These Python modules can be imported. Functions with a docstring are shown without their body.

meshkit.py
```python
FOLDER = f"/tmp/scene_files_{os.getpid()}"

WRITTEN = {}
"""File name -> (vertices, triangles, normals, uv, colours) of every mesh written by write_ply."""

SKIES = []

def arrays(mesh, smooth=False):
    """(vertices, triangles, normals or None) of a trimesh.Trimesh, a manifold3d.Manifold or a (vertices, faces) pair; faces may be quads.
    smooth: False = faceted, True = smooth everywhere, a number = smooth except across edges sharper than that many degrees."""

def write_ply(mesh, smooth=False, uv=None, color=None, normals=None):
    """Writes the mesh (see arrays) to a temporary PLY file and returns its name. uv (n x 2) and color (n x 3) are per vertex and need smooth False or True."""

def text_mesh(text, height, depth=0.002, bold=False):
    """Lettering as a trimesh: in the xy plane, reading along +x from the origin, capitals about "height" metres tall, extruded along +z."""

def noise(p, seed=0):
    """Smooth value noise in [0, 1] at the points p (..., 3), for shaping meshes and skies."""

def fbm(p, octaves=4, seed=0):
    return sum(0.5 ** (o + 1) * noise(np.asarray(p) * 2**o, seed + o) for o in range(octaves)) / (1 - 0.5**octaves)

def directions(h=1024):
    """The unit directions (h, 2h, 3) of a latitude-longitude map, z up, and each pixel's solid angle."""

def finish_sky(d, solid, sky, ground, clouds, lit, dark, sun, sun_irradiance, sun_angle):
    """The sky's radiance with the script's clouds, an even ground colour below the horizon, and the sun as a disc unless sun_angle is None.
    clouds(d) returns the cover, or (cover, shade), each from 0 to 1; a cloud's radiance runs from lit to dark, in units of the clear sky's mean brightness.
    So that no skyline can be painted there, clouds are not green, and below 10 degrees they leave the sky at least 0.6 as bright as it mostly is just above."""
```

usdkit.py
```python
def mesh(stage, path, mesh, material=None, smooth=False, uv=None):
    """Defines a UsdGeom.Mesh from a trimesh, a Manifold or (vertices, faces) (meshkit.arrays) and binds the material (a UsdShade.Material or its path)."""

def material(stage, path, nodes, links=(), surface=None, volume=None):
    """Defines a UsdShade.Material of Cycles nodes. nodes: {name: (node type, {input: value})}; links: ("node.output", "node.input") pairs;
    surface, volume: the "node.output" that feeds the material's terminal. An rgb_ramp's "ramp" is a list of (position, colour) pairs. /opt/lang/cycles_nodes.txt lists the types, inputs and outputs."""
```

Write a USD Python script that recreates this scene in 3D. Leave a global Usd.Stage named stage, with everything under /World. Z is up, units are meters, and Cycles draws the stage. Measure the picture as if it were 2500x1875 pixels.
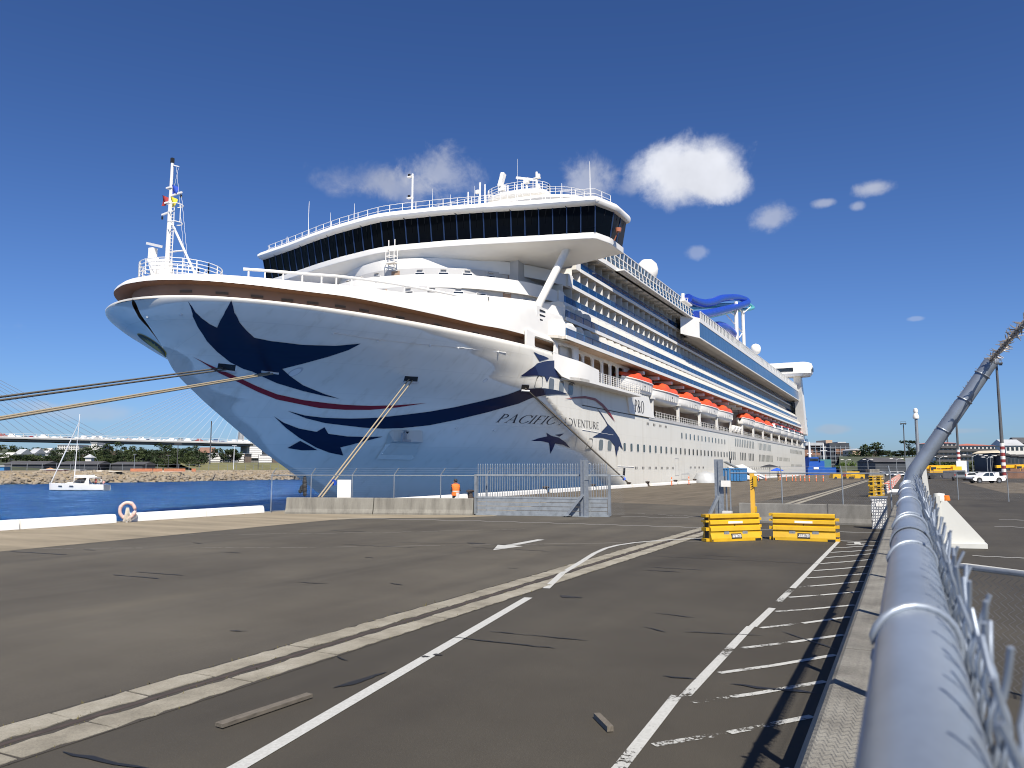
import math, random
import numpy as np
import trimesh, usdkit, meshkit
import shapely.geometry as sg
import shapely.ops
from shapely import affinity
import manifold3d as m3
from scipy.interpolate import PchipInterpolator as Pchip
from pxr import Usd, UsdGeom, UsdLux, UsdShade, Gf, Sdf, Vt

RNG = random.Random(11)
NP = np.random.default_rng(11)
stage = Usd.Stage.CreateInMemory()
UsdGeom.SetStageUpAxis(stage, UsdGeom.Tokens.z)
UsdGeom.SetStageMetersPerUnit(stage, 1.0)
world = UsdGeom.Xform.Define(stage, '/World')
stage.SetDefaultPrim(world.GetPrim())
UsdGeom.Scope.Define(stage, '/World/Looks')

# ---------------------------------------------------------------- camera, sky, sun, exposure
# world: +Y runs along the quay away from the camera, +X points inland, z up, quay level z = 0
FPX, HORIZON, EYE = 1878.0, 1144.0, 2.3
PITCH = math.atan((HORIZON - 937.5) / FPX)
YAW = math.radians(27.03)
fwd = np.array([-math.sin(YAW) * math.cos(PITCH), math.cos(YAW) * math.cos(PITCH), math.sin(PITCH)])
right = np.array([math.cos(YAW), math.sin(YAW), 0.0])
up = np.cross(right, fwd)
cam = UsdGeom.Camera.Define(stage, '/World/camera')
M = Gf.Matrix4d(*right, 0, *up, 0, *(-fwd), 0, 0, 0, EYE, 1)
cam.AddTransformOp().Set(M)
cam.CreateHorizontalApertureAttr(36.0)
cam.CreateVerticalApertureAttr(27.0)
cam.CreateFocalLengthAttr(36.0 * FPX / 2500)
cam.CreateClippingRangeAttr(Gf.Vec2f(0.05, 6000))
cam.CreateFStopAttr(8.5)
cam.CreateFocusDistanceAttr(40.0)
cam.CreateExposureAttr(0.68)

SUN_TO = np.array([0.555, -0.65, 1.0]); SUN_TO /= np.linalg.norm(SUN_TO)
SUN_EL = math.asin(SUN_TO[2]); SUN_ROT = math.atan2(SUN_TO[0], SUN_TO[1])
sun = UsdLux.DistantLight.Define(stage, '/World/sun')
sun.CreateNormalizeAttr(True); sun.CreateIntensityAttr(1.25); sun.CreateAngleAttr(0.5)
sun.CreateColorAttr(Gf.Vec3f(1.0, 0.94, 0.84))
zb = SUN_TO; xb = np.cross([0, 0, 1.0], zb); xb /= np.linalg.norm(xb); yb = np.cross(zb, xb)
sun.AddTransformOp().Set(Gf.Matrix4d(*xb, 0, *yb, 0, *zb, 0, 0, 0, 80, 1))


def ray(u, v):
    xc, yc = (u - 1250) / FPX, (937.5 - v) / FPX
    return fwd + right * xc + up * yc


def dirn(u, v):
    d = ray(u, v); return d / np.linalg.norm(d)


def gnd(u, v, z=0.0):
    d = ray(u, v); t = (z - EYE) / d[2]; return np.array([0, 0, EYE]) + t * d


def at(u, v, dist):
    """the point seen at (u, v) whose horizontal distance along the view is dist"""
    d = ray(u, v); h = -d[0] * math.sin(YAW) + d[1] * math.cos(YAW)
    return np.array([0, 0, EYE]) + d * dist / h


def on_x(u, v, x):
    d = ray(u, v); return np.array([0, 0, EYE]) + d * x / d[0]


def on_y(u, v, y):
    d = ray(u, v); return np.array([0, 0, EYE]) + d * y / d[1]


SKY_STRENGTH = 0.05
CLOUDS = [  # direction of the centre, half width, half height, cover, ragged, brightness
    (1690, 418, .078, .046, 1.0, .40, 1.0), (1630, 395, .030, .026, .9, .3, 1.0), (1760, 450, .045, .024, .9, .4, .95),
    (1080, 425, .050, .030, .50, .9, .85), (985, 455, .058, .020, .42, .9, .8), (900, 440, .050, .020, .22, 1.0, .75),
    (1425, 440, .040, .032, .55, .8, .85), (1535, 460, .018, .012, .3, .9, .8),
    (1885, 535, .024, .019, .50, .8, .85), (2130, 458, .027, .011, .60, .7, .9), (2015, 495, .013, .006, .45, .7, .9), (2092, 503, .010, .006, .4, .7, .9),
    (1705, 615, .013, .008, .30, .8, .85), (2236, 778, .009, .003, .25, .5, .85),
    (200, 1005, .05, .012, .35, .7, .7), (70, 990, .03, .006, .25, .7, .7), (2035, 1048, .02, .006, .4, .5, .6), (2330, 1052, .03, .004, .3, .5, .6),
    (-700, 500, .12, .05, .7, .6, .9), (3300, 700, .13, .05, .8, .6, .9), (-300, 800, .1, .03, .5, .8, .8), (2900, 300, .08, .04, .6, .7, .9)]


def make_sky():
    n = {'co': ('texture_coordinate', {}), 'sky': ('sky_texture', {'sky_type': 'single_scattering', 'sun_disc': False, 'sun_elevation': SUN_EL, 'sun_rotation': SUN_ROT, 'altitude': 100.0, 'air_density': 1.0, 'aerosol_density': 0.6, 'ozone_density': 1.6}),
         'nz': ('noise_texture', {'scale': 17.0, 'detail': 9.0, 'roughness': 0.62, 'distortion': 0.25}),
         'nz2': ('noise_texture', {'scale': 14.0, 'detail': 6.0, 'roughness': 0.6}),
         'bg': ('background_shader', {'strength': SKY_STRENGTH})}
    n['tint'] = ('mix_color', {'blend_type': 'multiply', 'fac': 1.0, 'use_clamp': False})
    n['sz'] = ('separate_xyz', {}); n['el'] = ('map_range', {'range_type': 'smoothstep', 'from_min': 0.0, 'from_max': .55}); n['tc'] = ('mix_color', {'a': (.63, .91, 1.46), 'b': (.46, .72, 1.22), 'use_clamp': False})
    links = [('co.generated', 'nz.vector'), ('co.generated', 'nz2.vector'), ('sky.color', 'tint.a'), ('co.generated', 'sz.vector'), ('sz.z', 'el.value'), ('el.result', 'tc.fac'), ('tc.result', 'tint.b')]
    col = 'tint.result'
    for i, (u, v, a, b, cov, rag, br) in enumerate(CLOUDS):
        c = dirn(u, v); r = np.cross(c, [0, 0, 1.0]); r /= np.linalg.norm(r); w = np.cross(r, c)
        n[f'dx{i}'] = ('vector_math', {'math_type': 'dot_product', 'vector2': tuple(r / a)})
        n[f'dy{i}'] = ('vector_math', {'math_type': 'dot_product', 'vector2': tuple(w / b)})
        n[f'dz{i}'] = ('vector_math', {'math_type': 'dot_product', 'vector2': tuple(c)})
        n[f'x2{i}'] = ('math', {'math_type': 'multiply'}); n[f'y2{i}'] = ('math', {'math_type': 'multiply'})
        n[f's{i}'] = ('math', {'math_type': 'add'}); n[f'q{i}'] = ('math', {'math_type': 'square_root' if False else 'power', 'value2': 0.5})
        n[f'n{i}'] = ('math', {'math_type': 'multiply_add', 'value2': 3.4 * rag, 'value3': -1.7 * rag})
        n[f't{i}'] = ('math', {'math_type': 'add'})
        n[f'm{i}'] = ('map_range', {'range_type': 'smoothstep', 'from_min': 1.0 + .25 * rag, 'from_max': 0.55 - .3 * rag, 'to_min': 0.0, 'to_max': cov})
        n[f'f{i}'] = ('math', {'math_type': 'greater_than', 'value2': 0.3})
        n[f'g{i}'] = ('math', {'math_type': 'multiply'})
        n[f'h{i}'] = ('map_range', {'from_min': 0.3, 'from_max': 0.7, 'to_min': 0.88, 'to_max': 1.05})
        n[f'hc{i}'] = ('combine_color', {})
        n[f'cl{i}'] = ('mix_color', {'blend_type': 'multiply', 'fac': 1.0, 'a': tuple(np.array([10.3, 10.6, 11.6]) * br), 'use_clamp': False})
        n[f'mx{i}'] = ('mix_color', {'use_clamp': False})
        links += [('co.generated', f'dx{i}.vector1'), ('co.generated', f'dy{i}.vector1'), ('co.generated', f'dz{i}.vector1'),
                  (f'dx{i}.value', f'x2{i}.value1'), (f'dx{i}.value', f'x2{i}.value2'), (f'dy{i}.value', f'y2{i}.value1'), (f'dy{i}.value', f'y2{i}.value2'),
                  (f'x2{i}.value', f's{i}.value1'), (f'y2{i}.value', f's{i}.value2'), (f's{i}.value', f'q{i}.value1'),
                  ('nz.fac', f'n{i}.value1'), (f'q{i}.value', f't{i}.value1'), (f'n{i}.value', f't{i}.value2'), (f't{i}.value', f'm{i}.value'),
                  (f'dz{i}.value', f'f{i}.value1'), (f'm{i}.result', f'g{i}.value1'), (f'f{i}.value', f'g{i}.value2'),
                  ('nz2.fac', f'h{i}.value'), (f'h{i}.result', f'hc{i}.r'), (f'h{i}.result', f'hc{i}.g'), (f'h{i}.result', f'hc{i}.b'), (f'hc{i}.color', f'cl{i}.b'),
                  (f'g{i}.value', f'mx{i}.fac'), (col, f'mx{i}.a'), (f'cl{i}.result', f'mx{i}.b')]
        col = f'mx{i}.result'
    links.append((col, 'bg.color'))
    return usdkit.material(stage, '/World/Looks/sky', n, links, surface='bg.background')


dome = UsdLux.DomeLight.Define(stage, '/World/sky')
UsdShade.MaterialBindingAPI.Apply(dome.GetPrim()).Bind(make_sky())

# ---------------------------------------------------------------- helpers
TAKEN = {}


def numbered(parent, name):
    k = (str(parent), name); n = TAKEN.get(k, 0); TAKEN[k] = n + 1
    return f'{parent}/{name}' if n == 0 else f'{parent}/{name}_{n:03d}'


def meta(prim, label=None, cat=None, group=None, kind=None):
    for k, v in (('label', label), ('category', cat), ('group', group), ('kind', kind)):
        if v:
            prim.SetCustomDataByKey(k, v)
    return prim


class MB:
    """collects shapes in world (or local) coordinates; becomes one mesh"""
    def __init__(self): self.v, self.f, self.n = [], [], 0

    def add(self, v, f):
        v = np.asarray(v, float); f = np.asarray(f, int)
        if f.shape[1] == 4: f = np.vstack([f[:, [0, 1, 2]], f[:, [0, 2, 3]]])
        self.v.append(v); self.f.append(f + self.n); self.n += len(v); return self

    def out(self, v, f):   # add, turned so that its faces look outwards
        v = np.asarray(v, float); f = np.asarray(f, int)
        if f.shape[1] == 4: f = np.vstack([f[:, [0, 1, 2]], f[:, [0, 2, 3]]])
        c = v.mean(0); a = v[f[:, 0]] - c; s = np.einsum('ij,ij->', a, np.cross(v[f[:, 1]] - c, v[f[:, 2]] - c))
        return self.add(v, f if s >= 0 else f[:, ::-1])

    def mesh(self, tm):
        if hasattr(tm, 'to_mesh'):
            m = tm.to_mesh(); return self.add(m.vert_properties[:, :3], m.tri_verts)
        return self.add(tm.vertices, tm.faces)

    def box(self, c, s, rz=0.0, axes=None):
        h = np.array(s) / 2.0
        p = np.array([[x, y, z] for x in (-1, 1) for y in (-1, 1) for z in (-1, 1)]) * h
        if axes is not None: p = p @ np.asarray(axes)
        elif rz:
            cs, sn = math.cos(rz), math.sin(rz); p = p @ np.array([[cs, sn, 0], [-sn, cs, 0], [0, 0, 1]])
        return self.hexa(p + np.asarray(c))

    def hexa(self, p):   # order: 000 001 010 011 100 101 110 111
        return self.out(p, [[0, 1, 3, 2], [4, 6, 7, 5], [0, 4, 5, 1], [2, 3, 7, 6], [0, 2, 6, 4], [1, 5, 7, 3]])

    def span(self, a, b):   # box between two corners
        a, b = np.asarray(a, float), np.asarray(b, float); return self.box((a + b) / 2, np.abs(b - a))

    def bar(self, p, q, w, h=None):   # square bar from p to q
        p, q = np.asarray(p, float), np.asarray(q, float); d = q - p; L = np.linalg.norm(d); d /= L
        r = np.array([0, 0, 1.0]) if abs(d[2]) < .9 else np.array([1.0, 0, 0])
        a = np.cross(d, r); a /= np.linalg.norm(a); b = np.cross(a, d)
        return self.box((p + q) / 2, (w, L, h or w), axes=np.array([a, d, b]))

    def tube(self, pts, r, k=6, caps=True):
        p = np.asarray(pts, float); r = np.broadcast_to(r, (len(p),))
        t = np.gradient(p, axis=0); t /= np.linalg.norm(t, axis=1, keepdims=True) + 1e-12
        ref = np.array([0, 0, 1.0]) if np.abs(t[:, 2]).mean() < .85 else np.array([1.0, 0, 0])
        a = np.cross(t, ref); a /= np.linalg.norm(a, axis=1, keepdims=True) + 1e-12; b = np.cross(t, a)
        ang = np.arange(k) * 2 * np.pi / k
        v = p[:, None] + r[:, None, None] * (np.cos(ang)[None, :, None] * a[:, None] + np.sin(ang)[None, :, None] * b[:, None])
        i, j = np.meshgrid(np.arange(len(p) - 1), np.arange(k), indexing='ij')
        f = np.stack([i * k + j, i * k + (j + 1) % k, (i + 1) * k + (j + 1) % k, (i + 1) * k + j], -1).reshape(-1, 4)
        self.add(v.reshape(-1, 3), f)
        if caps:
            for s in (0, len(p) - 1):
                ring = v[s]; idx = [[0, m, m + 1] for m in range(1, k - 1)]
                self.add(ring, [x[::-1] if s == 0 else x for x in idx])
        return self

    def lathe(self, prof, c, k=24, axes=None):   # profile (r, z) around z through c
        prof = np.asarray(prof, float); ang = np.arange(k) * 2 * np.pi / k
        v = np.stack([prof[:, None, 0] * np.cos(ang), prof[:, None, 0] * np.sin(ang), np.repeat(prof[:, 1:2], k, 1)], -1)
        n = len(prof); i, j = np.meshgrid(np.arange(n - 1), np.arange(k), indexing='ij')
        f = np.stack([i * k + j, i * k + (j + 1) % k, (i + 1) * k + (j + 1) % k, (i + 1) * k + j], -1).reshape(-1, 4)
        v = v.reshape(-1, 3)
        if axes is not None: v = v @ np.asarray(axes)
        return self.out(v + np.asarray(c), f)

    def ball(self, c, r, sub=2, scale=(1, 1, 1)):
        m = trimesh.creation.icosphere(subdivisions=sub, radius=1.0)
        return self.add(m.vertices * r * np.asarray(scale) + np.asarray(c), m.faces)

    def grid(self, P, flip=False):   # P (n, m, 3)
        P = np.asarray(P, float); n, m = P.shape[:2]
        i, j = np.meshgrid(np.arange(n - 1), np.arange(m - 1), indexing='ij')
        f = np.stack([i * m + j, i * m + j + 1, (i + 1) * m + j + 1, (i + 1) * m + j], -1).reshape(-1, 4)
        return self.add(P.reshape(-1, 3), f[:, ::-1] if flip else f)

    def poly(self, pg, z0, z1, frame=None):
        """extruded shapely polygon(s); frame(v) maps (n, 3) to world"""
        for g in getattr(pg, 'geoms', [pg]):
            if g.is_empty or g.area < 1e-7: continue
            m = trimesh.creation.extrude_polygon(g, z1 - z0, engine='earcut')
            v = np.array(m.vertices); v[:, 2] += z0
            self.out(frame(v) if frame else v, m.faces)
        return self

    def flat(self, pg, z):
        for g in getattr(pg, 'geoms', [pg]):
            if g.is_empty or g.area < 1e-7: continue
            v, f = trimesh.creation.triangulate_polygon(g, engine='earcut')
            v = np.asarray(v); p_, q_ = v[f[:, 1]] - v[f[:, 0]], v[f[:, 2]] - v[f[:, 0]]; nrm = p_[:, 0] * q_[:, 1] - p_[:, 1] * q_[:, 0]
            f = np.where((nrm > 0)[:, None], f, f[:, ::-1])
            self.add(np.column_stack([v, np.full(len(v), z)]), f)
        return self

    def get(self): return np.vstack(self.v), np.vstack(self.f)


BASE = {}


def thing(name, label, cat, loc=(0, 0, 0), rz=0.0, group=None, kind=None):
    x = UsdGeom.Xform.Define(stage, numbered('/World', name))
    x.AddTranslateOp().Set(Gf.Vec3d(*map(float, loc))); x.AddRotateZOp().Set(math.degrees(rz))
    meta(x.GetPrim(), label, cat, group, kind); BASE[str(x.GetPath())] = np.asarray(loc, float)
    return x.GetPrim()


def part(name, mb, mat, parent, smooth=False, label=None, kind=None):
    """a mesh under parent, from coordinates in the world (the thing's place is subtracted)"""
    path = numbered(parent.GetPath(), name)
    v, f = mb.get() if isinstance(mb, MB) else (np.asarray(mb.vertices), np.asarray(mb.faces))
    root = '/'.join(str(parent.GetPath()).split('/')[:3])
    v = v - BASE.get(root, np.zeros(3))
    p = usdkit.mesh(stage, path, (v, f), mat, smooth=smooth).GetPrim()
    meta(p, label, None, None, kind)
    return p


def single(name, mb, mat, label, cat, smooth=False, group=None, kind=None):
    v, f = mb.get()
    p = usdkit.mesh(stage, numbered('/World', name), (v, f), mat, smooth=smooth).GetPrim()
    return meta(p, label, cat, group, kind)


def copy_of(proto, loc, rz=0.0, label=None, group=None, scale=None):
    was = proto.GetCustomData()
    base = proto.GetName().rstrip('0123456789').rstrip('_') if proto.GetName()[-3:].isdigit() else proto.GetName()
    x = UsdGeom.Xform.Define(stage, numbered('/World', base))
    x.AddTranslateOp().Set(Gf.Vec3d(*map(float, loc))); x.AddRotateZOp().Set(math.degrees(rz))
    if scale is not None: x.AddScaleOp().Set(Gf.Vec3f(*scale))
    x.GetPrim().GetReferences().AddInternalReference(proto.GetPath()); x.GetPrim().SetInstanceable(True)
    meta(x.GetPrim(), label or was.get('label'), was.get('category'), group or was.get('group'))
    return x.GetPrim()


WORDS = ['first', 'second', 'third', 'fourth', 'fifth', 'sixth', 'seventh', 'eighth', 'ninth', 'tenth', 'eleventh', 'twelfth', 'thirteenth', 'fourteenth', 'fifteenth', 'sixteenth', 'seventeenth', 'eighteenth', 'nineteenth', 'twentieth']


def nth(i): return WORDS[i] if i < 20 else ('thirtieth' if i == 29 else ('twenty-' if i < 29 else 'thirty-') + WORDS[(i - 20) % 10])


# ---------------------------------------------------------------- materials
MATS = {}


def mat(name, col, rough=.6, metal=0.0, var=.12, scale=1.5, bump=0.0, bscale=40.0, stretch=(1, 1, 1), spec=None, obj=False, dark=None, coat=0.0, detail=6.0):
    """principled surface whose colour drifts with noise; stretch scales the noise's axes"""
    col = np.asarray(col, float); lo = col * (1 - var) if dark is None else np.asarray(dark, float); hi = np.minimum(col * (1 + var * .6), .95)
    n = {'co': ('texture_coordinate', {}) if obj else ('geometry', {}), 'mp': ('mapping', {'scale': tuple(map(float, stretch))}),
         'nz': ('noise_texture', {'scale': scale, 'detail': detail, 'roughness': .62}),
         'rp': ('rgb_ramp', {'ramp': [(0.28, tuple(lo)), (0.5, tuple(col)), (0.74, tuple(hi))]}),
         'p': ('principled_bsdf', {'roughness': rough, 'metallic': metal, 'coat_weight': coat, 'coat_roughness': .1})}
    if spec is not None: n['p'][1]['specular_ior_level'] = spec
    links = [('co.object' if obj else 'co.position', 'mp.vector'), ('mp.vector', 'nz.vector'), ('nz.fac', 'rp.fac'), ('rp.color', 'p.base_color')]
    if bump:
        n['bn'] = ('noise_texture', {'scale': bscale, 'detail': 4.0}); n['bp'] = ('bump', {'strength': 1.0, 'distance': bump})
        links += [('mp.vector', 'bn.vector'), ('bn.fac', 'bp.height'), ('bp.normal', 'p.normal')]
    m = usdkit.material(stage, f'/World/Looks/{name}', n, links, surface='p.BSDF'); MATS[name] = m; return m


def glass_pane(name, tint, through=.75, body=(.02, .05, .1), rough=.03, refl=1.5):
    n = {'tr': ('transparent_bsdf', {'color': tuple(tint)}), 'df': ('diffuse_bsdf', {'color': tuple(body)}), 'gl': ('glossy_bsdf', {'color': (1, 1, 1), 'roughness': rough}),
         'm1': ('mix_closure', {'fac': through}), 'fr': ('fresnel', {'IOR': refl}), 'm2': ('mix_closure', {})}
    links = [('df.BSDF', 'm1.closure1'), ('tr.BSDF', 'm1.closure2'), ('fr.fac', 'm2.fac'), ('m1.closure', 'm2.closure1'), ('gl.BSDF', 'm2.closure2')]
    return usdkit.material(stage, f'/World/Looks/{name}', n, links, surface='m2.closure')


def hull_paint():
    """ship's white: faint run-down streaks, plate seams as fine relief"""
    n = {'g': ('geometry', {}), 'mp': ('mapping', {'scale': (.5, 1.1, .07)}), 'nz': ('noise_texture', {'scale': 1.0, 'detail': 8.0, 'roughness': .65}),
         'sp': ('separate_xyz', {}), 'cb': ('combine_xyz', {}), 'br': ('brick_texture', {'scale': 1.0, 'brick_width': 8.0, 'row_height': 2.2, 'mortar_size': .02, 'mortar_smooth': .6, 'color1': (.66, .635, .575), 'color2': (.64, .615, .555), 'mortar': (.59, .565, .51)}),
         'rp': ('rgb_ramp', {'ramp': [(.25, (.80, .78, .74)), (.45, (.96, .96, .95)), (.7, (1, 1, 1))]}), 'mx': ('mix_color', {'blend_type': 'multiply', 'fac': 1.0}),
         'n2': ('noise_texture', {'scale': .5, 'detail': 2.0}), 'ad': ('math', {'math_type': 'multiply_add', 'value2': .5}), 'bp': ('bump', {'strength': .35, 'distance': .02}),
         'p': ('principled_bsdf', {'roughness': .33, 'specular_ior_level': .45})}
    links = [('g.position', 'mp.vector'), ('mp.vector', 'nz.vector'), ('nz.fac', 'rp.fac'), ('g.position', 'sp.vector'), ('sp.y', 'cb.x'), ('sp.z', 'cb.y'), ('cb.vector', 'br.vector'),
             ('br.color', 'mx.a'), ('rp.color', 'mx.b'), ('mx.result', 'p.base_color'), ('g.position', 'n2.vector'), ('br.fac', 'ad.value1'), ('n2.fac', 'ad.value3'), ('ad.value', 'bp.height'), ('bp.normal', 'p.normal')]
    m = usdkit.material(stage, '/World/Looks/hull_paint', n, links, surface='p.BSDF'); MATS['hull_paint'] = m; return m


def asphalt_mat(name='asphalt', k=.68):
    n = {'g': ('geometry', {}), 'fine': ('noise_texture', {'scale': 90.0, 'detail': 4.0, 'roughness': .7}), 'patch': ('noise_texture', {'scale': .22, 'detail': 7.0, 'roughness': .6}),
         'mp': ('mapping', {'scale': (.9, .12, 1.0)}), 'sweep': ('noise_texture', {'scale': .55, 'detail': 6.0, 'roughness': .55, 'distortion': .8}),
         'sp': ('voronoi_texture', {'scale': 55.0}), 'r1': ('rgb_ramp', {'ramp': [(.3, (.056 * k, .049 * k, .039 * k)), (.5, (.072 * k, .064 * k, .051 * k)), (.72, (.094 * k, .084 * k, .067 * k))]}),
         'r2': ('rgb_ramp', {'ramp': [(.2, (.62, .61, .6)), (.5, (1, 1, 1)), (.8, (1.28, 1.26, 1.22))]}), 'r3': ('rgb_ramp', {'ramp': [(.3, (.8, .8, .8)), (.5, (1, 1, 1)), (.75, (1.2, 1.19, 1.15))]}),
         'r4': ('rgb_ramp', {'ramp': [(0.0, (1.9, 1.9, 1.85)), (.10, (1.25, 1.25, 1.25)), (.2, (1, 1, 1)), (1, (.92, .92, .92))]}),
         'a': ('mix_color', {'blend_type': 'multiply', 'fac': 1.0, 'use_clamp': False}), 'b': ('mix_color', {'blend_type': 'multiply', 'fac': 1.0, 'use_clamp': False}), 'c': ('mix_color', {'blend_type': 'multiply', 'fac': 1.0, 'use_clamp': False}),
         'bp': ('bump', {'strength': .7, 'distance': .006}), 'p': ('principled_bsdf', {'roughness': .82, 'specular_ior_level': .3})}
    links = [('g.position', 'fine.vector'), ('g.position', 'patch.vector'), ('g.position', 'mp.vector'), ('mp.vector', 'sweep.vector'), ('g.position', 'sp.vector'),
             ('patch.fac', 'r1.fac'), ('fine.fac', 'r2.fac'), ('sweep.fac', 'r3.fac'), ('sp.distance', 'r4.fac'), ('r1.color', 'a.a'), ('r2.color', 'a.b'), ('a.result', 'b.a'), ('r3.color', 'b.b'),
             ('b.result', 'c.a'), ('r4.color', 'c.b'), ('c.result', 'p.base_color'), ('fine.fac', 'bp.height'), ('bp.normal', 'p.normal')]
    m = usdkit.material(stage, f'/World/Looks/{name}', n, links, surface='p.BSDF'); MATS[name] = m; return m


def worn_paint(name, keep=.62, scale=26.0, cols=((.30, .30, .28), (.42, .42, .40))):
    """road paint worn through to the asphalt below in ragged flecks (see-through where it has gone)"""
    n = {'g': ('geometry', {}), 'nz': ('noise_texture', {'scale': scale, 'detail': 8.0, 'roughness': .75}), 'big': ('noise_texture', {'scale': 1.1, 'detail': 3.0}),
         'ad': ('math', {'math_type': 'add'}), 'gt': ('math', {'math_type': 'less_than', 'value2': 2 * keep}), 'tr': ('transparent_bsdf', {}),
         'rp': ('rgb_ramp', {'ramp': [(.3, cols[0]), (.6, cols[1])]}), 'p': ('principled_bsdf', {'roughness': .7}), 'm': ('mix_closure', {})}
    links = [('g.position', 'nz.vector'), ('g.position', 'big.vector'), ('nz.fac', 'ad.value1'), ('big.fac', 'ad.value2'), ('ad.value', 'gt.value1'), ('nz.fac', 'rp.fac'), ('rp.color', 'p.base_color'),
             ('gt.value', 'm.fac'), ('tr.BSDF', 'm.closure1'), ('p.BSDF', 'm.closure2')]
    m = usdkit.material(stage, f'/World/Looks/{name}', n, links, surface='m.closure'); MATS[name] = m; return m


def water_mat():
    n = {'g': ('geometry', {}), 'mp': ('mapping', {'scale': (.55, 1.0, 1.0)}), 'n1': ('noise_texture', {'scale': .9, 'detail': 6.0, 'roughness': .62, 'distortion': .8}), 'n2': ('noise_texture', {'scale': 1.9, 'detail': 4.0, 'distortion': .5}),
         'a': ('math', {'math_type': 'multiply_add', 'value2': .30}), 'bp': ('bump', {'strength': 1.0, 'distance': 1.3}), 'big': ('noise_texture', {'scale': .02, 'detail': 4.0}),
         'rp': ('rgb_ramp', {'ramp': [(.35, (.005, .045, .15)), (.65, (.010, .068, .20))]}), 'd': ('diffuse_bsdf', {}), 'gl': ('glossy_bsdf', {'color': (.42, .66, 1.0), 'roughness': .1}), 'fr': ('fresnel', {'IOR': 1.33}), 'fm': ('math', {'math_type': 'multiply', 'value2': .6}), 'm': ('mix_closure', {})}
    links = [('g.position', 'mp.vector'), ('mp.vector', 'n1.vector'), ('mp.vector', 'n2.vector'), ('n2.fac', 'a.value1'), ('n1.fac', 'a.value3'), ('a.value', 'bp.height'), ('bp.normal', 'gl.normal'), ('bp.normal', 'd.normal'),
             ('g.position', 'big.vector'), ('big.fac', 'rp.fac'), ('rp.color', 'd.color'), ('fr.fac', 'fm.value1'), ('fm.value', 'm.fac'), ('d.BSDF', 'm.closure1'), ('gl.BSDF', 'm.closure2')]
    m = usdkit.material(stage, '/World/Looks/water', n, links, surface='m.closure'); MATS['water'] = m; return m


def leaf_mat(name, a, b):
    n = {'g': ('geometry', {}), 'nz': ('noise_texture', {'scale': .6, 'detail': 5.0}), 'rp': ('rgb_ramp', {'ramp': [(.3, a), (.7, b)]}), 'd': ('principled_bsdf', {'roughness': .65, 'specular_ior_level': .25}), 't': ('translucent_bsdf', {}), 'm': ('mix_closure', {'fac': .2})}
    links = [('g.position', 'nz.vector'), ('nz.fac', 'rp.fac'), ('rp.color', 'd.base_color'), ('rp.color', 't.color'), ('d.BSDF', 'm.closure1'), ('t.BSDF', 'm.closure2')]
    m = usdkit.material(stage, f'/World/Looks/{name}', n, links, surface='m.closure'); MATS[name] = m; return m


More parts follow.
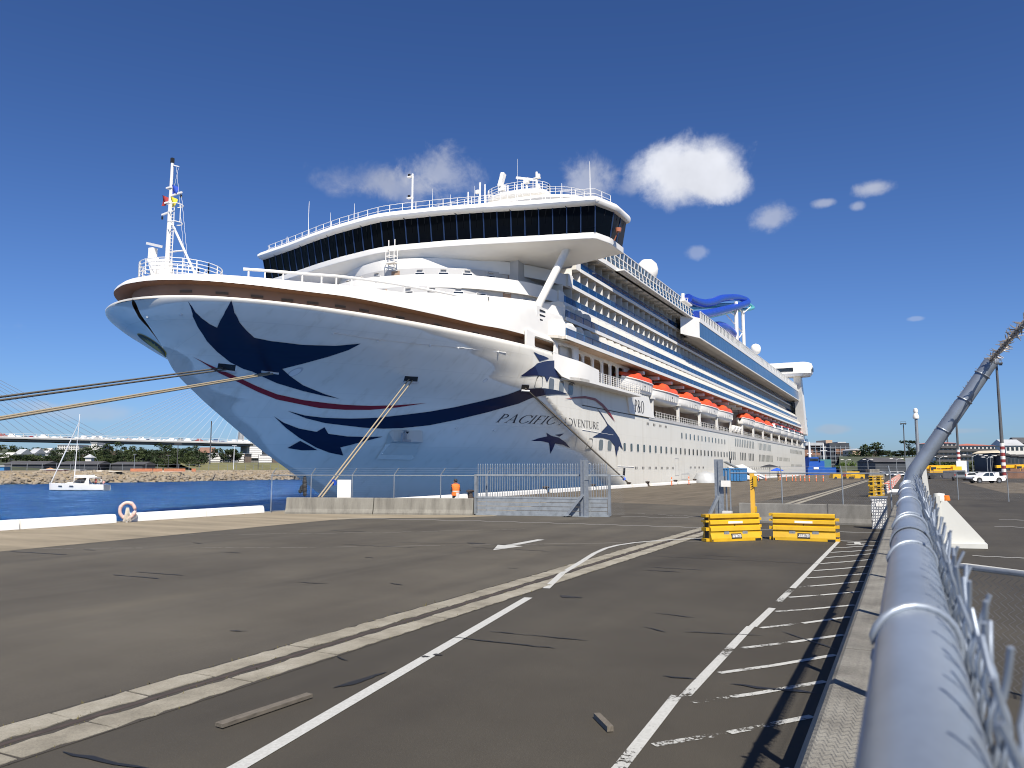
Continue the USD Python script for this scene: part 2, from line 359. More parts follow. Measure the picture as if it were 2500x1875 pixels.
def concrete_mat(name, a, b, c, stretch=(1, 1, 1), bump=.01):
    n = {'g': ('geometry', {}), 'mp': ('mapping', {'scale': tuple(map(float, stretch))}), 'n1': ('noise_texture', {'scale': .8, 'detail': 8.0, 'roughness': .65}), 'n2': ('noise_texture', {'scale': 60.0, 'detail': 3.0, 'roughness': .7}),
         'r1': ('rgb_ramp', {'ramp': [(.3, a), (.5, b), (.72, c)]}), 'r2': ('rgb_ramp', {'ramp': [(.25, (.7, .7, .7)), (.5, (1, 1, 1)), (.75, (1.15, 1.15, 1.15))]}), 'm': ('mix_color', {'blend_type': 'multiply', 'fac': 1.0, 'use_clamp': False}),
         'bp': ('bump', {'strength': .6, 'distance': bump}), 'p': ('principled_bsdf', {'roughness': .85, 'specular_ior_level': .25})}
    links = [('g.position', 'mp.vector'), ('mp.vector', 'n1.vector'), ('g.position', 'n2.vector'), ('n1.fac', 'r1.fac'), ('n2.fac', 'r2.fac'), ('r1.color', 'm.a'), ('r2.color', 'm.b'), ('m.result', 'p.base_color'), ('n2.fac', 'bp.height'), ('bp.normal', 'p.normal')]
    m = usdkit.material(stage, f'/World/Looks/{name}', n, links, surface='p.BSDF'); MATS[name] = m; return m


HULL = hull_paint(); ASPHALT = asphalt_mat(); ASPHALT_L = asphalt_mat('pale_asphalt', 1.0); WATER = water_mat()
APRON = concrete_mat('apron', (.165, .14, .10), (.225, .19, .135), (.295, .25, .18), (.25, 1, 1))
WHARF = concrete_mat('wharf_concrete', (.075, .062, .045), (.108, .09, .066), (.15, .126, .094), (1.2, .12, 1))
BARRIER = concrete_mat('barrier_concrete', (.11, .103, .09), (.18, .17, .147), (.24, .23, .20), (2.5, 2.5, .25))
BARRIER_D = concrete_mat('old_concrete', (.09, .087, .08), (.145, .14, .13), (.20, .195, .18), (1.2, 1.2, .5))
STRIP = concrete_mat('strip_concrete', (.16, .145, .115), (.24, .22, .175), (.32, .30, .25), (2, 2, 1), .02)
PAINT = worn_paint('line_paint', .66, 30); WORN = worn_paint('worn_line_paint', .555, 24); FAINT = worn_paint('faint_line_paint', .50, 24)
WHITE = mat('white_paint', (.70, .68, .64), .38, var=.05, scale=.4)
WHITE_S = mat('white_steel', (.60, .59, .57), .42, var=.08, scale=.8)
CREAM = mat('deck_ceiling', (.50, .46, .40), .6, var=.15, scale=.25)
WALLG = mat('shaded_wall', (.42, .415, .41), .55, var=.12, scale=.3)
BROWN = mat('mooring_deck_wall', (.30, .20, .135), .65, var=.18, scale=.25)
NAVY = mat('navy_paint', (.004, .006, .028), .36, var=.1, scale=.3)
NAVY2 = mat('navy_side_paint', (.006, .012, .055), .36, var=.1, scale=.3)
REDP = mat('red_paint', (.20, .008, .014), .4, var=.1, scale=.3)
ORANGE = mat('orange_canopy', (.62, .075, .02), .5, var=.12, scale=.5)
DARK = mat('dark_void', (.012, .012, .013), .6, var=.2)
BLACK = mat('black_rubber', (.02, .02, .021), .7, var=.25, scale=6)
GALV = mat('galvanised_steel', (.27, .295, .325), .48, metal=.55, var=.22, scale=7.0, bump=.0006, bscale=60)
GALV_D = mat('weathered_galvanised', (.26, .285, .31), .55, metal=.45, var=.30, scale=3.5)
PIPE = mat('galvanised_pipe', (.25, .285, .335), .40, metal=.45, var=.20, scale=9.0, stretch=(1, .5, 1), bump=.0008, bscale=30)
YELLOW = mat('yellow_plastic', (.52, .31, .012), .42, var=.12, scale=3.0, bump=.002, bscale=14)
YPOST = mat('yellow_post', (.66, .38, .045), .5, var=.1, scale=3.0)
TAR = mat('tar_seam', (.012, .012, .012), .55, var=.2, scale=8)
RUST = mat('rusty_rail', (.045, .032, .026), .8, var=.35, scale=4, bump=.004, bscale=50)
ROPE = mat('rope_fibre', (.28, .23, .155), .9, var=.3, scale=20)
ROPE_D = mat('dark_rope', (.10, .085, .065), .9, var=.3, scale=20)
WOOD = mat('grey_timber', (.11, .095, .075), .85, var=.45, scale=6, stretch=(9, 1.4, 4))
BLUEP = mat('blue_container_paint', (.035, .16, .36), .5, var=.18, scale=1.2)
BLUET = mat('blue_tug_paint', (.012, .075, .33), .45, var=.15, scale=.5)
SLIDE = mat('blue_slide', (.012, .05, .36), .3, var=.15, scale=.5)
TEAL = mat('teal_slide', (.10, .42, .42), .35, var=.1, scale=.5)
BRICK = mat('brown_brick', (.20, .11, .075), .85, var=.3, scale=.5)
BRICK_L = mat('light_brick', (.38, .27, .19), .85, var=.2, scale=.5)
RENDER_W = mat('white_render', (.50, .49, .465), .8, var=.08, scale=.2)
ROOF_R = mat('red_tile_roof', (.36, .12, .085), .8, var=.2, scale=.8)
ROOF_D = mat('dark_roof', (.06, .058, .06), .75, var=.25, scale=.4)
ROOF_G = mat('grey_metal_roof', (.36, .37, .38), .5, var=.15, scale=.3)
DKWALL = mat('dark_cladding', (.035, .04, .048), .6, var=.3, scale=.2)
PANE = mat('window_glass', (.018, .024, .032), .08, var=.3, scale=.2, spec=.7)
PORT = mat('porthole_glass', (.05, .06, .06), .1, var=.3, scale=.4, spec=.7)
ROCK = mat('harbour_rock', (.21, .175, .13), .9, var=.5, scale=.35)
EARTH = mat('earth', (.23, .18, .115), .95, var=.3, scale=.08)
GRASSY = mat('dry_grass', (.12, .115, .048), .95, var=.35, scale=.15)
HILLM = mat('hillside', (.05, .06, .03), .95, var=.4, scale=.06)
LEAF_D = leaf_mat('dark_leaves', (.012, .022, .009), (.040, .058, .022))
LEAF_M = leaf_mat('mid_leaves', (.022, .036, .012), (.066, .086, .030))
LEAF_L = leaf_mat('light_leaves', (.05, .09, .015), (.12, .18, .04))
BARK = mat('bark', (.07, .055, .04), .9, var=.3, scale=3)
CAR_W = mat('white_car_paint', (.78, .78, .78), .25, var=.02, coat=.6)
CAR_G = mat('grey_car_paint', (.20, .21, .23), .3, metal=.3, var=.05, coat=.5)
CRANEY = mat('crane_yellow', (.68, .36, .012), .45, var=.12, scale=1.0)
HIVIS = mat('hi_vis_orange', (.85, .16, .015), .75, var=.12, scale=9)
CLOTH = mat('dark_cloth', (.018, .019, .024), .85, var=.25, scale=12)
SKIN = mat('skin', (.40, .24, .17), .6, var=.08, scale=20)
HAIR = mat('hair', (.018, .014, .012), .7, var=.2, scale=30)
PINKR = mat('faded_lifering', (.55, .36, .31), .7, var=.15, scale=8)
BLUEPL = mat('blue_plastic', (.02, .10, .62), .45, var=.1)
BALC = glass_pane('balcony_glass', (.20, .47, .84), .72, (.02, .13, .38), refl=1.35)
SCREEN = glass_pane('screen_glass', (.40, .62, .80), .70, (.04, .12, .22), refl=1.3)
BRIDGEGL = glass_pane('bridge_glass', (.10, .11, .12), .25, (.003, .004, .006), refl=1.14)
SUNPANEL = mat('blue_panel', (.026, .095, .215), .22, var=.15, scale=.25, spec=.6)
PLATE = mat('checker_plate', (.38, .38, .38), .42, metal=.6, var=.2, scale=5)
# ---------------------------------------------------------------- cruise ship
CX, HB, TIP, STERN = -50.0, 18.0, 36.7, 291.5
_stem = Pchip([-2.4, 0, 2, 4, 6, 8, 10, 11.5, 12.7, 13.6, 14.8], [61.91, 57.42, 53.69, 49.77, 46.33, 43.08, 40.43, 39.44, 38.3, 37.33, TIP])
_len = Pchip([-2.4, 0, 5, 8, 10.8, 14.8], [40, 38.5, 35, 31, 29, 30]); _zk = [-2.4, 4, 9, 12.5, 14.8]
_g, _p = Pchip(_zk, [1.26, 1.19, 1.09, .64, .46]), Pchip(_zk, [1.61, 1.58, 1.18, 1.25, 1.29])


def sheer(Y): return .5 * np.clip((67 - np.asarray(Y, float)) / 32, 0, 1.1) ** 1.6


def stem(z): return _stem(np.clip(z, -2.4, 14.8))


def half(Y, z):
    """half breadth of the hull at station Y, height z"""
    z = np.clip(z, -2.4, 14.8); t = np.clip((np.asarray(Y, float) - stem(z)) / _len(z), 0, 1)
    return 18 * (1 - (1 - t ** _g(z)) ** _p(z))


def on_hull(yz, off=0.0):
    yz = np.asarray(yz, float); return np.column_stack([CX + half(yz[:, 0], yz[:, 1]) + off, yz[:, 0], yz[:, 1]])


SHIP = thing('cruise_ship', 'huge white cruise ship with navy stars and red stripes moored bow-first along the quay', 'cruise ship', (CX, 160, -2.4))


def hull_skin(z0, z1, y_end, rows, cols, off=0.0):
    zs = np.linspace(z0, z1, rows)[:, None]; c = np.linspace(0, 1, cols)[None] ** 2.6
    z = np.repeat(zs, cols, 1); st = stem(z)
    Y = st + (y_end - st) * c
    zz = z + (sheer(Y) * np.clip((z - 9.4) / 4.9, 0, 1) if z1 > 10 else 0)
    if z1 > 10:
        st = stem(zz); Y = st + (y_end - st) * c; zz = z + sheer(Y) * np.clip((z - 9.4) / 4.9, 0, 1)
    B = half(Y, zz) + off
    return Y, zz, B


hm = MB()
for z0, z1, ye, nr, nc in ((-2.4, 9.4, STERN, 60, 300), (9.4, 14.3, 80.0, 64, 220)):
    Y, Z, B = hull_skin(z0, z1, ye, nr, nc)
    if z1 > 10:   # the top half metre rolls inboard
        k = np.clip((Z - sheer(Y) - 13.75) / .55, 0, 1); B = np.maximum(B - .55 * (1 - np.sqrt(np.clip(1 - k * k, 0, 1))), 0)
    hm.grid(np.stack([CX + B, Y, Z], -1)); hm.grid(np.stack([CX - B, Y, Z], -1), flip=True)
# stern plate, upper side plating stepping down to the promenade
zz = np.linspace(-2.4, 9.4, 8); hm.grid(np.array([[(CX - HB, STERN, z), (CX + HB, STERN, z)] for z in zz]), flip=True)
hm.hexa([(-32.3, 79.9, 9.3), (-32.3, 79.9, 12.4), (-32.3, 107.9, 9.3), (-32.3, 105.2, 12.4), (-32.0, 79.9, 9.3), (-32.0, 79.9, 12.4), (-32.0, 107.9, 9.3), (-32.0, 105.2, 12.4)])
HULLP = part('hull', hm, HULL, SHIP, smooth=14)


def decal(poly, off=.03, cell=.7, tf=None):
    m = MB(); pg = poly if hasattr(poly, 'bounds') else sg.Polygon(poly)
    pg = pg.buffer(0); y0, z0, y1, z1 = pg.bounds
    for i in range(int((y1 - y0) / cell) + 1):
        for j in range(int((z1 - z0) / cell) + 1):
            q = pg.intersection(sg.box(y0 + i * cell, z0 + j * cell, y0 + (i + 1) * cell, z0 + (j + 1) * cell))
            for g in getattr(q, 'geoms', [q]):
                if g.geom_type != 'Polygon' or g.area < 1e-5: continue
                v, f = trimesh.creation.triangulate_polygon(g, engine='earcut'); v = np.asarray(v)
                a = v[f[:, 1]] - v[f[:, 0]]; b = v[f[:, 2]] - v[f[:, 0]]
                f = np.where((a[:, 0] * b[:, 1] - a[:, 1] * b[:, 0] > 0)[:, None], f, f[:, ::-1])
                m.add(on_hull(v, off), f)
    return m


ART = [
 ('star', NAVY, [(37.92, 14.31), (38.81, 13.38), (39.84, 12.63), (40.88, 11.92), (42.06, 11.25), (43.34, 10.6), (44.46, 10.2), (45.15, 10.05), (46.0, 9.76), (47.45, 9.31), (49.66, 8.83), (51.3, 8.55), (52.75, 8.35), (51.39, 8.66), (49.27, 9.27), (47.76, 9.88), (46.76, 10.35), (47.61, 10.79), (48.59, 11.38), (49.21, 11.9), (49.44, 12.39), (48.03, 12.1), (46.02, 12.01), (43.94, 12.12), (42.87, 12.26), (42.08, 12.63), (41.1, 13.14), (40.27, 13.7), (39.53, 14.43), (39.81, 13.75), (40.14, 13.2), (40.48, 12.76), (39.94, 12.96), (39.26, 13.28), (38.7, 13.62)]),
 ('stripe', REDP, [(41.07, 10.87), (42.04, 10.46), (43.04, 10.1), (44.66, 9.58), (46.4, 8.99), (48.11, 8.48), (50.21, 8.12), (52.23, 7.95), (53.47, 7.88), (55.48, 7.88), (57.44, 8.03), (59.73, 8.34), (57.59, 7.84), (55.72, 7.55), (53.77, 7.47), (51.77, 7.54), (49.65, 7.87), (48.39, 8.07), (46.68, 8.6), (44.91, 9.25), (43.25, 9.83), (42.1, 10.37)]),
 ('swoosh', NAVY, [(49.73, 7.2), (51.29, 6.87), (52.83, 6.74), (54.81, 6.75), (56.75, 6.89), (58.61, 7.22), (60.51, 7.59), (62.4, 8.09), (64.18, 8.71), (65.9, 9.4), (66.77, 9.93), (67.96, 10.14), (69.87, 10.32), (73.11, 10.39), (76.23, 10.22), (73.1, 10.01), (70.01, 9.65), (68.76, 9.29), (68.01, 8.73), (68.06, 8.73), (65.73, 7.76), (63.39, 6.93), (61.53, 6.38), (59.54, 6.08), (58.01, 5.97), (56.41, 6.01), (54.76, 6.16), (53.16, 6.31), (51.45, 6.66)]),
 ('star', NAVY, [(49.08, 6.73), (50.13, 6.23), (51.59, 5.78), (53.08, 5.54), (53.38, 5.95), (54.08, 5.4), (55.69, 5.21), (57.15, 5.19), (58.53, 5.26), (57.43, 4.84), (56.6, 4.48), (55.96, 4.23), (56.86, 3.51), (55.48, 3.76), (54.06, 4.2), (52.14, 5.01), (50.61, 5.8)]),
 ('star_point', NAVY, [(51.91, 4.11), (52.42, 4.74), (54.36, 3.97), (53.16, 3.93)]),
 ('star_point', NAVY2, [(67.26, 13.68), (68.37, 13.57), (69.75, 13.56), (71.02, 13.49), (68.67, 12.9)]),
 ('star', NAVY2, [(65.96, 11.14), (66.84, 11.86), (68.06, 12.6), (69.9, 13.05), (72.49, 13.47), (75.06, 13.9), (74.18, 13.38), (73.31, 12.89), (74.86, 12.63), (76.62, 12.05), (77.97, 11.44), (75.9, 11.62), (73.46, 11.72), (71.15, 11.67), (70.44, 10.98), (69.88, 11.54), (67.97, 11.4)]),
 ('stripe', REDP, [(74.8, 9.62), (77.68, 10.09), (80.75, 10.45), (84.01, 10.46), (86.58, 9.97), (88.81, 9.19), (90.88, 8.03), (88.57, 8.85), (86.13, 9.71), (84.0, 10.16), (81.14, 10.2), (78.05, 9.95)]),
 ('star', NAVY2, [(84.39, 9.38), (86.1, 8.78), (88.07, 7.72), (90.13, 7.11), (92.25, 6.15), (93.67, 4.67), (92.21, 5.18), (91.69, 4.6), (91.02, 3.7), (90.51, 5.13), (88.67, 5.79), (86.43, 5.94), (82.95, 5.89), (85.58, 6.52), (88.06, 7.52), (87.18, 8.07)]),
 ('star', NAVY2, [(73.05, 5.18), (73.66, 5.47), (74.6, 5.7), (74.06, 6.08), (75.04, 5.78), (76.3, 5.61), (77.71, 5.16), (79.03, 4.55), (77.59, 4.88), (76.36, 4.99), (76.85, 3.89), (75.46, 5.04), (74.23, 5.21)]),
 ('star_point', NAVY2, [(75.43, 5.88), (76.56, 6.06), (76.29, 5.72)])]
for nm, mt, pts in ART:
    part(nm, decal(pts, .07 if mt is NAVY or mt is REDP else .05, .4 if nm == 'star' and pts[0][0] < 40 else .6), mt, HULLP)
# sun badge near the stem
th = np.linspace(0, 2 * np.pi, 40, endpoint=False); bc, bu, bv = np.array([-51.45, 11.76]), np.array([.90, -.436]), np.array([.436, .90])


def badge(a, b, t, c=(0, 0)): return bc + bu * c[0] + bv * c[1] + np.outer(a * np.cos(t), bu) + np.outer(b * np.sin(t), bv)


_zt = np.linspace(10.0, 13.8, 60); _yt = np.linspace(0, 12, 400)
def on_bow(xz, off):   # point of the bow's skin in front of (x, z)
    out = []
    for x, z in xz: y = stem(z) + _yt; out.append((x, float(np.interp(abs(x - CX), half(y, z), y)) - off, z - off * .6))
    return np.array(out)


def bow_decal(pg, off, cell=.16):
    m = MB(); pg = sg.Polygon(pg).buffer(0) if not hasattr(pg, 'bounds') else pg; x0, z0, x1, z1 = pg.bounds
    for i in range(int((x1 - x0) / cell) + 1):
        for j in range(int((z1 - z0) / cell) + 1):
            q = pg.intersection(sg.box(x0 + i * cell, z0 + j * cell, x0 + (i + 1) * cell, z0 + (j + 1) * cell))
            for g in getattr(q, 'geoms', [q]):
                if g.geom_type == 'Polygon' and g.area > 1e-6: v, f = trimesh.creation.triangulate_polygon(g, engine='earcut'); v = np.asarray(v); a, b = v[f[:, 1]] - v[f[:, 0]], v[f[:, 2]] - v[f[:, 0]]; m.add(on_bow(v, off), np.where((a[:, 0] * b[:, 1] - a[:, 1] * b[:, 0] > 0)[:, None], f, f[:, ::-1]))
    return m


BLK = mat('badge_black', (.012, .011, .008), .5); GOLD = mat('badge_gold', (.36, .24, .012), .5)
part('badge_rim', bow_decal(badge(1.72, .62, th), .04), GOLD, HULLP)
part('badge', bow_decal(badge(1.64, .57, th), .055), BLK, HULLP)
part('badge_sun', bow_decal(badge(.95, .33, th, (-.1, -.06)), .07), GOLD, HULLP)
rays = MB()
for k in range(20):
    a = k * 2 * np.pi / 20 + .1
    if math.sin(a) > -.35: rays.add(*bow_decal(sg.Polygon(np.vstack([badge(1.0, .35, np.array([a - .09, a + .09]), (-.1, -.06)), badge(1.5, .52, np.array([a]), (-.05, -.03))])), .07).get())
    elif math.sin(a) < -.4: rays.add(*bow_decal(sg.Polygon(np.vstack([badge(1.05, .37, np.array([a - .10, a + .06]), (-.1, -.06)), badge(1.42, .49, np.array([a + .16, a + .02]), (-.05, -.03))])), .07).get())
part('badge_rays', rays, GOLD, HULLP)


# ---- roman capitals built from thick and thin strokes
def arc(cx, cy, rx, ry, a0, a1, n=18): t = np.radians(np.linspace(a0, a1, n)); return [(cx + rx * math.cos(x), cy + ry * math.sin(x)) for x in t]


def ring(cx, cy, rx, ry, tx, ty): return affinity.scale(sg.Point(cx, cy).buffer(1, 32), rx, ry).difference(affinity.scale(sg.Point(cx, cy).buffer(1, 32), rx - tx, ry - ty))


K, H_ = .115, .045


def st(pts, w): return sg.LineString(pts).buffer(w / 2, cap_style=2, join_style=2)


def serif(x, y, w=.26): return sg.box(x - w / 2, y - .018 if y > .5 else y, x + w / 2, y if y > .5 else y + .036)


def bowl(x0, x1, y0, y1): return ring(x0, (y0 + y1) / 2, x1 - x0, (y1 - y0) / 2, K, H_).intersection(sg.box(x0, -1, x1 + 1, 2))


def glyph(c):
    U = shapely.ops.unary_union
    if c == 'P': return U([st([(.16, 0), (.16, 1)], K), bowl(.16, .58, .46, 1), serif(.16, 0), serif(.12, 1, .2)]), .64
    if c == 'R': return U([st([(.16, 0), (.16, 1)], K), bowl(.16, .58, .46, 1), st([(.30, .5), (.70, 0)], K), serif(.16, 0), serif(.12, 1, .2)]), .74
    if c == 'A': return U([st([(.08, 0), (.40, 1)], H_), st([(.38, 1), (.72, 0)], K), sg.box(.18, .32, .60, .365), serif(.08, 0, .22), serif(.72, 0, .26)]), .84
    if c == 'C': return U([ring(.5, .5, .46, .51, K * 1.1, H_).difference(sg.Polygon([(.5, .5), (1.3, 1.0), (1.3, 0.02)])), st([(.80, .70), (.83, .95)], H_)]), .88
    if c == 'I': return U([st([(.16, 0), (.16, 1)], K), serif(.16, 0), serif(.16, 1)]), .32
    if c == 'F': return U([st([(.16, 0), (.16, 1)], K), sg.box(.1, .955, .58, 1), sg.box(.16, .50, .48, .545), st([(.57, 1), (.57, .84)], H_), serif(.16, 0)]), .62
    if c == 'E': return U([st([(.16, 0), (.16, 1)], K), sg.box(.1, .955, .58, 1), sg.box(.16, .50, .48, .545), sg.box(.1, 0, .6, .045), st([(.57, 1), (.57, .84)], H_), st([(.59, 0), (.59, .16)], H_)]), .66
    if c == 'D': return U([st([(.16, 0), (.16, 1)], K), bowl(.16, .86, 0, 1), serif(.1, 0, .2), serif(.1, 1, .2)]), .92
    if c == 'V': return U([st([(.08, 1), (.40, 0)], K), st([(.40, 0), (.72, 1)], H_), serif(.08, 1), serif(.72, 1, .22)]), .82
    if c == 'N': return U([st([(.12, 0), (.12, 1)], H_), st([(.12, 1), (.74, 0)], K), st([(.74, 0), (.74, 1)], H_), serif(.12, 0, .22), serif(.74, 1, .22), serif(.08, 1, .14)]), .88
    if c == 'T': return U([st([(.36, 0), (.36, 1)], K), sg.box(.02, .955, .70, 1), st([(.03, 1), (.03, .84)], H_), st([(.69, 1), (.69, .84)], H_), serif(.36, 0)]), .74
    if c == 'U': return U([st([(.16, 1), (.16, .32)], K), ring(.43, .32, .27 + K / 2, .34, K * .8, H_ * 1.4).intersection(sg.box(0, -1, 1, .32)), st([(.70, .32), (.70, 1)], H_), serif(.16, 1), serif(.70, 1, .22)]), .84
    if c == 'O': return ring(.48, .5, .44, .52, K * 1.25, H_), .96
    if c == '&': return U([ring(.40, .26, .34, .28, K * 1.1, H_), ring(.40, .77, .22, .25, K * .8, H_), st([(.26, .66), (.82, 0)], K), st([(.52, .12), (.80, .50)], H_), sg.box(.68, .47, .92, .51)]), .98
    return None, .40


def lettering(text, gap=.06):
    x, out = 0, []
    for c in text:
        g, w = glyph(c)
        if g is not None: out.append(affinity.translate(g, x, 0))
        x += w + gap
    return out, x


LET = mat('lettering_black', (.022, .022, .03), .45)
gl, wid = lettering('PACIFIC ADVENTURE')
for g in gl:
    q = affinity.affine_transform(g.simplify(.004), [17.85 / wid, .03, 0, .82, 67.4, 6.88])
    part('letter', decal(q, .03, 1.3), LET, HULLP)

# ---- hull openings
def slot(y, z, w, h, r=.2): return sg.box(y - w / 2 + r, z - h / 2 + r, y + w / 2 - r, z + h / 2 - r).buffer(r, 6)


def port(y, z, w, h, glassmat=PORT, r=.16, tilt=0.0):
    q = affinity.skew(slot(y, z, w, h, r), xs=tilt, origin=(y, z))
    fr = q.buffer(.07); f = part('porthole', decal(fr, .02, 2.0), WHITE_S, HULLP)
    part('pane', decal(q, .035, 2.0), glassmat, f)


GREENP = mat('port_green_glass', (.12, .125, .12), .08, spec=.8)
for y in (68.8, 71.56, 74.13, 76.67): port(y, 10.85, 1.25, 1.3, GREENP, .3, 8)
for y in (82.4, 85.75, 88.74): port(y, 5.08, 1.35, 1.25, GREENP, .3, 10)
n_individual = 0
far_ports = MB()
rows = [[(y, 5.06, .85, 1.0) for y in np.arange(91.6, 158, 2.75)], [(y, 7.57, .7, .95) for y in np.arange(122.8, 158, 2.75)], [(y, 7.8, .62, 1.7) for y in np.arange(166.5, 189, 2.0)],
        [(y, 4.95, .8, 1.7) for y in list(np.arange(160, 166, 1.9)) + list(np.arange(172, 178, 1.9)) + list(np.arange(182, 188, 1.9))], [(y, 7.7, .62, 1.7) for y in np.arange(196, 216, 2.0)], [(y, 4.9, .7, 1.7) for y in np.arange(196, 217, 2.0)],
        [(y, 7.7, .6, 1.3) for y in np.arange(254, 284, 2.2)], [(y, 3.3, .6, .8) for y in np.arange(254, 284, 3.0)], [(y, 5.0, .6, 1.1) for y in np.arange(226, 250, 2.6)],
        [(y + d, 8.55, .28, .36) for y in (104.5, 107.6, 110.7, 113.6) for d in (-.3, .3)], [(y + d, 2.4, .26, .34) for y in (99, 102, 105, 108, 111, 114, 117) for d in (-.3, .3)], [(y + d, 2.5, .26, .34) for y in (128, 131, 134, 137) for d in (-.3, .3)],
        [(y, 2.35, .4, .5) for y in np.arange(176, 214, 3.1)]]
for row in rows:
    for (y, z, w, h) in row:
        if y < 160 and n_individual < 90: port(y, z, w, h, PORT if w > .5 else DARK, min(.16, w * .3)); n_individual += 1
        else: far_ports.add(*decal(slot(y, z, w, h, .12), .03, 3.0).get())
part('far_porthole', far_ports, PORT, HULLP, kind='stuff')
for (y, z, w, h, nm) in ((93.9, 1.75, 1.0, 1.5, 'draught_hatch'),):
    part(nm, decal(affinity.skew(sg.box(y - w / 2, z - h / 2, y + w / 2, z + h / 2), xs=14, origin=(y, z)), .03), WHITE_S, HULLP)
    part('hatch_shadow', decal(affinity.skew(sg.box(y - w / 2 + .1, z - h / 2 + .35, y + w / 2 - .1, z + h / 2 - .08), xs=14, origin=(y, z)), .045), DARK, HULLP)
for (y0, y1, z0, z1) in ((118.3, 120.6, 1.2, 3.9), (122, 127, .6, 1.5), (160, 160.8, 2.1, 4.3)):   # shell doors: outline seams
    part('shell_door', decal(sg.box(y0, z0, y1, z1).difference(sg.box(y0 + .06, z0 + .06, y1 - .06, z1 - .06)), .03, 3), WALLG if y0 < 150 else DARK, HULLP)
part('gangway_door', decal(sg.box(160.1, 2.3, 161.2, 4.4), .03), DARK, HULLP)
FAIRLEADS = [((42.74, 10.51), (43.82, 10.44), (44.16, 9.94), (43.0, 10.05)), ((45.56, 10.22), (46.71, 10.14), (46.85, 10.01), (45.65, 10.09)), ((55.55, 10.39), (56.61, 10.4), (57.09, 9.95), (55.97, 9.95)), ((66.61, 10.41), (67.46, 10.41), (67.78, 9.88), (66.89, 9.88))]
for q in FAIRLEADS:
    pg = sg.Polygon(q); f = part('fairlead', decal(pg.buffer(.07), .02), WHITE_S, HULLP); part('fairlead_opening', decal(pg, .04), DARK, f)
    lip = np.array(q)[[3, 2]]; a = on_hull(lip, .12); part('fairlead_roller', MB().tube([a[0], a[1]], .09, 8), WHITE_S, f)
for (y, z, r) in ((47.81, 10.19, .28), (62.6, 10.5, .14)):
    f = part('bow_thruster_light', decal(sg.Point(y, z).buffer(r * 1.3), .02), WALLG, HULLP); part('recess', decal(sg.Point(y, z - .03).buffer(r), .035), WHITE_S, f)
sm = MB()
for (y, z) in ((37.55, 13.4), (38.3, 13.5), (46.9, 12.9), (50.4, 12.7), (54.8, 12.75), (57.5, 12.85), (62.0, 13.0), (64.2, 6.2), (68, 6.1), (79, 5.9)):
    sm.ball(on_hull([(y, z)], .04)[0], .09, 1)
part('hull_lug', sm, WHITE, HULLP, kind='stuff')
for (pts) in ([(46.9, 12.95), (50, 12.78), (54, 12.8), (58, 12.9), (63, 13.05)], [(72, 6.95), (80, 6.6), (90, 6.4)], [(84, 2.9), (92, 2.6), (98, 2.5)]):
    part('weld_rail', MB().tube(on_hull(np.array(pts), .03), .035, 5), WHITE, HULLP)
# anchor pocket with its anchor
ap = MB(); A0 = on_hull([(58.88, 5.82), (61.37, 5.85), (59.47, 4.77), (61.93, 4.75), (60.01, 3.38), (63.11, 3.35)], 0)
o = np.array([.75, -.35, .05])
ap.hexa([A0[0] - .2, A0[0] + o * .15, A0[2] - .2, A0[2] + o * 1.25, A0[1] - .2, A0[1] + o * .15, A0[3] - .2, A0[3] + o * 1.25])
pk = part('anchor_pocket', ap, HULL, HULLP)
ap2 = MB(); ap2.hexa([A0[2] - .2, A0[2] + o * .75, A0[4] - .2, A0[4] + o * .12, A0[3] - .2, A0[3] + o * .75, A0[5] - .2, A0[5] + o * .12]); part('anchor_bolster', ap2, HULL, HULLP)
an = MB(); c = on_hull([(59.9, 5.45)], .5)[0]
an.box(c, (.3, .32, .9)); an.bar(c + [.2, -.75, -.55], c + [.2, .75, -.55], .22); an.bar(c + [.2, -.75, -.6], c + [.45, -.95, .1], .2); an.bar(c + [.2, .75, -.6], c + [.45, .95, .1], .2)
part('anchor', an, WALLG, pk)
part('anchor_slot', decal(sg.box(59.7, 5.25, 60.1, 5.75), .42), DARK, pk)

# ---- mooring deck gap and forecastle visor
EY = np.array([36.9, 36.93, 37.05, 37.4, 38.01, 39.08, 40.35, 41.76, 43.33, 44.95, 46.6, 48.5, 51.9, 56.14, 61.15, 64.2, 69.2, 76.0])
EX = np.array([0, .9, 1.6, 2.6, 3.95, 5.4, 6.66, 7.83, 8.91, 10.05, 11.2, 12.05, 13.16, 14.3, 15.37, 16.4, 17.0, 17.2])
S0 = np.linspace(0, 1, len(EY)); _ey, _ex = Pchip(S0, EY), Pchip(S0, EX); SS = np.linspace(0, 1, 140)
ey, ex = _ey(SS), _ex(SS)


def edge(ins, z):   # gap edge curve drawn in by ins; z array or number
    t = np.gradient(np.column_stack([ex, ey]), axis=0); t /= np.linalg.norm(t, axis=1, keepdims=True); nn = np.column_stack([t[:, 1], -t[:, 0]])
    p = np.column_stack([ex, ey]) - nn * np.reshape(ins, (-1, 1)); p[:, 0] = np.maximum(p[:, 0], 0)
    return p, np.broadcast_to(z, (len(SS),))


def both(m, rows_, flip=False):   # rows of (p, z) -> skin on both sides of the ship
    for s in (1, -1):
        m.grid(np.array([np.column_stack([CX + s * p[:, 0], p[:, 1], z]) for p, z in rows_]), flip=(s > 0) != flip)
    return m


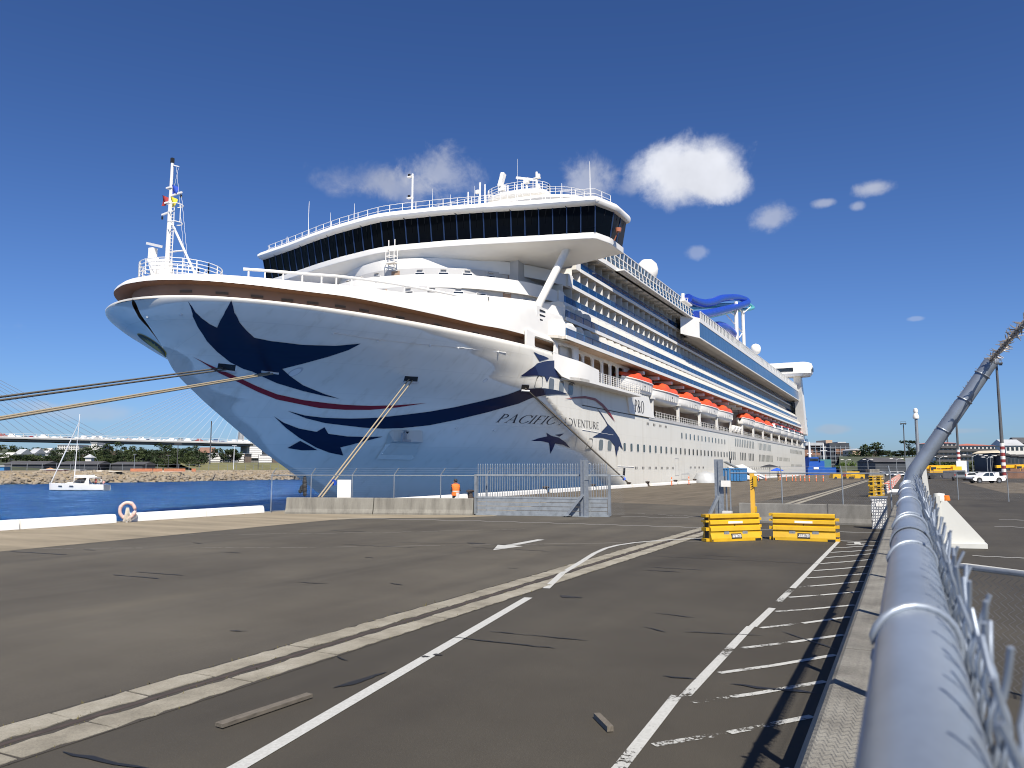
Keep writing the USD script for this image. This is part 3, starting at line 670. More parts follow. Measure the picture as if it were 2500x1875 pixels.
zt = np.interp(ey, [37, 40, 45, 50, 56, 60, 64, 68, 76], [16.75, 16.8, 16.9, 17.1, 17.5, 17.75, 18.2, 18.8, 18.9]); zb0 = 15.5 + sheer(ey)
inset = np.interp(ey, [37, 45, 52, 60, 68, 76], [2.0, 1.9, 1.5, .9, .25, .1])
ang = np.linspace(0, np.pi / 2, 10)
vis = [edge(np.zeros(140) + .5, zb0 + .02)] + [edge(inset * (1 - np.cos(a)), zb0 + .02 + (zt - zb0) * np.sin(a)) for a in ang] + [edge(inset + 1.5, zt - .02)]
m = both(MB(), vis, True); p, z = edge(inset + 1.5, zt - .02)
top = sg.Polygon([(CX + x, y) for x, y in p] + [(CX - x, y) for x, y in p[::-1]]).buffer(0)
capg = [np.column_stack([CX + p[:, 0] * s, p[:, 1], z]) for s in np.linspace(-1, 1, 9)]; m.grid(np.array(capg), flip=True)
VIS = part('bow_visor', m, WHITE, SHIP, smooth=40)
m = both(MB(), [edge(1.3, 14.0 + sheer(ey)), edge(1.3, zb0 + .3)], True); MOOR = part('mooring_deck_wall', m, BROWN, SHIP, smooth=40)
m = both(MB(), [edge(-.25, 14.12 + sheer(ey)), edge(1.35, 14.12 + sheer(ey))], True); part('mooring_deck_floor', m, BROWN, MOOR)
m = both(MB(), [edge(.0, zb0), edge(1.35, zb0)]); part('mooring_deck_ceiling', m, BROWN, MOOR)
for k in (30, 44, 56, 66, 74, 84, 92, 100, 108, 116):   # vents on the shaded wall
    q, _ = edge(1.3, 0); i = k; d = q[i + 1] - q[i]; d /= np.linalg.norm(d); c = (CX + q[i, 0] + d[1] * .03, q[i, 1] - d[0] * .03, float(zb0[i]) - .55)
    part('wall_vent', MB().box(c, (.9, .06, .18), rz=math.atan2(d[1], d[0])), WOOD, MOOR)
# pipe rail round the visor
pz = np.interp(ey, [40, 46, 52, 60], [17.45, 17.7, 17.95, 18.1]); p, z = edge(inset * .95 + .05, pz)
sel = (ey > 40.6) & (ey < 59.5)
for s in (1, -1):
    q = np.column_stack([CX + s * p[sel, 0], p[sel, 1], z[sel]]); r = part('pipe_rail', MB().tube(q, .12, 8), WHITE, VIS, smooth=50)
    for i in range(2, len(q), 6): part('rail_post', MB().bar(q[i], q[i] - [0, 0, .75], .09), WHITE, r)
# circular rail and foremast at the bow
FM = np.array([-50.6, 40.0, 16.8])
def railing(parent, pts, h=1.1, step=1.0, r=.025, bars=3, mt=WHITE, closed=False, name='railing', wide=None):
    p = np.asarray(pts, float); L = np.r_[0, np.cumsum(np.linalg.norm(np.diff(p, axis=0), axis=1))]; m = MB()
    for b in range(bars): m.tube(p + [0, 0, h * (b + 1) / bars], r, 5)
    n = max(1, int(round(L[-1] / step)))
    for k in range(n + 1):
        q = np.array([np.interp(L[-1] * k / n, L, p[:, c]) for c in range(3)]); m.bar(q, q + [0, 0, h], 2 * r)
    return part(name, m, mt, parent)


t = np.linspace(0, 2 * np.pi, 40); railing(VIS, np.column_stack([FM[0] + .9 + 3.0 * np.cos(t), FM[1] + .6 + 3.0 * np.sin(t), np.full(40, 16.75)]), 1.15, 1.0, .032, 4, name='bow_railing')
t = np.linspace(0, 2 * np.pi, 24); railing(VIS, np.column_stack([FM[0] + .9 + 1.9 * np.cos(t), FM[1] + .6 + 1.9 * np.sin(t), np.full(24, 16.75)]), .95, .8, .025, 3, name='bow_railing')
FMP = part('foremast', MB().tube([FM, FM + [0, 0, 5], FM + [0, 0, 9.6]], [.20, .16, .10], 10), WHITE, SHIP, smooth=50)
part('mast_brace', MB().tube([FM + [.1, 0, 4.9], FM + [3.0, .2, .15]], .09, 8).tube([FM + [.1, 0, 2.3], FM + [1.75, .1, 2.25]], .06, 6), WHITE, FMP)
lad = MB(); lad.bar(FM + [.3, -.1, .3], FM + [.3, -.1, 6.4], .05); lad.bar(FM + [.62, -.1, .3], FM + [.62, -.1, 6.4], .05)
for k in range(21): lad.bar(FM + [.3, -.1, .5 + .28 * k], FM + [.62, -.1, .5 + .28 * k], .035)
part('ladder', lad, WHITE, FMP)
arms = MB(); arms.bar(FM + [-.9, 0, 5.45], FM + [.3, 0, 5.6], .12); arms.bar(FM + [.1, 0, 6.85], FM + [1.25, 0, 6.95], .12); arms.bar(FM + [0, 0, 9.4], FM + [.8, 0, 9.1], .08); arms.box(FM + [-.1, 0, 7.5], (.5, .4, .12)); arms.box(FM + [-.2, 0, 6.3], (.55, .4, .12))
t = np.linspace(-2.2, 2.2, 10)
for dz in (4.55, 6.0): arms.tube(np.column_stack([FM[0] + .65 + .55 * np.cos(t), FM[1] + .55 * np.sin(t), np.full(10, FM[2] + dz)]), .04, 5)
arms.bar(FM + [1.2, 0, 4.55], FM + [1.2, 0, 6.0], .05); part('mast_arm', arms, WHITE, FMP)
part('mast_lamp', MB().box(FM + [0, 0, 9.75], (.22, .22, .4)).box(FM + [-.85, 0, 5.2], (.1, .1, .25)).box(FM + [1.2, 0, 6.65], (.1, .1, .25)), DARK, FMP)
part('halyard', MB().tube([FM + [.75, 0, 9.05], FM + [.3, 0, 7.3]], .012, 4).tube([FM + [1.2, 0, 6.9], FM + [2.2, .2, .5]], .012, 4).tube([FM + [.5, 0, 9.2], FM + [1.9, .2, .3]], .010, 4), WHITE, FMP)
rd = MB(); rd.hexa([FM + [-1.2, -.3, .0], FM + [-2.0, -.3, 2.0], FM + [-1.2, .3, .0], FM + [-2.0, .3, 2.0], FM + [.1, -.3, .0], FM + [-1.4, -.3, 2.15], FM + [.1, .3, .0], FM + [-1.4, .3, 2.15]])
rd.hexa([FM + [-.4, -.35, 0], FM + [-2.0, -.35, 1.9], FM + [-.4, .35, 0], FM + [-2.0, .35, 1.9], FM + [.6, -.35, 0], FM + [.1, -.35, 1.7], FM + [.6, .35, 0], FM + [.1, .35, 1.7]])
RAD = part('radar_pedestal', rd, WHITE, FMP); part('radar_head', MB().box(FM + [-1.75, 0, 2.45], (.45, .5, .8)).box(FM + [-1.6, 0, 2.15], (.3, .3, .4)), WHITE, RAD)
part('radar_scanner', MB().bar(FM + [-2.75, .2, 3.45], FM + [-.45, -.25, 2.75], .16, .2), WHITE, RAD)
def flag(name, label, pts_col, parent):
    pass
for nm, mt, o_, lab in (('blue_flag', 'flag_blue', [.42, 0, 7.35], 'blue signal flag'), ('red_flag', 'flag_red', [-.62, 0, 6.65], 'red signal flag'), ('yellow_flag', 'flag_yellow', [.45, -.1, 6.35], 'yellow signal flag')):
    MT = mat(mt, {'flag_blue': (.01, .05, .35), 'flag_red': (.28, .02, .02), 'flag_yellow': (.55, .45, .03)}[mt], .8)
    g = np.linspace(0, 1, 8); P = np.array([[FM + np.array(o_) + [(-.5 + u) * .75, .10 * math.sin(5 * u + 3 * w_), (w_ - .5) * .9 - .35 * u * w_] for u in g] for w_ in g]); part(nm, MB().grid(P).grid(P + [0, .012, 0], flip=True), MT, FMP, smooth=True)

# ---- superstructure front: three rounded tiers under the bridge
def arc_pts(half_pts, n=60):
    h = np.asarray(half_pts, float); L = np.r_[0, np.cumsum(np.linalg.norm(np.diff(h, axis=0), axis=1))]; s = np.linspace(0, L[-1], n)
    d, y = Pchip(L, h[:, 0])(s), Pchip(L, h[:, 1])(s); return np.column_stack([np.r_[-d[::-1], d[1:]], np.r_[y[::-1], y[1:]]])


def inward(p, ins):
    t = np.gradient(p, axis=0); t /= np.linalg.norm(t, axis=1, keepdims=True); return p + np.column_stack([-t[:, 1], t[:, 0]]) * ins


def strip(p, z0, z1, th=.18):   # a curved wall of some thickness: p is its outer face
    q = inward(p, th); w = lambda a, z: np.column_stack([CX + a[:, 0], a[:, 1], np.broadcast_to(z, len(a))]); m = MB()
    m.grid(np.array([w(p, z0), w(p, z1)])); m.grid(np.array([w(p, z1), w(q, z1)])); m.grid(np.array([w(q, z1), w(q, z0)])); m.grid(np.array([w(q, z0), w(p, z0)])); return m


TIERS = [([(0, 62.0), (6, 63.2), (10.8, 66.0), (13.5, 69.2), (15.8, 72.8), (16.9, 76.3), (17.25, 78.5)], 18.85, 19.95), ([(0, 64.3), (5, 65.3), (8.8, 67.2), (11.8, 70.0), (14.5, 74.5), (15.4, 78.5), (15.5, 81.5)], 21.4, 22.45), ([(0, 66.9), (2.6, 67.5), (6, 69.0), (9.5, 71.4), (12, 74), (13.7, 76.8), (15.1, 80.6), (15.5, 84)], 23.95, 25.0)]
for k, (hp, z0, z1) in enumerate(TIERS):
    p = arc_pts(hp); b_ = part('tier_bulwark', strip(p, z0 - .35, z1), WHITE, SHIP, smooth=40)
    q = inward(p, 2.3); w = lambda a, z: np.column_stack([CX + a[:, 0], a[:, 1], np.broadcast_to(z, len(a))])
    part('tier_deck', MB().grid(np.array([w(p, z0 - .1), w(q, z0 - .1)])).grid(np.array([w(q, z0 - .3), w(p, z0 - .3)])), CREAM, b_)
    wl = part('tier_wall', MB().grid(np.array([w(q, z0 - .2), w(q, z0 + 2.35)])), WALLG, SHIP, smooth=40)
    n = len(q); tg = np.gradient(q, axis=0); tg /= np.linalg.norm(tg, axis=1, keepdims=True)
    for j, i in enumerate(range(8, n - 8, 7)):
        c = np.array([CX + q[i, 0] + tg[i, 1] * .02, q[i, 1] - tg[i, 0] * .02, z0 + 1.55]); rz = math.atan2(tg[i, 1], tg[i, 0])
        if j % 5 == 3:
            part('door', MB().box(c - [0, 0, .4], (.95, .08, 2.0), rz=rz), BROWN, wl)
        else:
            f = part('window', MB().box(c, (1.15, .06, .62), rz=rz), WHITE_S, wl); part('pane', MB().box(c + [tg[i, 1] * .03, -tg[i, 0] * .03, 0], (1.0, .05, .48), rz=rz), PANE, f)
        part('wall_lamp', MB().box(c + [tg[i, 1] * .08, -tg[i, 0] * .08, .62], (.6, .16, .12), rz=rz), WALLG, wl)
m = MB(); p = arc_pts(TIERS[2][0]); q = inward(p, 4.5); w = lambda a, z: np.column_stack([CX + a[:, 0], a[:, 1], np.broadcast_to(z, len(a))])
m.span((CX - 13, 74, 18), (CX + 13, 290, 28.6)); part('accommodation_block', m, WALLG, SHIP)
# rounded shoulder between the visor and the lowest balcony deck
sh = [(15.7, 66.5), (16.2, 69.5), (15.6, 71.8), (16.9, 72.7), (17.9, 73.6), (18.35, 75.2), (18.4, 77)]
def side_strip(pts, z0, z1, th=.2, mt=WHITE, name='bulwark', parent=SHIP, n=30):
    h = np.asarray(pts, float); L = np.r_[0, np.cumsum(np.linalg.norm(np.diff(h, axis=0), axis=1))]; s = np.linspace(0, L[-1], n)
    p = np.column_stack([Pchip(L, h[:, 0])(s), Pchip(L, h[:, 1])(s)]); return part(name, strip(p, z0, z1, th), mt, parent, smooth=40)


side_strip([(15.2, 71.6), (16.0, 72.0), (17.2, 72.9), (18.0, 74.0), (18.38, 75.6), (18.4, 77.5)], 16.0, 17.65, name='balcony_bulwark')
pl = np.array([(-37, 71.4), (-34.4, 71.5), (-33.2, 72.3), (-32.1, 73.6), (-31.62, 75.2), (-31.6, 77), (-37, 77)]); part('balcony_platform', MB().poly(sg.Polygon(pl), 16.0, 16.3), CREAM, SHIP)
m = MB(); m.span((-34.2, 70.2, 16.2), (-33.0, 73.2, 19.0)); VT = part('vent_box', m, WHITE, SHIP)
for k in range(3): part('louvre', MB().box((-32.98, 71.6, 18.6 - .5 * k), (.1, 1.3, .16)), DARK, VT)
side_strip([(14.6, 64.5), (15.9, 68), (16.6, 71), (17.0, 75), (17.25, 78)], 15.7, 18.95, .3, name='visor_side')
part('deck_slab', MB().span((-36, 73.5, 18.5), (-33.2, 79, 18.85)), CREAM, SHIP)

# ---- bridge
BF = np.array([(0, 66.9), (2, 67.1), (7, 68.0), (11, 69.05), (16.3, 70.7), (22.6, 72.5)])
def bridge_ring(lean, z, back=79.0, r=0.0):
    """closed outline of the bridge at height z; lean pushes the faces outwards"""
    f = BF.copy(); pts = [(-(23.3 + lean * .9), back)]
    fr = [(x, y - lean) for x, y in f]; fr[-1] = (22.6 + lean * .5, 72.5 - lean)
    return np.array([(-x, y) for x, y in fr[::-1]] + fr[1:])


def roundpath(pts, n): L = np.r_[0, np.cumsum(np.linalg.norm(np.diff(pts, axis=0), axis=1))]; s = np.linspace(0, L[-1], n); return np.column_stack([np.interp(s, L, pts[:, 0]), np.interp(s, L, pts[:, 1])])


def outline(lean, ext):   # front polyline + wing sides back to y = 79
    f = bridge_ring(lean, 0); e = 22.6 + lean * .5
    return np.vstack([[(-(e + ext * .75), 79.2), (-(e + .75 + lean * .3), 75.0)], f, [(e + .75 + lean * .3, 75.0), (e + ext * .75, 79.2)]])


Z0, Z1 = 26.5, 29.15
lo, hi = outline(0, 1.0), outline(.55, 1.3)
w3 = lambda a, z: np.column_stack([CX + a[:, 0], a[:, 1], np.broadcast_to(z, len(a))])
BR = part('bridge_roof', MB(), WHITE, SHIP) if False else None
rp = outline(1.15, 1.5); rp2 = outline(.3, 1.2); m = MB()
prof = [(.5, Z1), (1.05, Z1 + .1), (1.25, Z1 + .35), (1.2, Z1 + .6), (.95, Z1 + .85), (.3, Z1 + .95)]
P = np.array([w3(roundpath(outline(l, 1.4), 120), z) for l, z in prof]); m.grid(P)
for zc, fl in ((Z1 + .95, False), (Z1, True)):
    o_ = roundpath(outline(.3 if not fl else .5, 1.2 if not fl else 1.4), 120); b2 = o_.copy(); b2[:, 1] = 79.2; m.grid(np.array([w3(o_, zc), w3(b2, zc)]), flip=fl)
BRF = part('bridge_roof', m, WHITE, SHIP, smooth=35)
m = MB(); m.grid(np.array([w3(roundpath(lo, 120) * [1.0, 1], Z0 - .65), w3(roundpath(outline(.06, 1.0), 120), Z0 - .6), w3(roundpath(outline(.06, 1.0), 120), Z0)]))
# faired underside from the sill back to the tier wall
inn = arc_pts([(0, 69.6), (2.6, 70.0), (6, 71.4), (9.5, 73.7), (12, 76), (13.7, 79), (13.8, 79.2)], 60)
oo = roundpath(lo, len(inn)); rowsu = []
for s in np.linspace(0, 1, 12):
    e = s ** 1.5; mid = oo * (1 - s) + inn * s; wing = np.clip((np.abs(oo[:, 0]) - 9) / 10, 0, 1)
    z = Z0 - .65 - (1.55 - .75 * wing) * np.sin(s * np.pi / 2) ** 1.3; rowsu.append(w3(mid, z))
m.grid(np.array(rowsu), flip=True); m.span((CX - 23.2, 76, Z0 - .6), (CX + 23.2, 79.2, Z0 - .05))
SILL = part('bridge_sill', m, WHITE, SHIP, smooth=40)
m = MB(); m.span((CX - 22.9, 78.6, Z0), (CX + 22.9, 79.2, Z1)); part('bridge_back_wall', m, DARK, SHIP)
m = MB(); m.span((CX - 22.6, 74.5, Z0 - .02), (CX + 22.6, 79, Z0 + .06)); part('bridge_floor', m, DARK, SHIP)
a0, a1 = roundpath(bridge_ring(0, 0), 33), roundpath(bridge_ring(.5, 0), 33)
segs = [(a0[i], a0[i + 1], a1[i], a1[i + 1]) for i in range(32)]
for s in (1, -1):
    e0 = np.array([(22.6, 72.5), (23.35, 75.0), (23.35, 77.0), (23.35, 79.0)]); e1 = np.array([(22.85, 72.0), (23.8, 74.9), (23.85, 77), (23.85, 79.0)])
    for i in range(3):
        q = (e0[i], e0[i + 1], e1[i], e1[i + 1]); segs.append(tuple(np.array([v[0] * s, v[1]]) for v in (q if s > 0 else (q[1], q[0], q[3], q[2]))))
MULL = mat('bridge_mullion', (.012, .03, .085), .4)
for b0, b1, t0, t1 in segs:
    g = MB(); c = lambda p_, z: np.array([CX + p_[0], p_[1], z])
    dx = (b1 - b0) * .04
    g.grid(np.array([[c(b0 + dx, Z0), c(b1 - dx, Z0)], [c(t0 + dx, Z1), c(t1 - dx, Z1)]])); pn = part('bridge_window', g, BRIDGEGL, SHIP)
    nrm = np.array([(b1 - b0)[1], -(b1 - b0)[0], 0]); nrm /= np.linalg.norm(nrm)
    part('mullion', MB().bar(c(b0, Z0) + nrm * .03, c(t0, Z1) + nrm * .03, .10), MULL, pn)
    part('wiper', MB().bar(c((t0 * .45 + t1 * .55), Z1 - .05) + nrm * .08, c(b0 * .55 + b1 * .45, Z0 + 1.2) + nrm * .08, .03), DARK, pn)
for i in range(0, 33, 2):   # brackets and deckhead lamps under the roof edge
    part('roof_bracket', MB().box((CX + a1[i, 0], a1[i, 1] - .12, Z1 + .05), (.08, .4, .12)), DARK if i % 4 else WHITE_S, BRF)
rl = roundpath(outline(.1, 1.0), 90)[6:-6]; railing(BRF, w3(rl, Z1 + .95), 1.0, 1.6, .03, 2)
def post(parent, p0, h, r=.05, name='antenna', mt=WHITE): return part(name, MB().tube([p0, p0 + np.array([0, 0, h * .35]), p0 + np.array([0, 0, h])], [r, r * .8, r * .4], 6), mt, parent)


for (u0, v0, v1, yy, r) in ((752, 584, 492, 71.6, .05), (806, 568, 519, 70.9, .045), (864, 549, 497, 69.9, .05), (700, 606, 578, 72.6, .06), (951, 530, 507, 69.2, .06), (1056, 521, 461, 70.2, .04), (1099, 499, 475, 74, .06), (1159, 513, 454, 72.5, .035), (1263, 505, 388, 74.5, .035), (1372, 497, 447, 76, .06), (1344, 499, 458, 77, .04), (1405, 494, 470, 76.5, .08), (1441, 492, 394, 75.5, .06), (1325, 499, 470, 77, .05)):
    a, b = on_y(u0, v0, yy), on_y(u0, v1, yy); a[2] = max(min(a[2], 31.2), 29.9); post(BRF, a, b[2] - a[2], r)
a = on_y(977, 527, 70.0); part('life_raft_canister', MB().lathe([(0, 0), (.35, 0), (.4, .1), (.4, .75), (.5, .8), (.45, 1.0), (0, 1.1)], (a[0], a[1], 30.1), 14), WHITE, BRF, smooth=40)
a = on_y(1006, 519, 70.4); b = on_y(1010, 424, 70.4); LM = part('lamp_mast', MB().tube([(a[0], a[1], 30.1), (a[0], a[1], b[2])], .11, 8), WHITE, BRF)
for k, zz_ in enumerate((31.0, 33.0, 35.5)):
    part('lamp_bracket', MB().box((a[0] - .3, a[1], zz_), (.7, .4, .1)), WHITE, LM); part('signal_lamp', MB().box((a[0] - .45, a[1], zz_ + .2), (.22, .22, .3)), DARK, LM)
# signal ring and light clutter at the starboard wing
part('wing_searchlight', MB().lathe([(0, -.2), (.3, -.2), (.34, .2), (0, .25)], (-25.95, 75.6, 27.4), 12).bar((-25.95, 75.6, 27.3), (-26.4, 75.6, 26.3), .08), mat('bronze', (.35, .12, .06), .4), BRF)
for s in (1, -1):
    part('bridge_strut', MB().tube([(CX + s * 16.3, 72.0, 19.2), (CX + s * 19.0, 74.2, 26.1)], .42, 16), WHITE, SHIP, smooth=50)
cg = np.array([-48.9, 65.9, 24.3]); m = MB()
for dx in (0, 1.1):
    for dy in (0, .6): m.bar(cg + [dx, dy, 0], cg + [dx, dy, 1.5], .07)
for dz in (0, .75, 1.5):
    for (p_, q_) in (((0, 0), (1.1, 0)), ((0, .6), (1.1, .6)), ((0, 0), (0, .6)), ((1.1, 0), (1.1, .6))): m.bar(cg + [*p_, dz], cg + [*q_, dz], .06)
m.box(cg + [.55, .3, 0], (1.2, .7, .12)); m.bar(cg + [.15, .3, 1.5], cg + [.15, .3, 2.6], .08); m.bar(cg + [.95, .3, 1.5], cg + [.95, .3, 2.6], .08); part('cleaning_cage', m, WHITE, SHIP)

# ---- upper deckhouse, radar platform
YH = 90.0; m = MB(); t = np.linspace(0, 2 * np.pi, 80)
sup = lambda a, b, e: np.column_stack([a * np.sign(np.cos(t)) * np.abs(np.cos(t)) ** e, b * np.sign(np.sin(t)) * np.abs(np.sin(t)) ** e])
base = sup(13.6, 9, .6) + [0, YH + 8]
m.grid(np.array([w3(base * 1.0, 29), w3(base, 37.4)])); DH = part('upper_deckhouse', m, WALLG, SHIP, smooth=40)
pr = [(13.2, 37.3), (14.2, 37.4), (14.5, 37.8), (14.3, 38.2), (13.3, 38.45), (0.1, 38.5)]; m = MB()
m.grid(np.array([w3(sup(a, a * .66, .6) + [0, YH + 8], z) for a, z in pr])); UR = part('upper_roof', m, WHITE, SHIP, smooth=40)
rr = sup(13.6, 9, .6) + [0, YH + 8]; railing(UR, w3(rr, 38.45), 1.0, 2.2, .03, 3)
pp = sup(4.6, 2.6, .9) + [3.6, 93]; m = MB(); m.grid(np.array([w3((pp - [3.6, 93]) * k + [3.6, 93], z) for k, z in ((.25, 38.4), (.55, 38.9), (1.0, 39.5), (1.02, 39.8), (1.0, 40.0), (.02, 40.0))])); RP = part('radar_platform', m, WHITE, UR, smooth=40)
railing(RP, w3(pp, 40.0), 1.1, 1.3, .035, 3)
def mast(u, v1, y, z0, r, name='radar_mast'): b = on_y(u, v1, y); return part(name, MB().tube([(b[0], b[1], z0), b], [r, r * .8], 8), WHITE, UR), b
M1, b = mast(1224, 425, 93, 37.2, .28); part('radar_scanner', MB().bar(b + [-.1, -.2, -1.9], b + [.25, .2, .1], .75, .5).box(b + [.1, 0, -2.1], (.9, .7, .8)), WHITE, M1)
M2, b = mast(1286, 442, 93, 39.0, .2); part('radar_scanner', MB().bar(b + [-1.6, 0, .75], b + [1.6, 0, -.15], .32, .3).box(b, (.7, .7, .7)), WHITE, M2)
M3, b = mast(1310, 420, 93, 36.9, .2); part('lamp_bracket', MB().box(b + [.1, 0, -.9], (.9, .5, .12)).box(b + [.1, 0, -2.4], (1.0, .5, .12)).box(b + [.3, 0, -.6], (.35, .35, .5)).box(b + [.3, 0, -2.1], (.35, .35, .5)).hexa([b + [-.6, -.3, -7], b + [.1, -.3, -3], b + [-.6, .3, -7], b + [.1, .3, -3], b + [.3, -.3, -7], b + [.8, -.3, -3], b + [.3, .3, -7], b + [.8, .3, -3]]), WHITE, M3)
M4, b = mast(1172, 446, 92, 37.2, .16); part('lamp_bracket', MB().box(b + [-.4, 0, -1.3], (.5, .4, .5)).box(b + [-.4, 0, -4], (.6, .5, .6)), WHITE, M4)
for (u, v1) in ((1184, 450), (1193, 465), (1143, 469), (1240, 452), (1262, 452), (1274, 447)): mast(u, v1, 93, 37.2, .12, 'antenna')

# ---- balcony decks along the side
BX = {5: (-31.6, 16.35, 74.6), 4: (-32.75, 18.9, 77.3), 3: (-34.5, 21.45, 80.8), 2: (-34.5, 24.0, 83.6), 1: (-34.5, 26.55, 86.1)}
PITCHB = 2.62; YEND = 290.5; NEAR = 24
far_glass, far_part, far_frame = MB(), MB(), MB()
for k in (5, 4, 3, 2, 1):
    x, z, y0 = BX[k]; xi = {5: -34.6, 4: -36.2, 3: -36.7, 2: -36.7, 1: -36.7}[k]
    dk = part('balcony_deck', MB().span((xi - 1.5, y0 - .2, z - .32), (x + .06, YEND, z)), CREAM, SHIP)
    part('deck_edge', MB().span((x + .062, y0 - .2, z - .36), (x + .14, YEND, z + .05)), WHITE, dk)
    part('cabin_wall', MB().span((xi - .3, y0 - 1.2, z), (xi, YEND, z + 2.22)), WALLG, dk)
    n = int((YEND - y0) / PITCHB); yl = 134 if k == 1 else YEND
    if k in (1, 2, 3):   # white return wall that closes the row at its forward end
        part('end_bulkhead', MB().span((xi, y0 - 1.6, z - .3), (x + .1, y0 - .15, z + 1.15)), WHITE, dk)
    for i in range(n):
        ya, yb = y0 + i * PITCHB, y0 + (i + 1) * PITCHB
        if yb > yl: break
        gm = MB().span((x - .02, ya + .05, z + .06), (x + .02, yb - .05, z + .82)); pm = MB()
        if k <= 3: pm.poly(sg.Polygon([(xi, z), (x - .10, z), (x - .10, z + 2.2), (xi, z + 2.2)]), -.05, .05, frame=lambda v, ya=ya: np.column_stack([v[:, 0], ya + v[:, 2], v[:, 1]]))
        else: pm.poly(sg.Polygon([(xi, z), (x - .08, z), (x - .08, z + 1.35), (x - .35, z + 1.75), (x - .8, z + 1.9), (xi, z + 1.95)]), -.05, .05, frame=lambda v, ya=ya: np.column_stack([v[:, 0], ya + v[:, 2], v[:, 1]]))
        fr_ = MB().span((x - .03, ya - .03, z), (x + .05, ya + .03, z + .85)).span((x - .03, ya, z + .80), (x + .05, yb, z + .87))
        dr = MB().span((xi + .0, ya + .35, z + .1), (xi + .04, yb - .35, z + 2.0))
        if i < NEAR:
            gl_ = part('glass_panel', gm, BALC, dk); part('partition', pm, WHITE, dk); part('panel_frame', fr_, MULL, gl_) if False else far_frame.add(*fr_.get()); part('balcony_door', dr, PANE, dk)
        else: far_glass.add(*gm.get()); far_part.add(*pm.get()); far_frame.add(*fr_.get())
part('far_glass_panel', far_glass, BALC, SHIP, kind='stuff'); part('far_partition', far_part, WHITE, SHIP, kind='stuff')
part('balcony_frame', far_frame, mat('balcony_frame', (.05, .12, .24), .4), SHIP, kind='stuff')

# ---- lido overhang with glass wind screens, then the sun deck's long blue panel
def lx(y): return np.interp(y, [78, 92, 137], [-34.3, -33.4, -32.9])
ys = np.array([79.5, 82, 86, 92, 110, 137, YEND]); m = MB(); LE = np.column_stack([lx(ys), ys])
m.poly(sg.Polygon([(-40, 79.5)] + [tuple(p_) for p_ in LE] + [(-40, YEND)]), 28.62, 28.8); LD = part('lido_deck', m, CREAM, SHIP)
m = MB()
for i in range(len(LE) - 1): m.hexa([(LE[i, 0] - .3, LE[i, 1], 28.55), (LE[i, 0] - .3, LE[i, 1], 29.1), (LE[i + 1, 0] - .3, LE[i + 1, 1], 28.55), (LE[i + 1, 0] - .3, LE[i + 1, 1], 29.1), (LE[i, 0] + .1, LE[i, 1], 28.55), (LE[i, 0] + .1, LE[i, 1], 29.1), (LE[i + 1, 0] + .1, LE[i + 1, 1], 28.55), (LE[i + 1, 0] + .1, LE[i + 1, 1], 29.1)])
part('deck_edge', m, WHITE, LD)
for y in np.arange(88, 135, 2.6): part('deck_beam', MB().span((-36.6, y - .1, 28.3), (lx(y) - .3, y + .1, 28.6)), CREAM, LD)
def screens(y0, y1, xf, z0, z1, step, lean=0.0, near=200, railz=None):
    far_g, far_p = MB(), MB()
    for i, y in enumerate(np.arange(y0, y1, step)):
        xa, xb = xf(y), xf(y + step); c = lambda x_, yy, z: np.array([x_, yy, z])
        p_ = MB().bar(c(xa + .06, y, z0), c(xa + .06 + lean, y, z1), .075); g = MB().hexa([c(xa - .02, y + .07, z0 + .15), c(xa - .02 + lean, y + .07, z1 - .08), c(xb - .02, y + step - .07, z0 + .15), c(xb - .02 + lean, y + step - .07, z1 - .08), c(xa + .02, y + .07, z0 + .15), c(xa + .02 + lean, y + .07, z1 - .08), c(xb + .02, y + step - .07, z0 + .15), c(xb + .02 + lean, y + step - .07, z1 - .08)])
        p_.bar(c(xa + .05 + lean, y, z1), c(xb + .05 + lean, y + step, z1), .1); p_.bar(c(xa + .05 + lean * .5, y, (z0 + z1) / 2), c(xb + .05 + lean * .5, y + step, (z0 + z1) / 2), .05)
        if i < near: part('screen_glass', g, SCREEN, LD); part('screen_post', p_, WHITE, LD)
        else: far_g.add(*g.get()); far_p.add(*p_.get())
    if far_g.v: part('far_screen_glass', far_g, SCREEN, LD, kind='stuff'); part('far_screen_post', far_p, WHITE, LD, kind='stuff')


screens(80.5, 136.5, lx, 29.1, 30.75, 1.7, -.15, 32)
part('sun_deck', MB().span((-44, 95, 31.3), (-36.1, 139, 31.6)), WHITE, LD); part('lido_window_wall', MB().span((-37.2, 96, 28.9), (-37.0, 139, 31.4)), PANE, LD)
screens(97, 139, lambda y: -36.2, 31.6, 34.1, 1.7, .25, 25)
part('deck_light', MB().span((-36.1, 97, 31.2), (-35.9, 139, 31.65)), mat('tan_trim', (.42, .32, .22), .6), LD)
PB = part('sun_deck_box', MB().hexa([(-33.4, 129.5, 25.4), (-33.4, 129.5, 28.9), (-33.4, 283, 25.4), (-33.4, 283, 28.9), (-31.7, 135.5, 25.4), (-31.7, 135.5, 28.9), (-31.7, 283, 25.4), (-31.7, 283, 28.9)]).span((-36.7, 135, 25.4), (-33.3, 283, 25.6)), CREAM, SHIP)
part('box_front', MB().hexa([(-33.45, 129.3, 25.35), (-33.45, 129.3, 28.95), (-33.3, 129.6, 25.35), (-33.3, 129.6, 28.95), (-31.62, 135.3, 25.35), (-31.62, 135.3, 28.95), (-31.66, 135.7, 25.35), (-31.66, 135.7, 28.95)]), WHITE, PB)
farp = MB()
for i, y in enumerate(np.arange(135.8, 282, 2.2)):
    g = MB().span((-31.69, y + .05, 25.55), (-31.62, y + 2.15, 28.25))
    part('blue_panel', g, SUNPANEL, PB) if i < 40 else farp.add(*g.get())
part('far_blue_panel', farp, SUNPANEL, PB, kind='stuff')
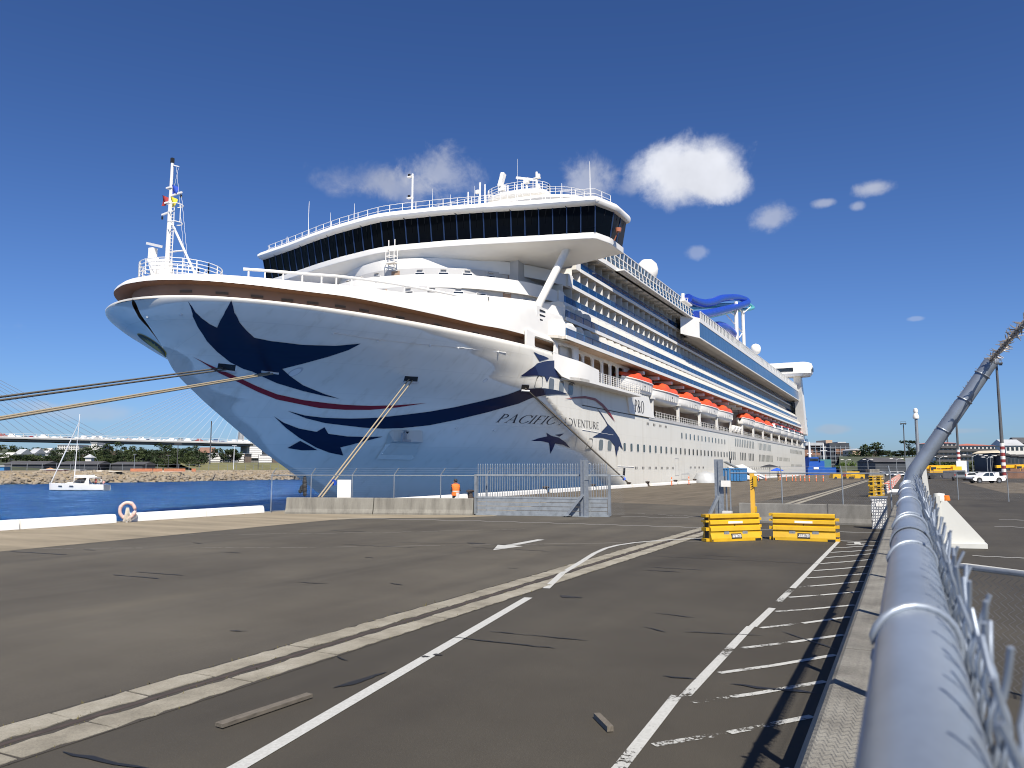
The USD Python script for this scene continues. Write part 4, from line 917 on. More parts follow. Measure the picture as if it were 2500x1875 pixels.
part('panel_band', MB().span((-31.75, 135.4, 28.26), (-31.55, 283, 28.98)), WHITE, PB); part('panel_sill', MB().span((-31.75, 135.4, 25.3), (-31.55, 283, 25.53)), WHITE, PB)
m = MB()
for i, y in enumerate(np.arange(137, 283, 1.35)): m.bar((-31.8, y, 28.9), (-31.8, y, 30.5), .11); m.bar((-31.8, y, 30.5), (-31.8, y + 1.35, 30.5), .09)
part('sun_deck_railing', m, WHITE, PB); part('sun_deck_glass', MB().span((-31.92, 137, 29.0), (-31.88, 283, 30.4)), SCREEN, PB)
part('roof_deck', MB().span((-68, 96, 28.55), (-32.2, 288, 28.75)), WHITE, SHIP)

# ---- radomes, slides, stern lounge
def radome(c, r, zbase):
    rd_ = part('radome', MB().lathe([(.02, r), (r * .5, r * .87), (r * .87, r * .5), (r, 0), (r * .94, -r * .4), (r * .8, -r * .8), (r * .55, -r), (.02, -r)], c, 28), WHITE, SHIP, smooth=60)
    part('pedestal', MB().lathe([(r * .3, zbase - c[2]), (r * .3, -r * .95)], c, 12), WHITE, rd_)


radome((-44, 145.4, 41.6), 2.15, 28.8); radome((-44, 269.5, 43.0), 1.75, 28.8)
def slide_tube(pxs, r, mt, name, k=10):
    pts = np.array([on_x(1500 + x / 4.424, 650 + y / 4.424, X_) for x, y, X_ in pxs]); L = np.r_[0, np.cumsum(np.linalg.norm(np.diff(pts, axis=0), axis=1))]; s = np.linspace(0, L[-1], 70)
    return part(name, MB().tube(np.column_stack([Pchip(L, pts[:, c])(s) for c in range(3)]), r, k), mt, SHIP, smooth=60)


SL = slide_tube([(795, 345, -39), (870, 380, -39), (960, 400, -39), (1060, 385, -39), (1140, 352, -39.5), (1240, 338, -40.5), (1340, 340, -42), (1420, 362, -43), (1440, 385, -42), (1400, 410, -41), (1300, 440, -40), (1150, 478, -39), (1000, 512, -38.5), (880, 530, -38)], .95, SLIDE, 'blue_water_slide')
slide_tube([(780, 455, -40), (900, 440, -40), (1050, 430, -40.5), (1200, 420, -41), (1350, 425, -42), (1480, 432, -44), (1500, 450, -44), (1440, 465, -43), (1300, 480, -41.5), (1100, 520, -40), (960, 548, -39)], .6, TEAL, 'teal_water_slide')
slide_tube([(1085, 655, -40), (1150, 655, -40.5), (1230, 690, -41), (1290, 750, -41), (1310, 830, -41), (1330, 900, -41)], 1.3, SLIDE, 'blue_water_slide')
tw = MB(); px = lambda x, y, X_: on_x(1500 + x / 4.424, 650 + y / 4.424, X_)
for (a, b, X_, r) in (((1322, 845), (1312, 385), -40, .55), ((1400, 870), (1385, 480), -41, .5)): tw.tube([px(*a, X_), px(*b, X_)], r, 10)
for (a, b) in (((1315, 640), (1385, 720)), ((1330, 800), (1395, 700)), ((1190, 500), (1310, 640)), ((1312, 420), (1200, 500)), ((1130, 400), (1312, 540)), ((1385, 500), (1320, 420)), ((1400, 500), (1470, 440))): tw.tube([px(*a, -40.5), px(*b, -40.5)], .16, 6)
part('slide_tower', tw, WHITE, SHIP, smooth=50)
st_ = MB(); q = px(740, 420, -39)
st_.tube([px(742, 530, -39), px(738, 295, -39)], .35, 8); st_.box(px(735, 400, -39), (2.5, 6, .3))
for k in range(5): st_.bar(px(690 + 25 * k, 400, -39), px(690 + 25 * k, 345, -39), .12)
st_.bar(px(690, 345, -39), px(795, 345, -39), .12); st_.bar(px(655, 480, -39), px(645, 290, -39), .2); part('slide_stair_tower', st_, WHITE, SHIP)
rb = MB()
for k in range(7): a = np.array([1380 + 26 * k, 860 + 20 * k]); t = np.linspace(0, np.pi / 2, 8); rb.tube([px(a[0] + 110 * math.sin(x) * 0.8 - 60, a[1] + 60 - 110 * math.cos(x) * .55 + 40, -42) for x in t], .22, 5)
part('canopy_rib', rb, WHITE, SHIP, kind='stuff')
# stern lounge on its pillar
LG = MB(); YS = 276.0
t = np.linspace(0, 2 * np.pi, 40); pr = [(.2, 33.2), (3.2, 33.3), (3.9, 34.2), (4.0, 36.6), (3.6, 37.7), (2.6, 38.1), (.2, 38.1)]
def pill(r, z): return np.array([(x0 + r * math.cos(x), YS + r * math.sin(x), z) for x in t for x0 in [(-30.6 if math.cos(x) >= 0 else -69.4)]])
LG.grid(np.array([pill(r, z) for r, z in pr])); LNG = part('stern_lounge', LG, WHITE, SHIP, smooth=35)
part('lounge_window', MB().span((-66, YS - 4.04, 34.9), (-32.5, YS - 3.9, 36.1)).span((-26.62, YS - 2, 34.9), (-26.5, YS + 2, 36.1)), PANE, LNG)
part('lounge_pillar', MB().hexa([(-33.2, 281, 14), (-32.8, 274.5, 33.5), (-33.2, 287, 14), (-32.8, 280, 33.5), (-30.2, 281, 14), (-30.6, 274.5, 33.5), (-30.2, 287, 14), (-30.6, 280, 33.5)]), WHITE, LNG)
part('stern_terrace', MB().span((-46, 270, 28.8), (-32.2, 289, 30.6)).span((-45, 284, 9.4), (-31.8, 291.4, 28.0)), WHITE, SHIP)
m = MB()
for k in range(4): m.span((-45, 286, 11.5 + 2.55 * k), (-31.0, 294.5, 11.75 + 2.55 * k))
part('stern_balcony', m, WHITE, SHIP); m = MB()
for k in range(4): m.span((-45, 294.4, 11.75 + 2.55 * k), (-31.05, 294.46, 12.75 + 2.55 * k)); m.span((-31.1, 287, 11.75 + 2.55 * k), (-31.05, 294.4, 12.75 + 2.55 * k))
part('stern_balcony_glass', m, BALC, SHIP)
for k in range(6): part('terrace_window', MB().span((-32.18, 285 + .6 * k, 28.95), (-32.1, 285.4 + .6 * k, 30.2)), PANE, SHIP)

# ---- promenade recess, platform, openings, company panel, davits
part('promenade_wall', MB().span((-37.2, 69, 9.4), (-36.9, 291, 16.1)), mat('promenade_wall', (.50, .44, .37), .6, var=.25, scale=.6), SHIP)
PW = part('promenade_deck', MB().span((-37, 79, 9.1), (-32.1, 291, 9.38)), CREAM, SHIP); part('deck_edge', MB().span((-32.3, 105, 9.2), (-31.9, 291, 9.62)), WALLG, PW)
DOORB = mat('promenade_door', (.05, .04, .035), .5)
for y in np.arange(112, 285, 4.8): part('promenade_door', MB().span((-36.92, y, 9.5), (-36.84, y + 1.5 + (y % 3), 11.6)), DOORB, PW)
m = MB()
for y in np.arange(109, 290, 1.4): m.bar((-32.05, y, 9.4), (-32.05, y, 10.5), .05)
for zz_ in (9.75, 10.1, 10.5): m.bar((-32.05, 108.5, zz_), (-32.05, 290, zz_), .05)
part('promenade_railing', m, WHITE, PW)
SIDE = sg.box(76.5, 12.4, 100.5, 16.05)
for (a, b, z0) in ((80.3, 83.2, 13.0), (83.8, 86.4, 12.9), (87, 89.6, 12.9), (90.2, 92.6, 12.9), (93.2, 95.4, 12.9), (96, 98.2, 12.9)):
    SIDE = SIDE.difference(sg.box(a + .4, z0 + .4, b - .4, 15.2).buffer(.4, 6))
part('promenade_side_wall', MB().poly(SIDE, 0, .2, frame=lambda v: np.column_stack([-33.4 + v[:, 2], v[:, 0], v[:, 1]])), WHITE, SHIP)
UP = sg.box(67.5, 14.2, 80.5, 16.05).difference(sg.box(69.4, 14.75, 73.6, 15.35).buffer(.25)).difference(sg.box(74.9, 14.6, 78.7, 15.4).buffer(.25))
part('bow_side_window_wall', MB().poly(UP, 0, .2, frame=lambda v: np.column_stack([-32.75 + v[:, 2] - np.clip((72 - v[:, 0]) * .06, 0, .3), v[:, 0], v[:, 1]])), WHITE, SHIP)
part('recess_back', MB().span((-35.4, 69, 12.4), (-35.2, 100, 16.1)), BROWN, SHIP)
PT = part('tender_platform', MB().poly(sg.Polygon([(-33.5, 74), (-32.0, 74.0), (-31.3, 74.8), (-30.7, 76.3), (-30.5, 78.5), (-30.45, 97), (-33.5, 97)]), 11.65, 11.95), WHITE, SHIP)
h = np.array([(-32.0, 72.0, 14.25), (-31.7, 73.6, 14.1), (-31.3, 74.8, 13.95), (-30.7, 76.3, 13.75), (-30.5, 78.5, 13.55), (-30.47, 81.4, 13.35)]); h2 = h.copy(); h2[:, 2] = [12.8, 11.9, 11.66, 11.66, 11.66, 11.66]; m = MB(); m.grid(np.array([h2, h])[:, :, :], flip=False); m.grid(np.array([h2, h]) - [.15, 0, 0], flip=True); m.grid(np.array([h, h - [.15, 0, 0]])); part('platform_bulwark', m, WHITE, PT, smooth=40)
railing(PT, [(-30.5, 81.4, 11.95), (-30.5, 97, 11.95), (-33.2, 97, 11.95)], 1.15, .85, .028, 5, name='platform_railing')
part('company_panel', MB().hexa([(-32, 96.4, 9.45), (-32, 95.2, 12.0), (-32, 107.6, 9.45), (-32, 104.6, 12.2), (-31.85, 96.4, 9.45), (-31.85, 95.2, 12.0), (-31.85, 107.6, 9.45), (-31.85, 104.6, 12.2)]), WHITE, HULLP)
gl, wid = lettering('P&O', .02)
for g in gl:
    m = MB().poly(affinity.affine_transform(g.simplify(.004), [4.1 / wid, 0, 0, 1.62, 98.4, 9.85]), 0, .03, frame=lambda v: np.column_stack([-31.84 + v[:, 2], v[:, 0], v[:, 1]])); part('company_letter', m, LET, HULLP)
for y in (101.5, 107.5, 121.8, 136.2, 150.2, 163, 176, 190, 204, 218, 232, 246, 260, 273, 283):
    if y > 106: part('stanchion', MB().bar((-32.25, y, 9.4), (-32.25, y, 12.6), .42), WHITE_S, PW); part('stanchion_cap', MB().box((-32.4, y, 12.5), (1.0, 1.2, .5)), WHITE_S, PW)
for y in list(np.arange(103, 284, 7.15)):
    d = part('davit_arm', MB().hexa([(-36.5, y - .35, 15.25), (-36.5, y - .35, 16.0), (-36.5, y + .35, 15.25), (-36.5, y + .35, 16.0), (-31.9, y - .3, 15.3), (-31.9, y - .3, 15.75), (-31.9, y + .3, 15.3), (-31.9, y + .3, 15.75)]), WHITE, SHIP)
    part('davit_fall', MB().bar((-32.7, y, 15.3), (-32.7, y, 14.3), .07), DARK, d)
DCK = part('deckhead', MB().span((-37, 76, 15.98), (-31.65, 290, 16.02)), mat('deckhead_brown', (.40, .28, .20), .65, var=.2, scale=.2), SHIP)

# ---- lifeboats hang below the davits: things of their own
def make_boat(name, label, cat, kind, group):
    t = thing(name, label, cat, (0, 0, 0), 0, group); n = 26; L = 13.2; ys = np.linspace(-L / 2, L / 2, n); u = np.abs(ys) / (L / 2)
    hw = 1.75 * (1 - u ** 3.2 * .72); kd = -1.75 + .75 * u ** 3; gw = .05 + .25 * u ** 3
    prof = []
    for a in np.linspace(-np.pi / 2, np.pi / 2, 13):
        s = math.sin(a); c = abs(math.cos(a)) ** .55; prof.append(np.column_stack([hw * (np.sign(s) * abs(s) ** .6), ys, gw + (kd - gw) * c]))
    m = MB(); m.grid(np.array(prof)); top = [prof[0], prof[0] * [0, 1, 0] + np.column_stack([0 * ys, 0 * ys, gw]), prof[-1]]; m.grid(np.array(top), flip=True)
    for i, e in ((0, 1), (n - 1, 0)):
        r = np.array([p_[i] for p_ in prof]); c = r.mean(0); f = [[len(r), k_, k_ + 1] for k_ in range(len(r) - 1)]; m.add(np.vstack([r, c]), f if e else [x[::-1] for x in f])
    part('hull', m, WHITE_S, t, smooth=45); part('gunwale', MB().tube(np.column_stack([hw + .03, ys, gw]), .10, 6).tube(np.column_stack([-hw - .03, ys, gw]), .10, 6), WHITE, t)
    m = MB()
    if kind == 'boat':
        hts = np.interp(ys, [-6.6, -6.2, -4.5, -3.2, -2.6, -1.2, -.6, 3.5, 6.2, 6.6], [.25, .75, .95, 1.0, 1.55, 1.6, 1.05, 1.15, 1.3, .3])
        pr_ = [np.column_stack([hw * .96 * math.cos(a), ys, gw + hts * max(math.sin(a), 0) ** .55]) for a in np.linspace(0, np.pi, 11)]; m.grid(np.array(pr_))
        for i in (0, n - 1):
            r = np.array([p_[i] for p_ in pr_]); f = [[0, k_, k_ + 1] for k_ in range(1, len(r) - 1)]; m.add(r, f); m.add(r, [x[::-1] for x in f])
        part('canopy', m, ORANGE, t, smooth=25)
        for k_ in range(8): part('strake', MB().box((hw[3 + 2 * k_ + 2] * .97, ys[3 + 2 * k_ + 2], -.75), (.1, .07, .8)), WHITE_S, t)
        part('name_plate', MB().box((1.72, -.4, -.55), (.05, .5, .16)), DARK, t)
    else:
        hts = np.interp(ys, [-6.6, -6.0, -4, 3, 6, 6.6], [.3, .9, 1.5, 1.6, 1.0, .3])
        pr_ = [np.column_stack([hw * .92 * math.cos(a), ys, gw + hts * max(math.sin(a), 0) ** .6]) for a in np.linspace(0, np.pi, 11)]; m.grid(np.array(pr_)); part('cabin', m, WHITE_S, t, smooth=30)
        for s in (1, -1):
            for k_ in range(6): part('window', MB().box((s * 1.55, -3.8 + 1.5 * k_, .75), (.12, 1.0, .5)), PANE, t)
        part('roof_stripe', MB().box((0, 0, 1.55), (1.6, 9, .25)).box((1.35, 0, 1.15), (.3, 9.5, .16)).box((-1.35, 0, 1.15), (.3, 9.5, .16)), mat('tender_red', (.42, .04, .03), .5), t)
    return t


BOATS = [(102.6, -33.3, 14.1), (114.4, -32.7, 13.45), (128.9, -32.7, 13.4), (142.8, -32.7, 13.35), (156.8, -32.7, 13.3), (182.6, -32.7, 13.3), (197.0, -32.7, 13.25), (211, -32.7, 13.2)]
b0 = make_boat('lifeboat', 'orange-topped white lifeboat tucked in behind the platform railing, nearest the bow', 'lifeboat', 'boat', 'lifeboats along the ship side')
blab = ['orange-topped lifeboat hanging just above the company panel, second from the bow', 'orange-topped lifeboat, third from the bow', 'orange-topped lifeboat, fourth from the bow', 'orange-topped lifeboat just ahead of the life raft gap', 'orange-topped lifeboat just aft of the life raft gap', 'orange-topped lifeboat, second aft of the life raft gap', 'orange-topped lifeboat just ahead of the red-striped tenders']
def move(p, loc, rz=0):
    x = UsdGeom.Xformable(p).GetOrderedXformOps(); x[0].Set(Gf.Vec3d(*map(float, loc))); x[1].Set(math.degrees(rz)); BASE[str(p.GetPath())] = np.array(loc, float)


for i in range(1, len(BOATS)): y, x, z = BOATS[i]; copy_of(b0, (x, y, z), 0, blab[i - 1])
move(b0, (BOATS[0][1], BOATS[0][0], BOATS[0][2]))
TN = [225, 239, 253, 266.5, 279]
t0 = make_boat('ship_tender', 'white enclosed tender with red roof stripes, nearest of the tenders', 'tender', 'tender', 'enclosed tenders along the ship side')
for i, y in enumerate(TN[1:]): copy_of(t0, (-32.7, y, 13.2), 0, f'white enclosed tender with red roof stripes, {nth(i + 1)} of the row towards the stern')
move(t0, (-32.7, TN[0], 13.2))
for i in range(6):
    y = 166.5 + 1.6 * i; a = np.array([0, 1.0, 0])
    single('life_raft', MB().lathe([(.02, -.75), (.4, -.72), (.45, -.6), (.45, .6), (.4, .72), (.02, .75)], (-32.6, y, 10.6 + .5 * (i % 2)), 12, axes=np.array([[1, 0, 0], [0, 0, 1], [0, 1, 0]])), WHITE, f'white life raft canister at the promenade edge, {nth(i)} of the cluster', 'life raft', smooth=40, group='life raft canisters amidships')
# ---------------------------------------------------------------- ground, quay, water
def structure(name, mb, mt, smooth=False):
    v, f = mb.get(); p = usdkit.mesh(stage, numbered('/World', name), (v, f), mt, smooth=smooth).GetPrim(); return meta(p, None, None, None, 'structure')


WZ = -2.0
_wx, _wy = np.arange(-222, -31.5, .8), np.arange(-20, 330, .8); _gx, _gy = np.meshgrid(_wx, _wy, indexing='ij'); _h = .34 * (meshkit.fbm(np.stack([_gx * .42, _gy * .26, 0 * _gx], -1), 3, 4) - .5)
WAT = structure('water', MB().grid(np.stack([_gx, _gy, WZ + .03 + _h], -1), flip=True), WATER, smooth=True)
part('open_water', MB().grid(np.array([[(x, y, WZ) for y in np.linspace(-700, 2200, 12)] for x in np.linspace(-1800, 1500, 12)]) - [0, 0, .22], flip=True), WATER, WAT)
GND = structure('asphalt', MB().flat(sg.box(-30.4, -60, 520, 640), 0.0), ASPHALT)
PALEA = structure('pale_asphalt', MB().flat(sg.box(-30.4, -60, -7.33, 60), .0025), ASPHALT_L)
part('quay_wall', MB().span((-31.0, -60, -3.5), (-30.4, 640, -.02)), BARRIER_D, GND)
part('quay_cap', MB().span((-30.95, -60, -.02), (-30.38, 640, .012)), BARRIER_D, GND)
AP = structure('concrete_apron', MB().flat(sg.Polygon([(-30.4, -60), (-22.7, -60), (-22.6, 12), (-23.2, 27.6), (-22.6, 29.2), (-19.0, 31.6), (-18.0, 33.4), (-23, 52), (-30.4, 52)]), .004), APRON)
WH = structure('wharf_slab', MB().flat(sg.Polygon([(-30.4, 52), (-23, 52), (-9.5, 47.5), (-9.2, 62), (-8.0, 90), (-8.0, 330), (-30.4, 330)]), .004), WHARF)
structure('car_park_slab', MB().flat(sg.Polygon([(8.2, 86), (14, 86), (60, 86), (60, 152), (8.0, 152)]), .004), WHARF)


def line(pts, w, mt=PAINT, name='white_line', z=.006, parent=GND):
    return part(name, MB().flat(sg.LineString(pts).buffer(w / 2, cap_style=2, join_style=1), z), mt, parent)


line([(-4.55, 3.0), (-4.72, 4.59), (-6.15, 12.7)], .15)
line([(-6.29, 13.78), (-6.86, 15.86), (-7.28, 18.02), (-7.67, 19.94), (-7.87, 21.4), (-7.86, 22.4), (-7.65, 23.4), (-7.2, 24.4), (-6.4, 25.6), (-5.9, 26.2)], .14, z=.013)
line([(-2.05, 4.0), (-2.09, 5.93), (-2.2, 8.0)], .115, WORN); line([(-2.12, 8.0), (-2.15, 11.9)], .115, WORN); line([(-2.12, 11.9), (-2.1, 13.6)], .115, WORN); line([(-2.1, 14.2), (-2.08, 15.8)], .115, FAINT); line([(-2.08, 16.0), (-2.05, 26.9)], .115, PAINT)
hy = [(5.1, 6.5), (6.52, 7.93), (7.84, 9.26), (9.08, 10.6), (10.45, 11.9), (11.86, 13.37), (13.3, 14.54), (14.85, 16.14), (16.2, 17.63), (17.6, 18.93), (18.91, 20.41), (20.36, 21.92), (21.8, 23.45), (23.18, 24.57), (24.52, 26.05)]
for i, (a, b) in enumerate(hy):
    mid = a + (b - a) * .42
    line([(-2.0, a), (-1.5, mid)], .085, FAINT if i < 9 else PAINT, 'hatch_line'); line([(-1.5, mid), (-.9, b)], .085, WORN if i < 3 else PAINT, 'hatch_line')
line([(-2.05, 27.0), (-.85, 27.25)], .10); line([(-2.3, 30.8), (-.95, 31.1)], .10)
line([(-23.8, 28.7), (-17.3, 29.95), (-12.6, 30.3), (-2.4, 30.8)], .09); line([(-12.4, 35.9), (-9.2, 36.2)], .09); line([(-12.6, 38.5), (-8, 37.2)], .07, FAINT)
AR = MB().flat(sg.Polygon([(-10.55, 19.5), (-11.15, 20.9), (-10.9, 20.9), (-10.85, 23.1), (-10.6, 23.1), (-10.6, 20.9), (-10.3, 20.9)]), .006); part('arrow_marking', AR, PAINT, GND)
wk = shapely.ops.unary_union([sg.Point(-1.5, 26.75).buffer(.09), sg.LineString([(-1.5, 26.7), (-1.45, 26.1)]).buffer(.09), sg.LineString([(-1.72, 26.5), (-1.25, 26.5)]).buffer(.05), sg.LineString([(-1.45, 26.1), (-1.7, 25.75)]).buffer(.055), sg.LineString([(-1.45, 26.1), (-1.2, 25.8)]).buffer(.055)])
part('walking_figure_marking', MB().flat(wk, .006), PAINT, GND)
for pts, w, mt in (([(gnd(2374, 1357)[:2]), (gnd(2500, 1363)[:2]), (gnd(2700, 1373)[:2])], .10, PAINT), ([gnd(2343, 1376)[:2], gnd(2500, 1396)[:2], gnd(2700, 1421)[:2]], .34, PAINT), ([(3.0, 36.5), (9, 36.5)], .12, PAINT), ([(6.4, 42), (8.4, 42)], .12, PAINT), ([(3.6, 41.5), (4.8, 41.5)], .12, PAINT), ([(9.8, 100), (12, 100)], .15, PAINT)):
    line([tuple(p) for p in pts], w, mt)
TARS = [((-5.68, 9.28), (-4.13, 9.33), .035), ((-5.39, 9.87), (-3.93, 9.93), .03), ((-3.04, 12.18), (-3.71, 12.28), .03), ((-3.53, 11.17), (-3.14, 10.93), .04), ((-2.92, 11.09), (-1.9, 11.32), .03), ((-2.54, 8.66), (-2.17, 8.69), .07), ((-1.8, 8.66), (-.95, 8.72), .07), ((-1.69, 11.73), (-.92, 10.9), .05), ((-6.0, 20.09), (-2.0, 20.33), .03), ((-5.45, 17.84), (-4.21, 17.88), .035), ((-5.47, 17.3), (-4.55, 17.29), .05), ((-6.24, 4.17), (-5.31, 4.24), .05), ((-15.5, 11.27), (-14.04, 11.31), .045), ((-15.48, 11.79), (-13.99, 11.88), .045), ((-22.4, 13.07), (-20.14, 13.27), .06), ((-11.16, 12.25), (-10.44, 12.35), .035), ((-15.4, 18.88), (-12.8, 19.01), .04), ((-14.3, 20.11), (-8.22, 21.93), .03), ((-11.5, 19.92), (-8.97, 19.93), .035), ((-9.4, 13.0), (-9.0, 12.9), .05), ((-4.9, 20.9), (-3.9, 20.95), .03), ((-19.3, 22.8), (-17.6, 22.9), .05), ((-6.1, 7.6), (-6.35, 7.7), .03), ((-12.7, 16.4), (-12.35, 16.4), .05), ((-20, 17.2), (-19.4, 17.1), .06), ((-21, 14.3), (-20.5, 14.35), .06), ((-8.4, 16.2), (-8.1, 16.2), .05), ((-17, 15.6), (-16.3, 15.7), .05), ((-8.7, 8.2), (-8.45, 8.3), .05)]
for (a, b, w) in TARS:
    n = max(4, int(abs(b[0] - a[0]) / .12)); s = np.linspace(0, 1, n); mid = np.column_stack([a[0] + (b[0] - a[0]) * s, a[1] + (b[1] - a[1]) * s + NP.normal(0, .012, n)]); hw = w / 2 * (.55 + .9 * NP.random(n)); hw[0] = hw[-1] = .004
    part('tar_seam', MB().flat(sg.Polygon(np.vstack([mid + np.column_stack([0 * hw, hw]), (mid - np.column_stack([0 * hw, hw]))[::-1]])).buffer(0), .0095), TAR, GND)
def blot(x, y, rx, ry, rz=0.0, name='oil_stain', mt=None):
    t = np.linspace(0, 2 * np.pi, 26, endpoint=False); r = 1 + .22 * np.sin(3 * t + x) + .12 * np.sin(7 * t + y * 3); p = np.column_stack([rx * r * np.cos(t), ry * r * np.sin(t)]); c, s = math.cos(rz), math.sin(rz); p = p @ np.array([[c, s], [-s, c]]) + [x, y]
    part(name, MB().flat(sg.Polygon(p).buffer(0), .0085), mt or OIL, GND)


OIL = mat('oil_stain', (.022, .021, .020), .6, var=.35, scale=5)
blot(-5.52, 13.1, .20, .10); blot(-5.42, 6.98, .34, .05, 1.45, 'tar_patch', TAR); blot(-5.3, 8.35, .06, .04); blot(-5.38, 8.2, .05, .04); blot(-12, 21, .3, .12); blot(-7.35, 10.4, .06, .05)
# shallow pavement patches of other age
OLDA = mat('old_asphalt_patch', (.085, .082, .076), .85, var=.3, scale=.9, bump=.004, bscale=90); DUST = worn_paint('dust', .52, 9.0, ((.12, .11, .09), (.15, .14, .12)))
line([(-22.5, 14.0), (-16, 17.5), (-9, 22.5), (-4.5, 26)], .10, DUST, 'seam', .0045); line([(-22.5, 19), (-17, 23), (-13, 27)], .10, DUST, 'seam', .0045)

# crane rail let into the ground between two rows of cracked concrete
CR = thing('crane_rail', 'sunken steel crane rail between two rows of cracked concrete blocks crossing the asphalt', 'rail track', (-6.86, 30, 0))
for x0, x1 in ((-7.30, -6.96), (-6.75, -6.40)):
    y = -2.0; k = 0
    while y < 34:
        L = RNG.uniform(.7, 1.9); n = max(4, int(L / .12)); s = np.linspace(0, 1, n)
        a = np.column_stack([x0 + NP.normal(0, .014, n), y + .012 + (L - .024) * s]); b = np.column_stack([x1 + NP.normal(0, .014, n), y + .012 + (L - .024) * s + NP.normal(0, .01)])
        part('concrete_block', MB().poly(sg.Polygon(np.vstack([a, b[::-1]])).buffer(0), -.05, .011 + RNG.uniform(-.002, .003)), STRIP, CR); y += L
part('far_concrete_strip', MB().span((-7.30, 34, -.05), (-6.96, 330, .012)).span((-6.75, 34, -.05), (-6.40, 330, .012)), STRIP, CR)
part('groove', MB().flat(sg.box(-7.36, -2, -6.36, 330), .0045), mat('groove_dirt', (.035, .03, .024), .95, var=.4, scale=5), CR)
part('rail', MB().span((-6.89, -2, -.02), (-6.83, 330, .0075)), RUST, CR)
tf = MB()
for _ in range(900):
    y = RNG.uniform(2, 24); side = RNG.choice([-7.34, -7.32, -6.95, -6.77, -6.38]); k = .35 + .65 * meshkit.noise(np.array([y * .9, side * 7, 0])); h = RNG.uniform(.01, .05) * k * (2.2 if abs(y - 11.3) < .25 and side < -7.3 else 1)
    a = RNG.uniform(0, 6.28); d = np.array([math.cos(a), math.sin(a), 0]) * RNG.uniform(.01, .03); c = np.array([side + RNG.gauss(0, .02), y, .004]); w = np.array([-d[1], d[0], 0]) * .25; tf.add([c - w, c + w, c + d + [0, 0, h]], [[0, 1, 2]])
meta(part('grass_tuft', tf, mat('joint_weeds', (.10, .085, .03), .9, var=.4, scale=3), CR), kind='stuff')

# timber lying about
pk_ = MB(); pk_.hexa([(-5.62, 5.18, .012), (-5.62, 5.18, .045), (-5.53, 6.26, .012), (-5.53, 6.26, .045), (-5.52, 5.17, .012), (-5.52, 5.17, .045), (-5.44, 6.25, .012), (-5.44, 6.25, .045)])
single('timber_plank', pk_, WOOD, 'long weathered timber plank lying on the asphalt beside the white line', 'plank')
single('timber_offcut', MB().bar((-2.67, 6.96, .03), (-2.43, 6.66, .03), .06, .045), WOOD, 'short grey timber offcut lying on the asphalt near the worn line', 'plank')

# ---------------------------------------------------------------- quay edge: kerbs, bollards, life ring
def kerb(y0, y1, label, group=None):
    w = .34; pg = sg.Polygon([(-30.42, .0), (-30.42, .30), (-30.36, .36), (-30.12, .36), (-30.04, .27), (-30.0, .0)])
    m = MB().poly(pg, 0, y1 - y0, frame=lambda v: np.column_stack([v[:, 0], y0 + v[:, 2], v[:, 1] + .014])); return single('quay_kerb', m, WHITE, label, 'kerb', group=group)


for (a, b, l) in ((9, 17.82, 'white kerb beam at the left edge of the quay'), (17.9, 21.86, 'long white kerb beam just left of the life ring'), (22.55, 26.6, 'white kerb beam just right of the life ring'), (26.64, 28.95, 'white kerb beam, second to the right of the life ring'), (28.98, 30.35, 'short white kerb beam ending at the first fence post')): kerb(a, b, l)
y = 34.5; i = 0
BOLY = [52.5, 66.7, 79.0, 91.2, 98.9, 112.7, 124.3, 137, 150, 163]
while y < 250:
    L = 5.6; e = y + L
    for q in BOLY:
        if y - .6 < q < e + .2: e = q - .7
    if e - y > .8: kerb(y, e, 'white kerb beam along the wharf edge below the ship', 'white kerb beams below the ship')
    nxt = e + .06
    for q in BOLY:
        if abs(q - e - .7) < .05: nxt = q + .7
    y = nxt; i += 1
bp = [(.02, 0), (.34, 0), (.34, .06), (.22, .1), (.19, .42), (.30, .50), (.32, .58), (.2, .64), (.02, .65)]
def bollard(c, label, group=None):
    t = thing('mooring_bollard', label, 'bollard', c, 0, group); part('bollard_body', MB().lathe(bp, c, 16), RUST, t, smooth=40); part('bollard_head', MB().box(np.add(c, (0, 0, .53)), (.25, .75, .14)), RUST, t)


for i, yy in enumerate(BOLY): bollard((-30.45, yy, .012), 'dark rusty mooring bollard holding the double rope with a blue rat guard' if i == 3 else f'dark mooring bollard on the wharf edge, {nth(i)} beyond the chain-link fence', 'mooring bollards along the wharf')
bollard((-30.75, 35.3, .01), 'mooring bollard behind the concrete barrier where two ropes come down')
c = on_x(311, 1246, -30.0); LR = thing('life_ring_stand', 'faded pink life ring with coiled rope on a post at the quay edge', 'life ring', (c[0], c[1], 0))
vdir = np.array([c[0], c[1], 0]); vdir /= np.linalg.norm(vdir); sd = np.array([-vdir[1], vdir[0], 0]); t = np.linspace(0, 2 * np.pi, 37)
part('ring', MB().tube(c + np.outer(.29 * np.cos(t), sd) + np.outer(.33 * np.sin(t), [0, 0, 1]), .075, 10, caps=False), PINKR, LR, smooth=60)
for k in range(4): a = .5 + k * np.pi / 2; q = c + sd * .29 * math.cos(a) + np.array([0, 0, .33 * math.sin(a)]); part('band', MB().ball(q, .088, 2), PINKR, LR, smooth=True)
part('stand_post', MB().bar((c[0], c[1], 0), c + [0, 0, .1] + vdir * .1, .07).bar(c + vdir * .1 - sd * .2 - [0, 0, .35], c + vdir * .1 + sd * .2 - [0, 0, .35], .06), WHITE_S, LR)
rp_ = MB()
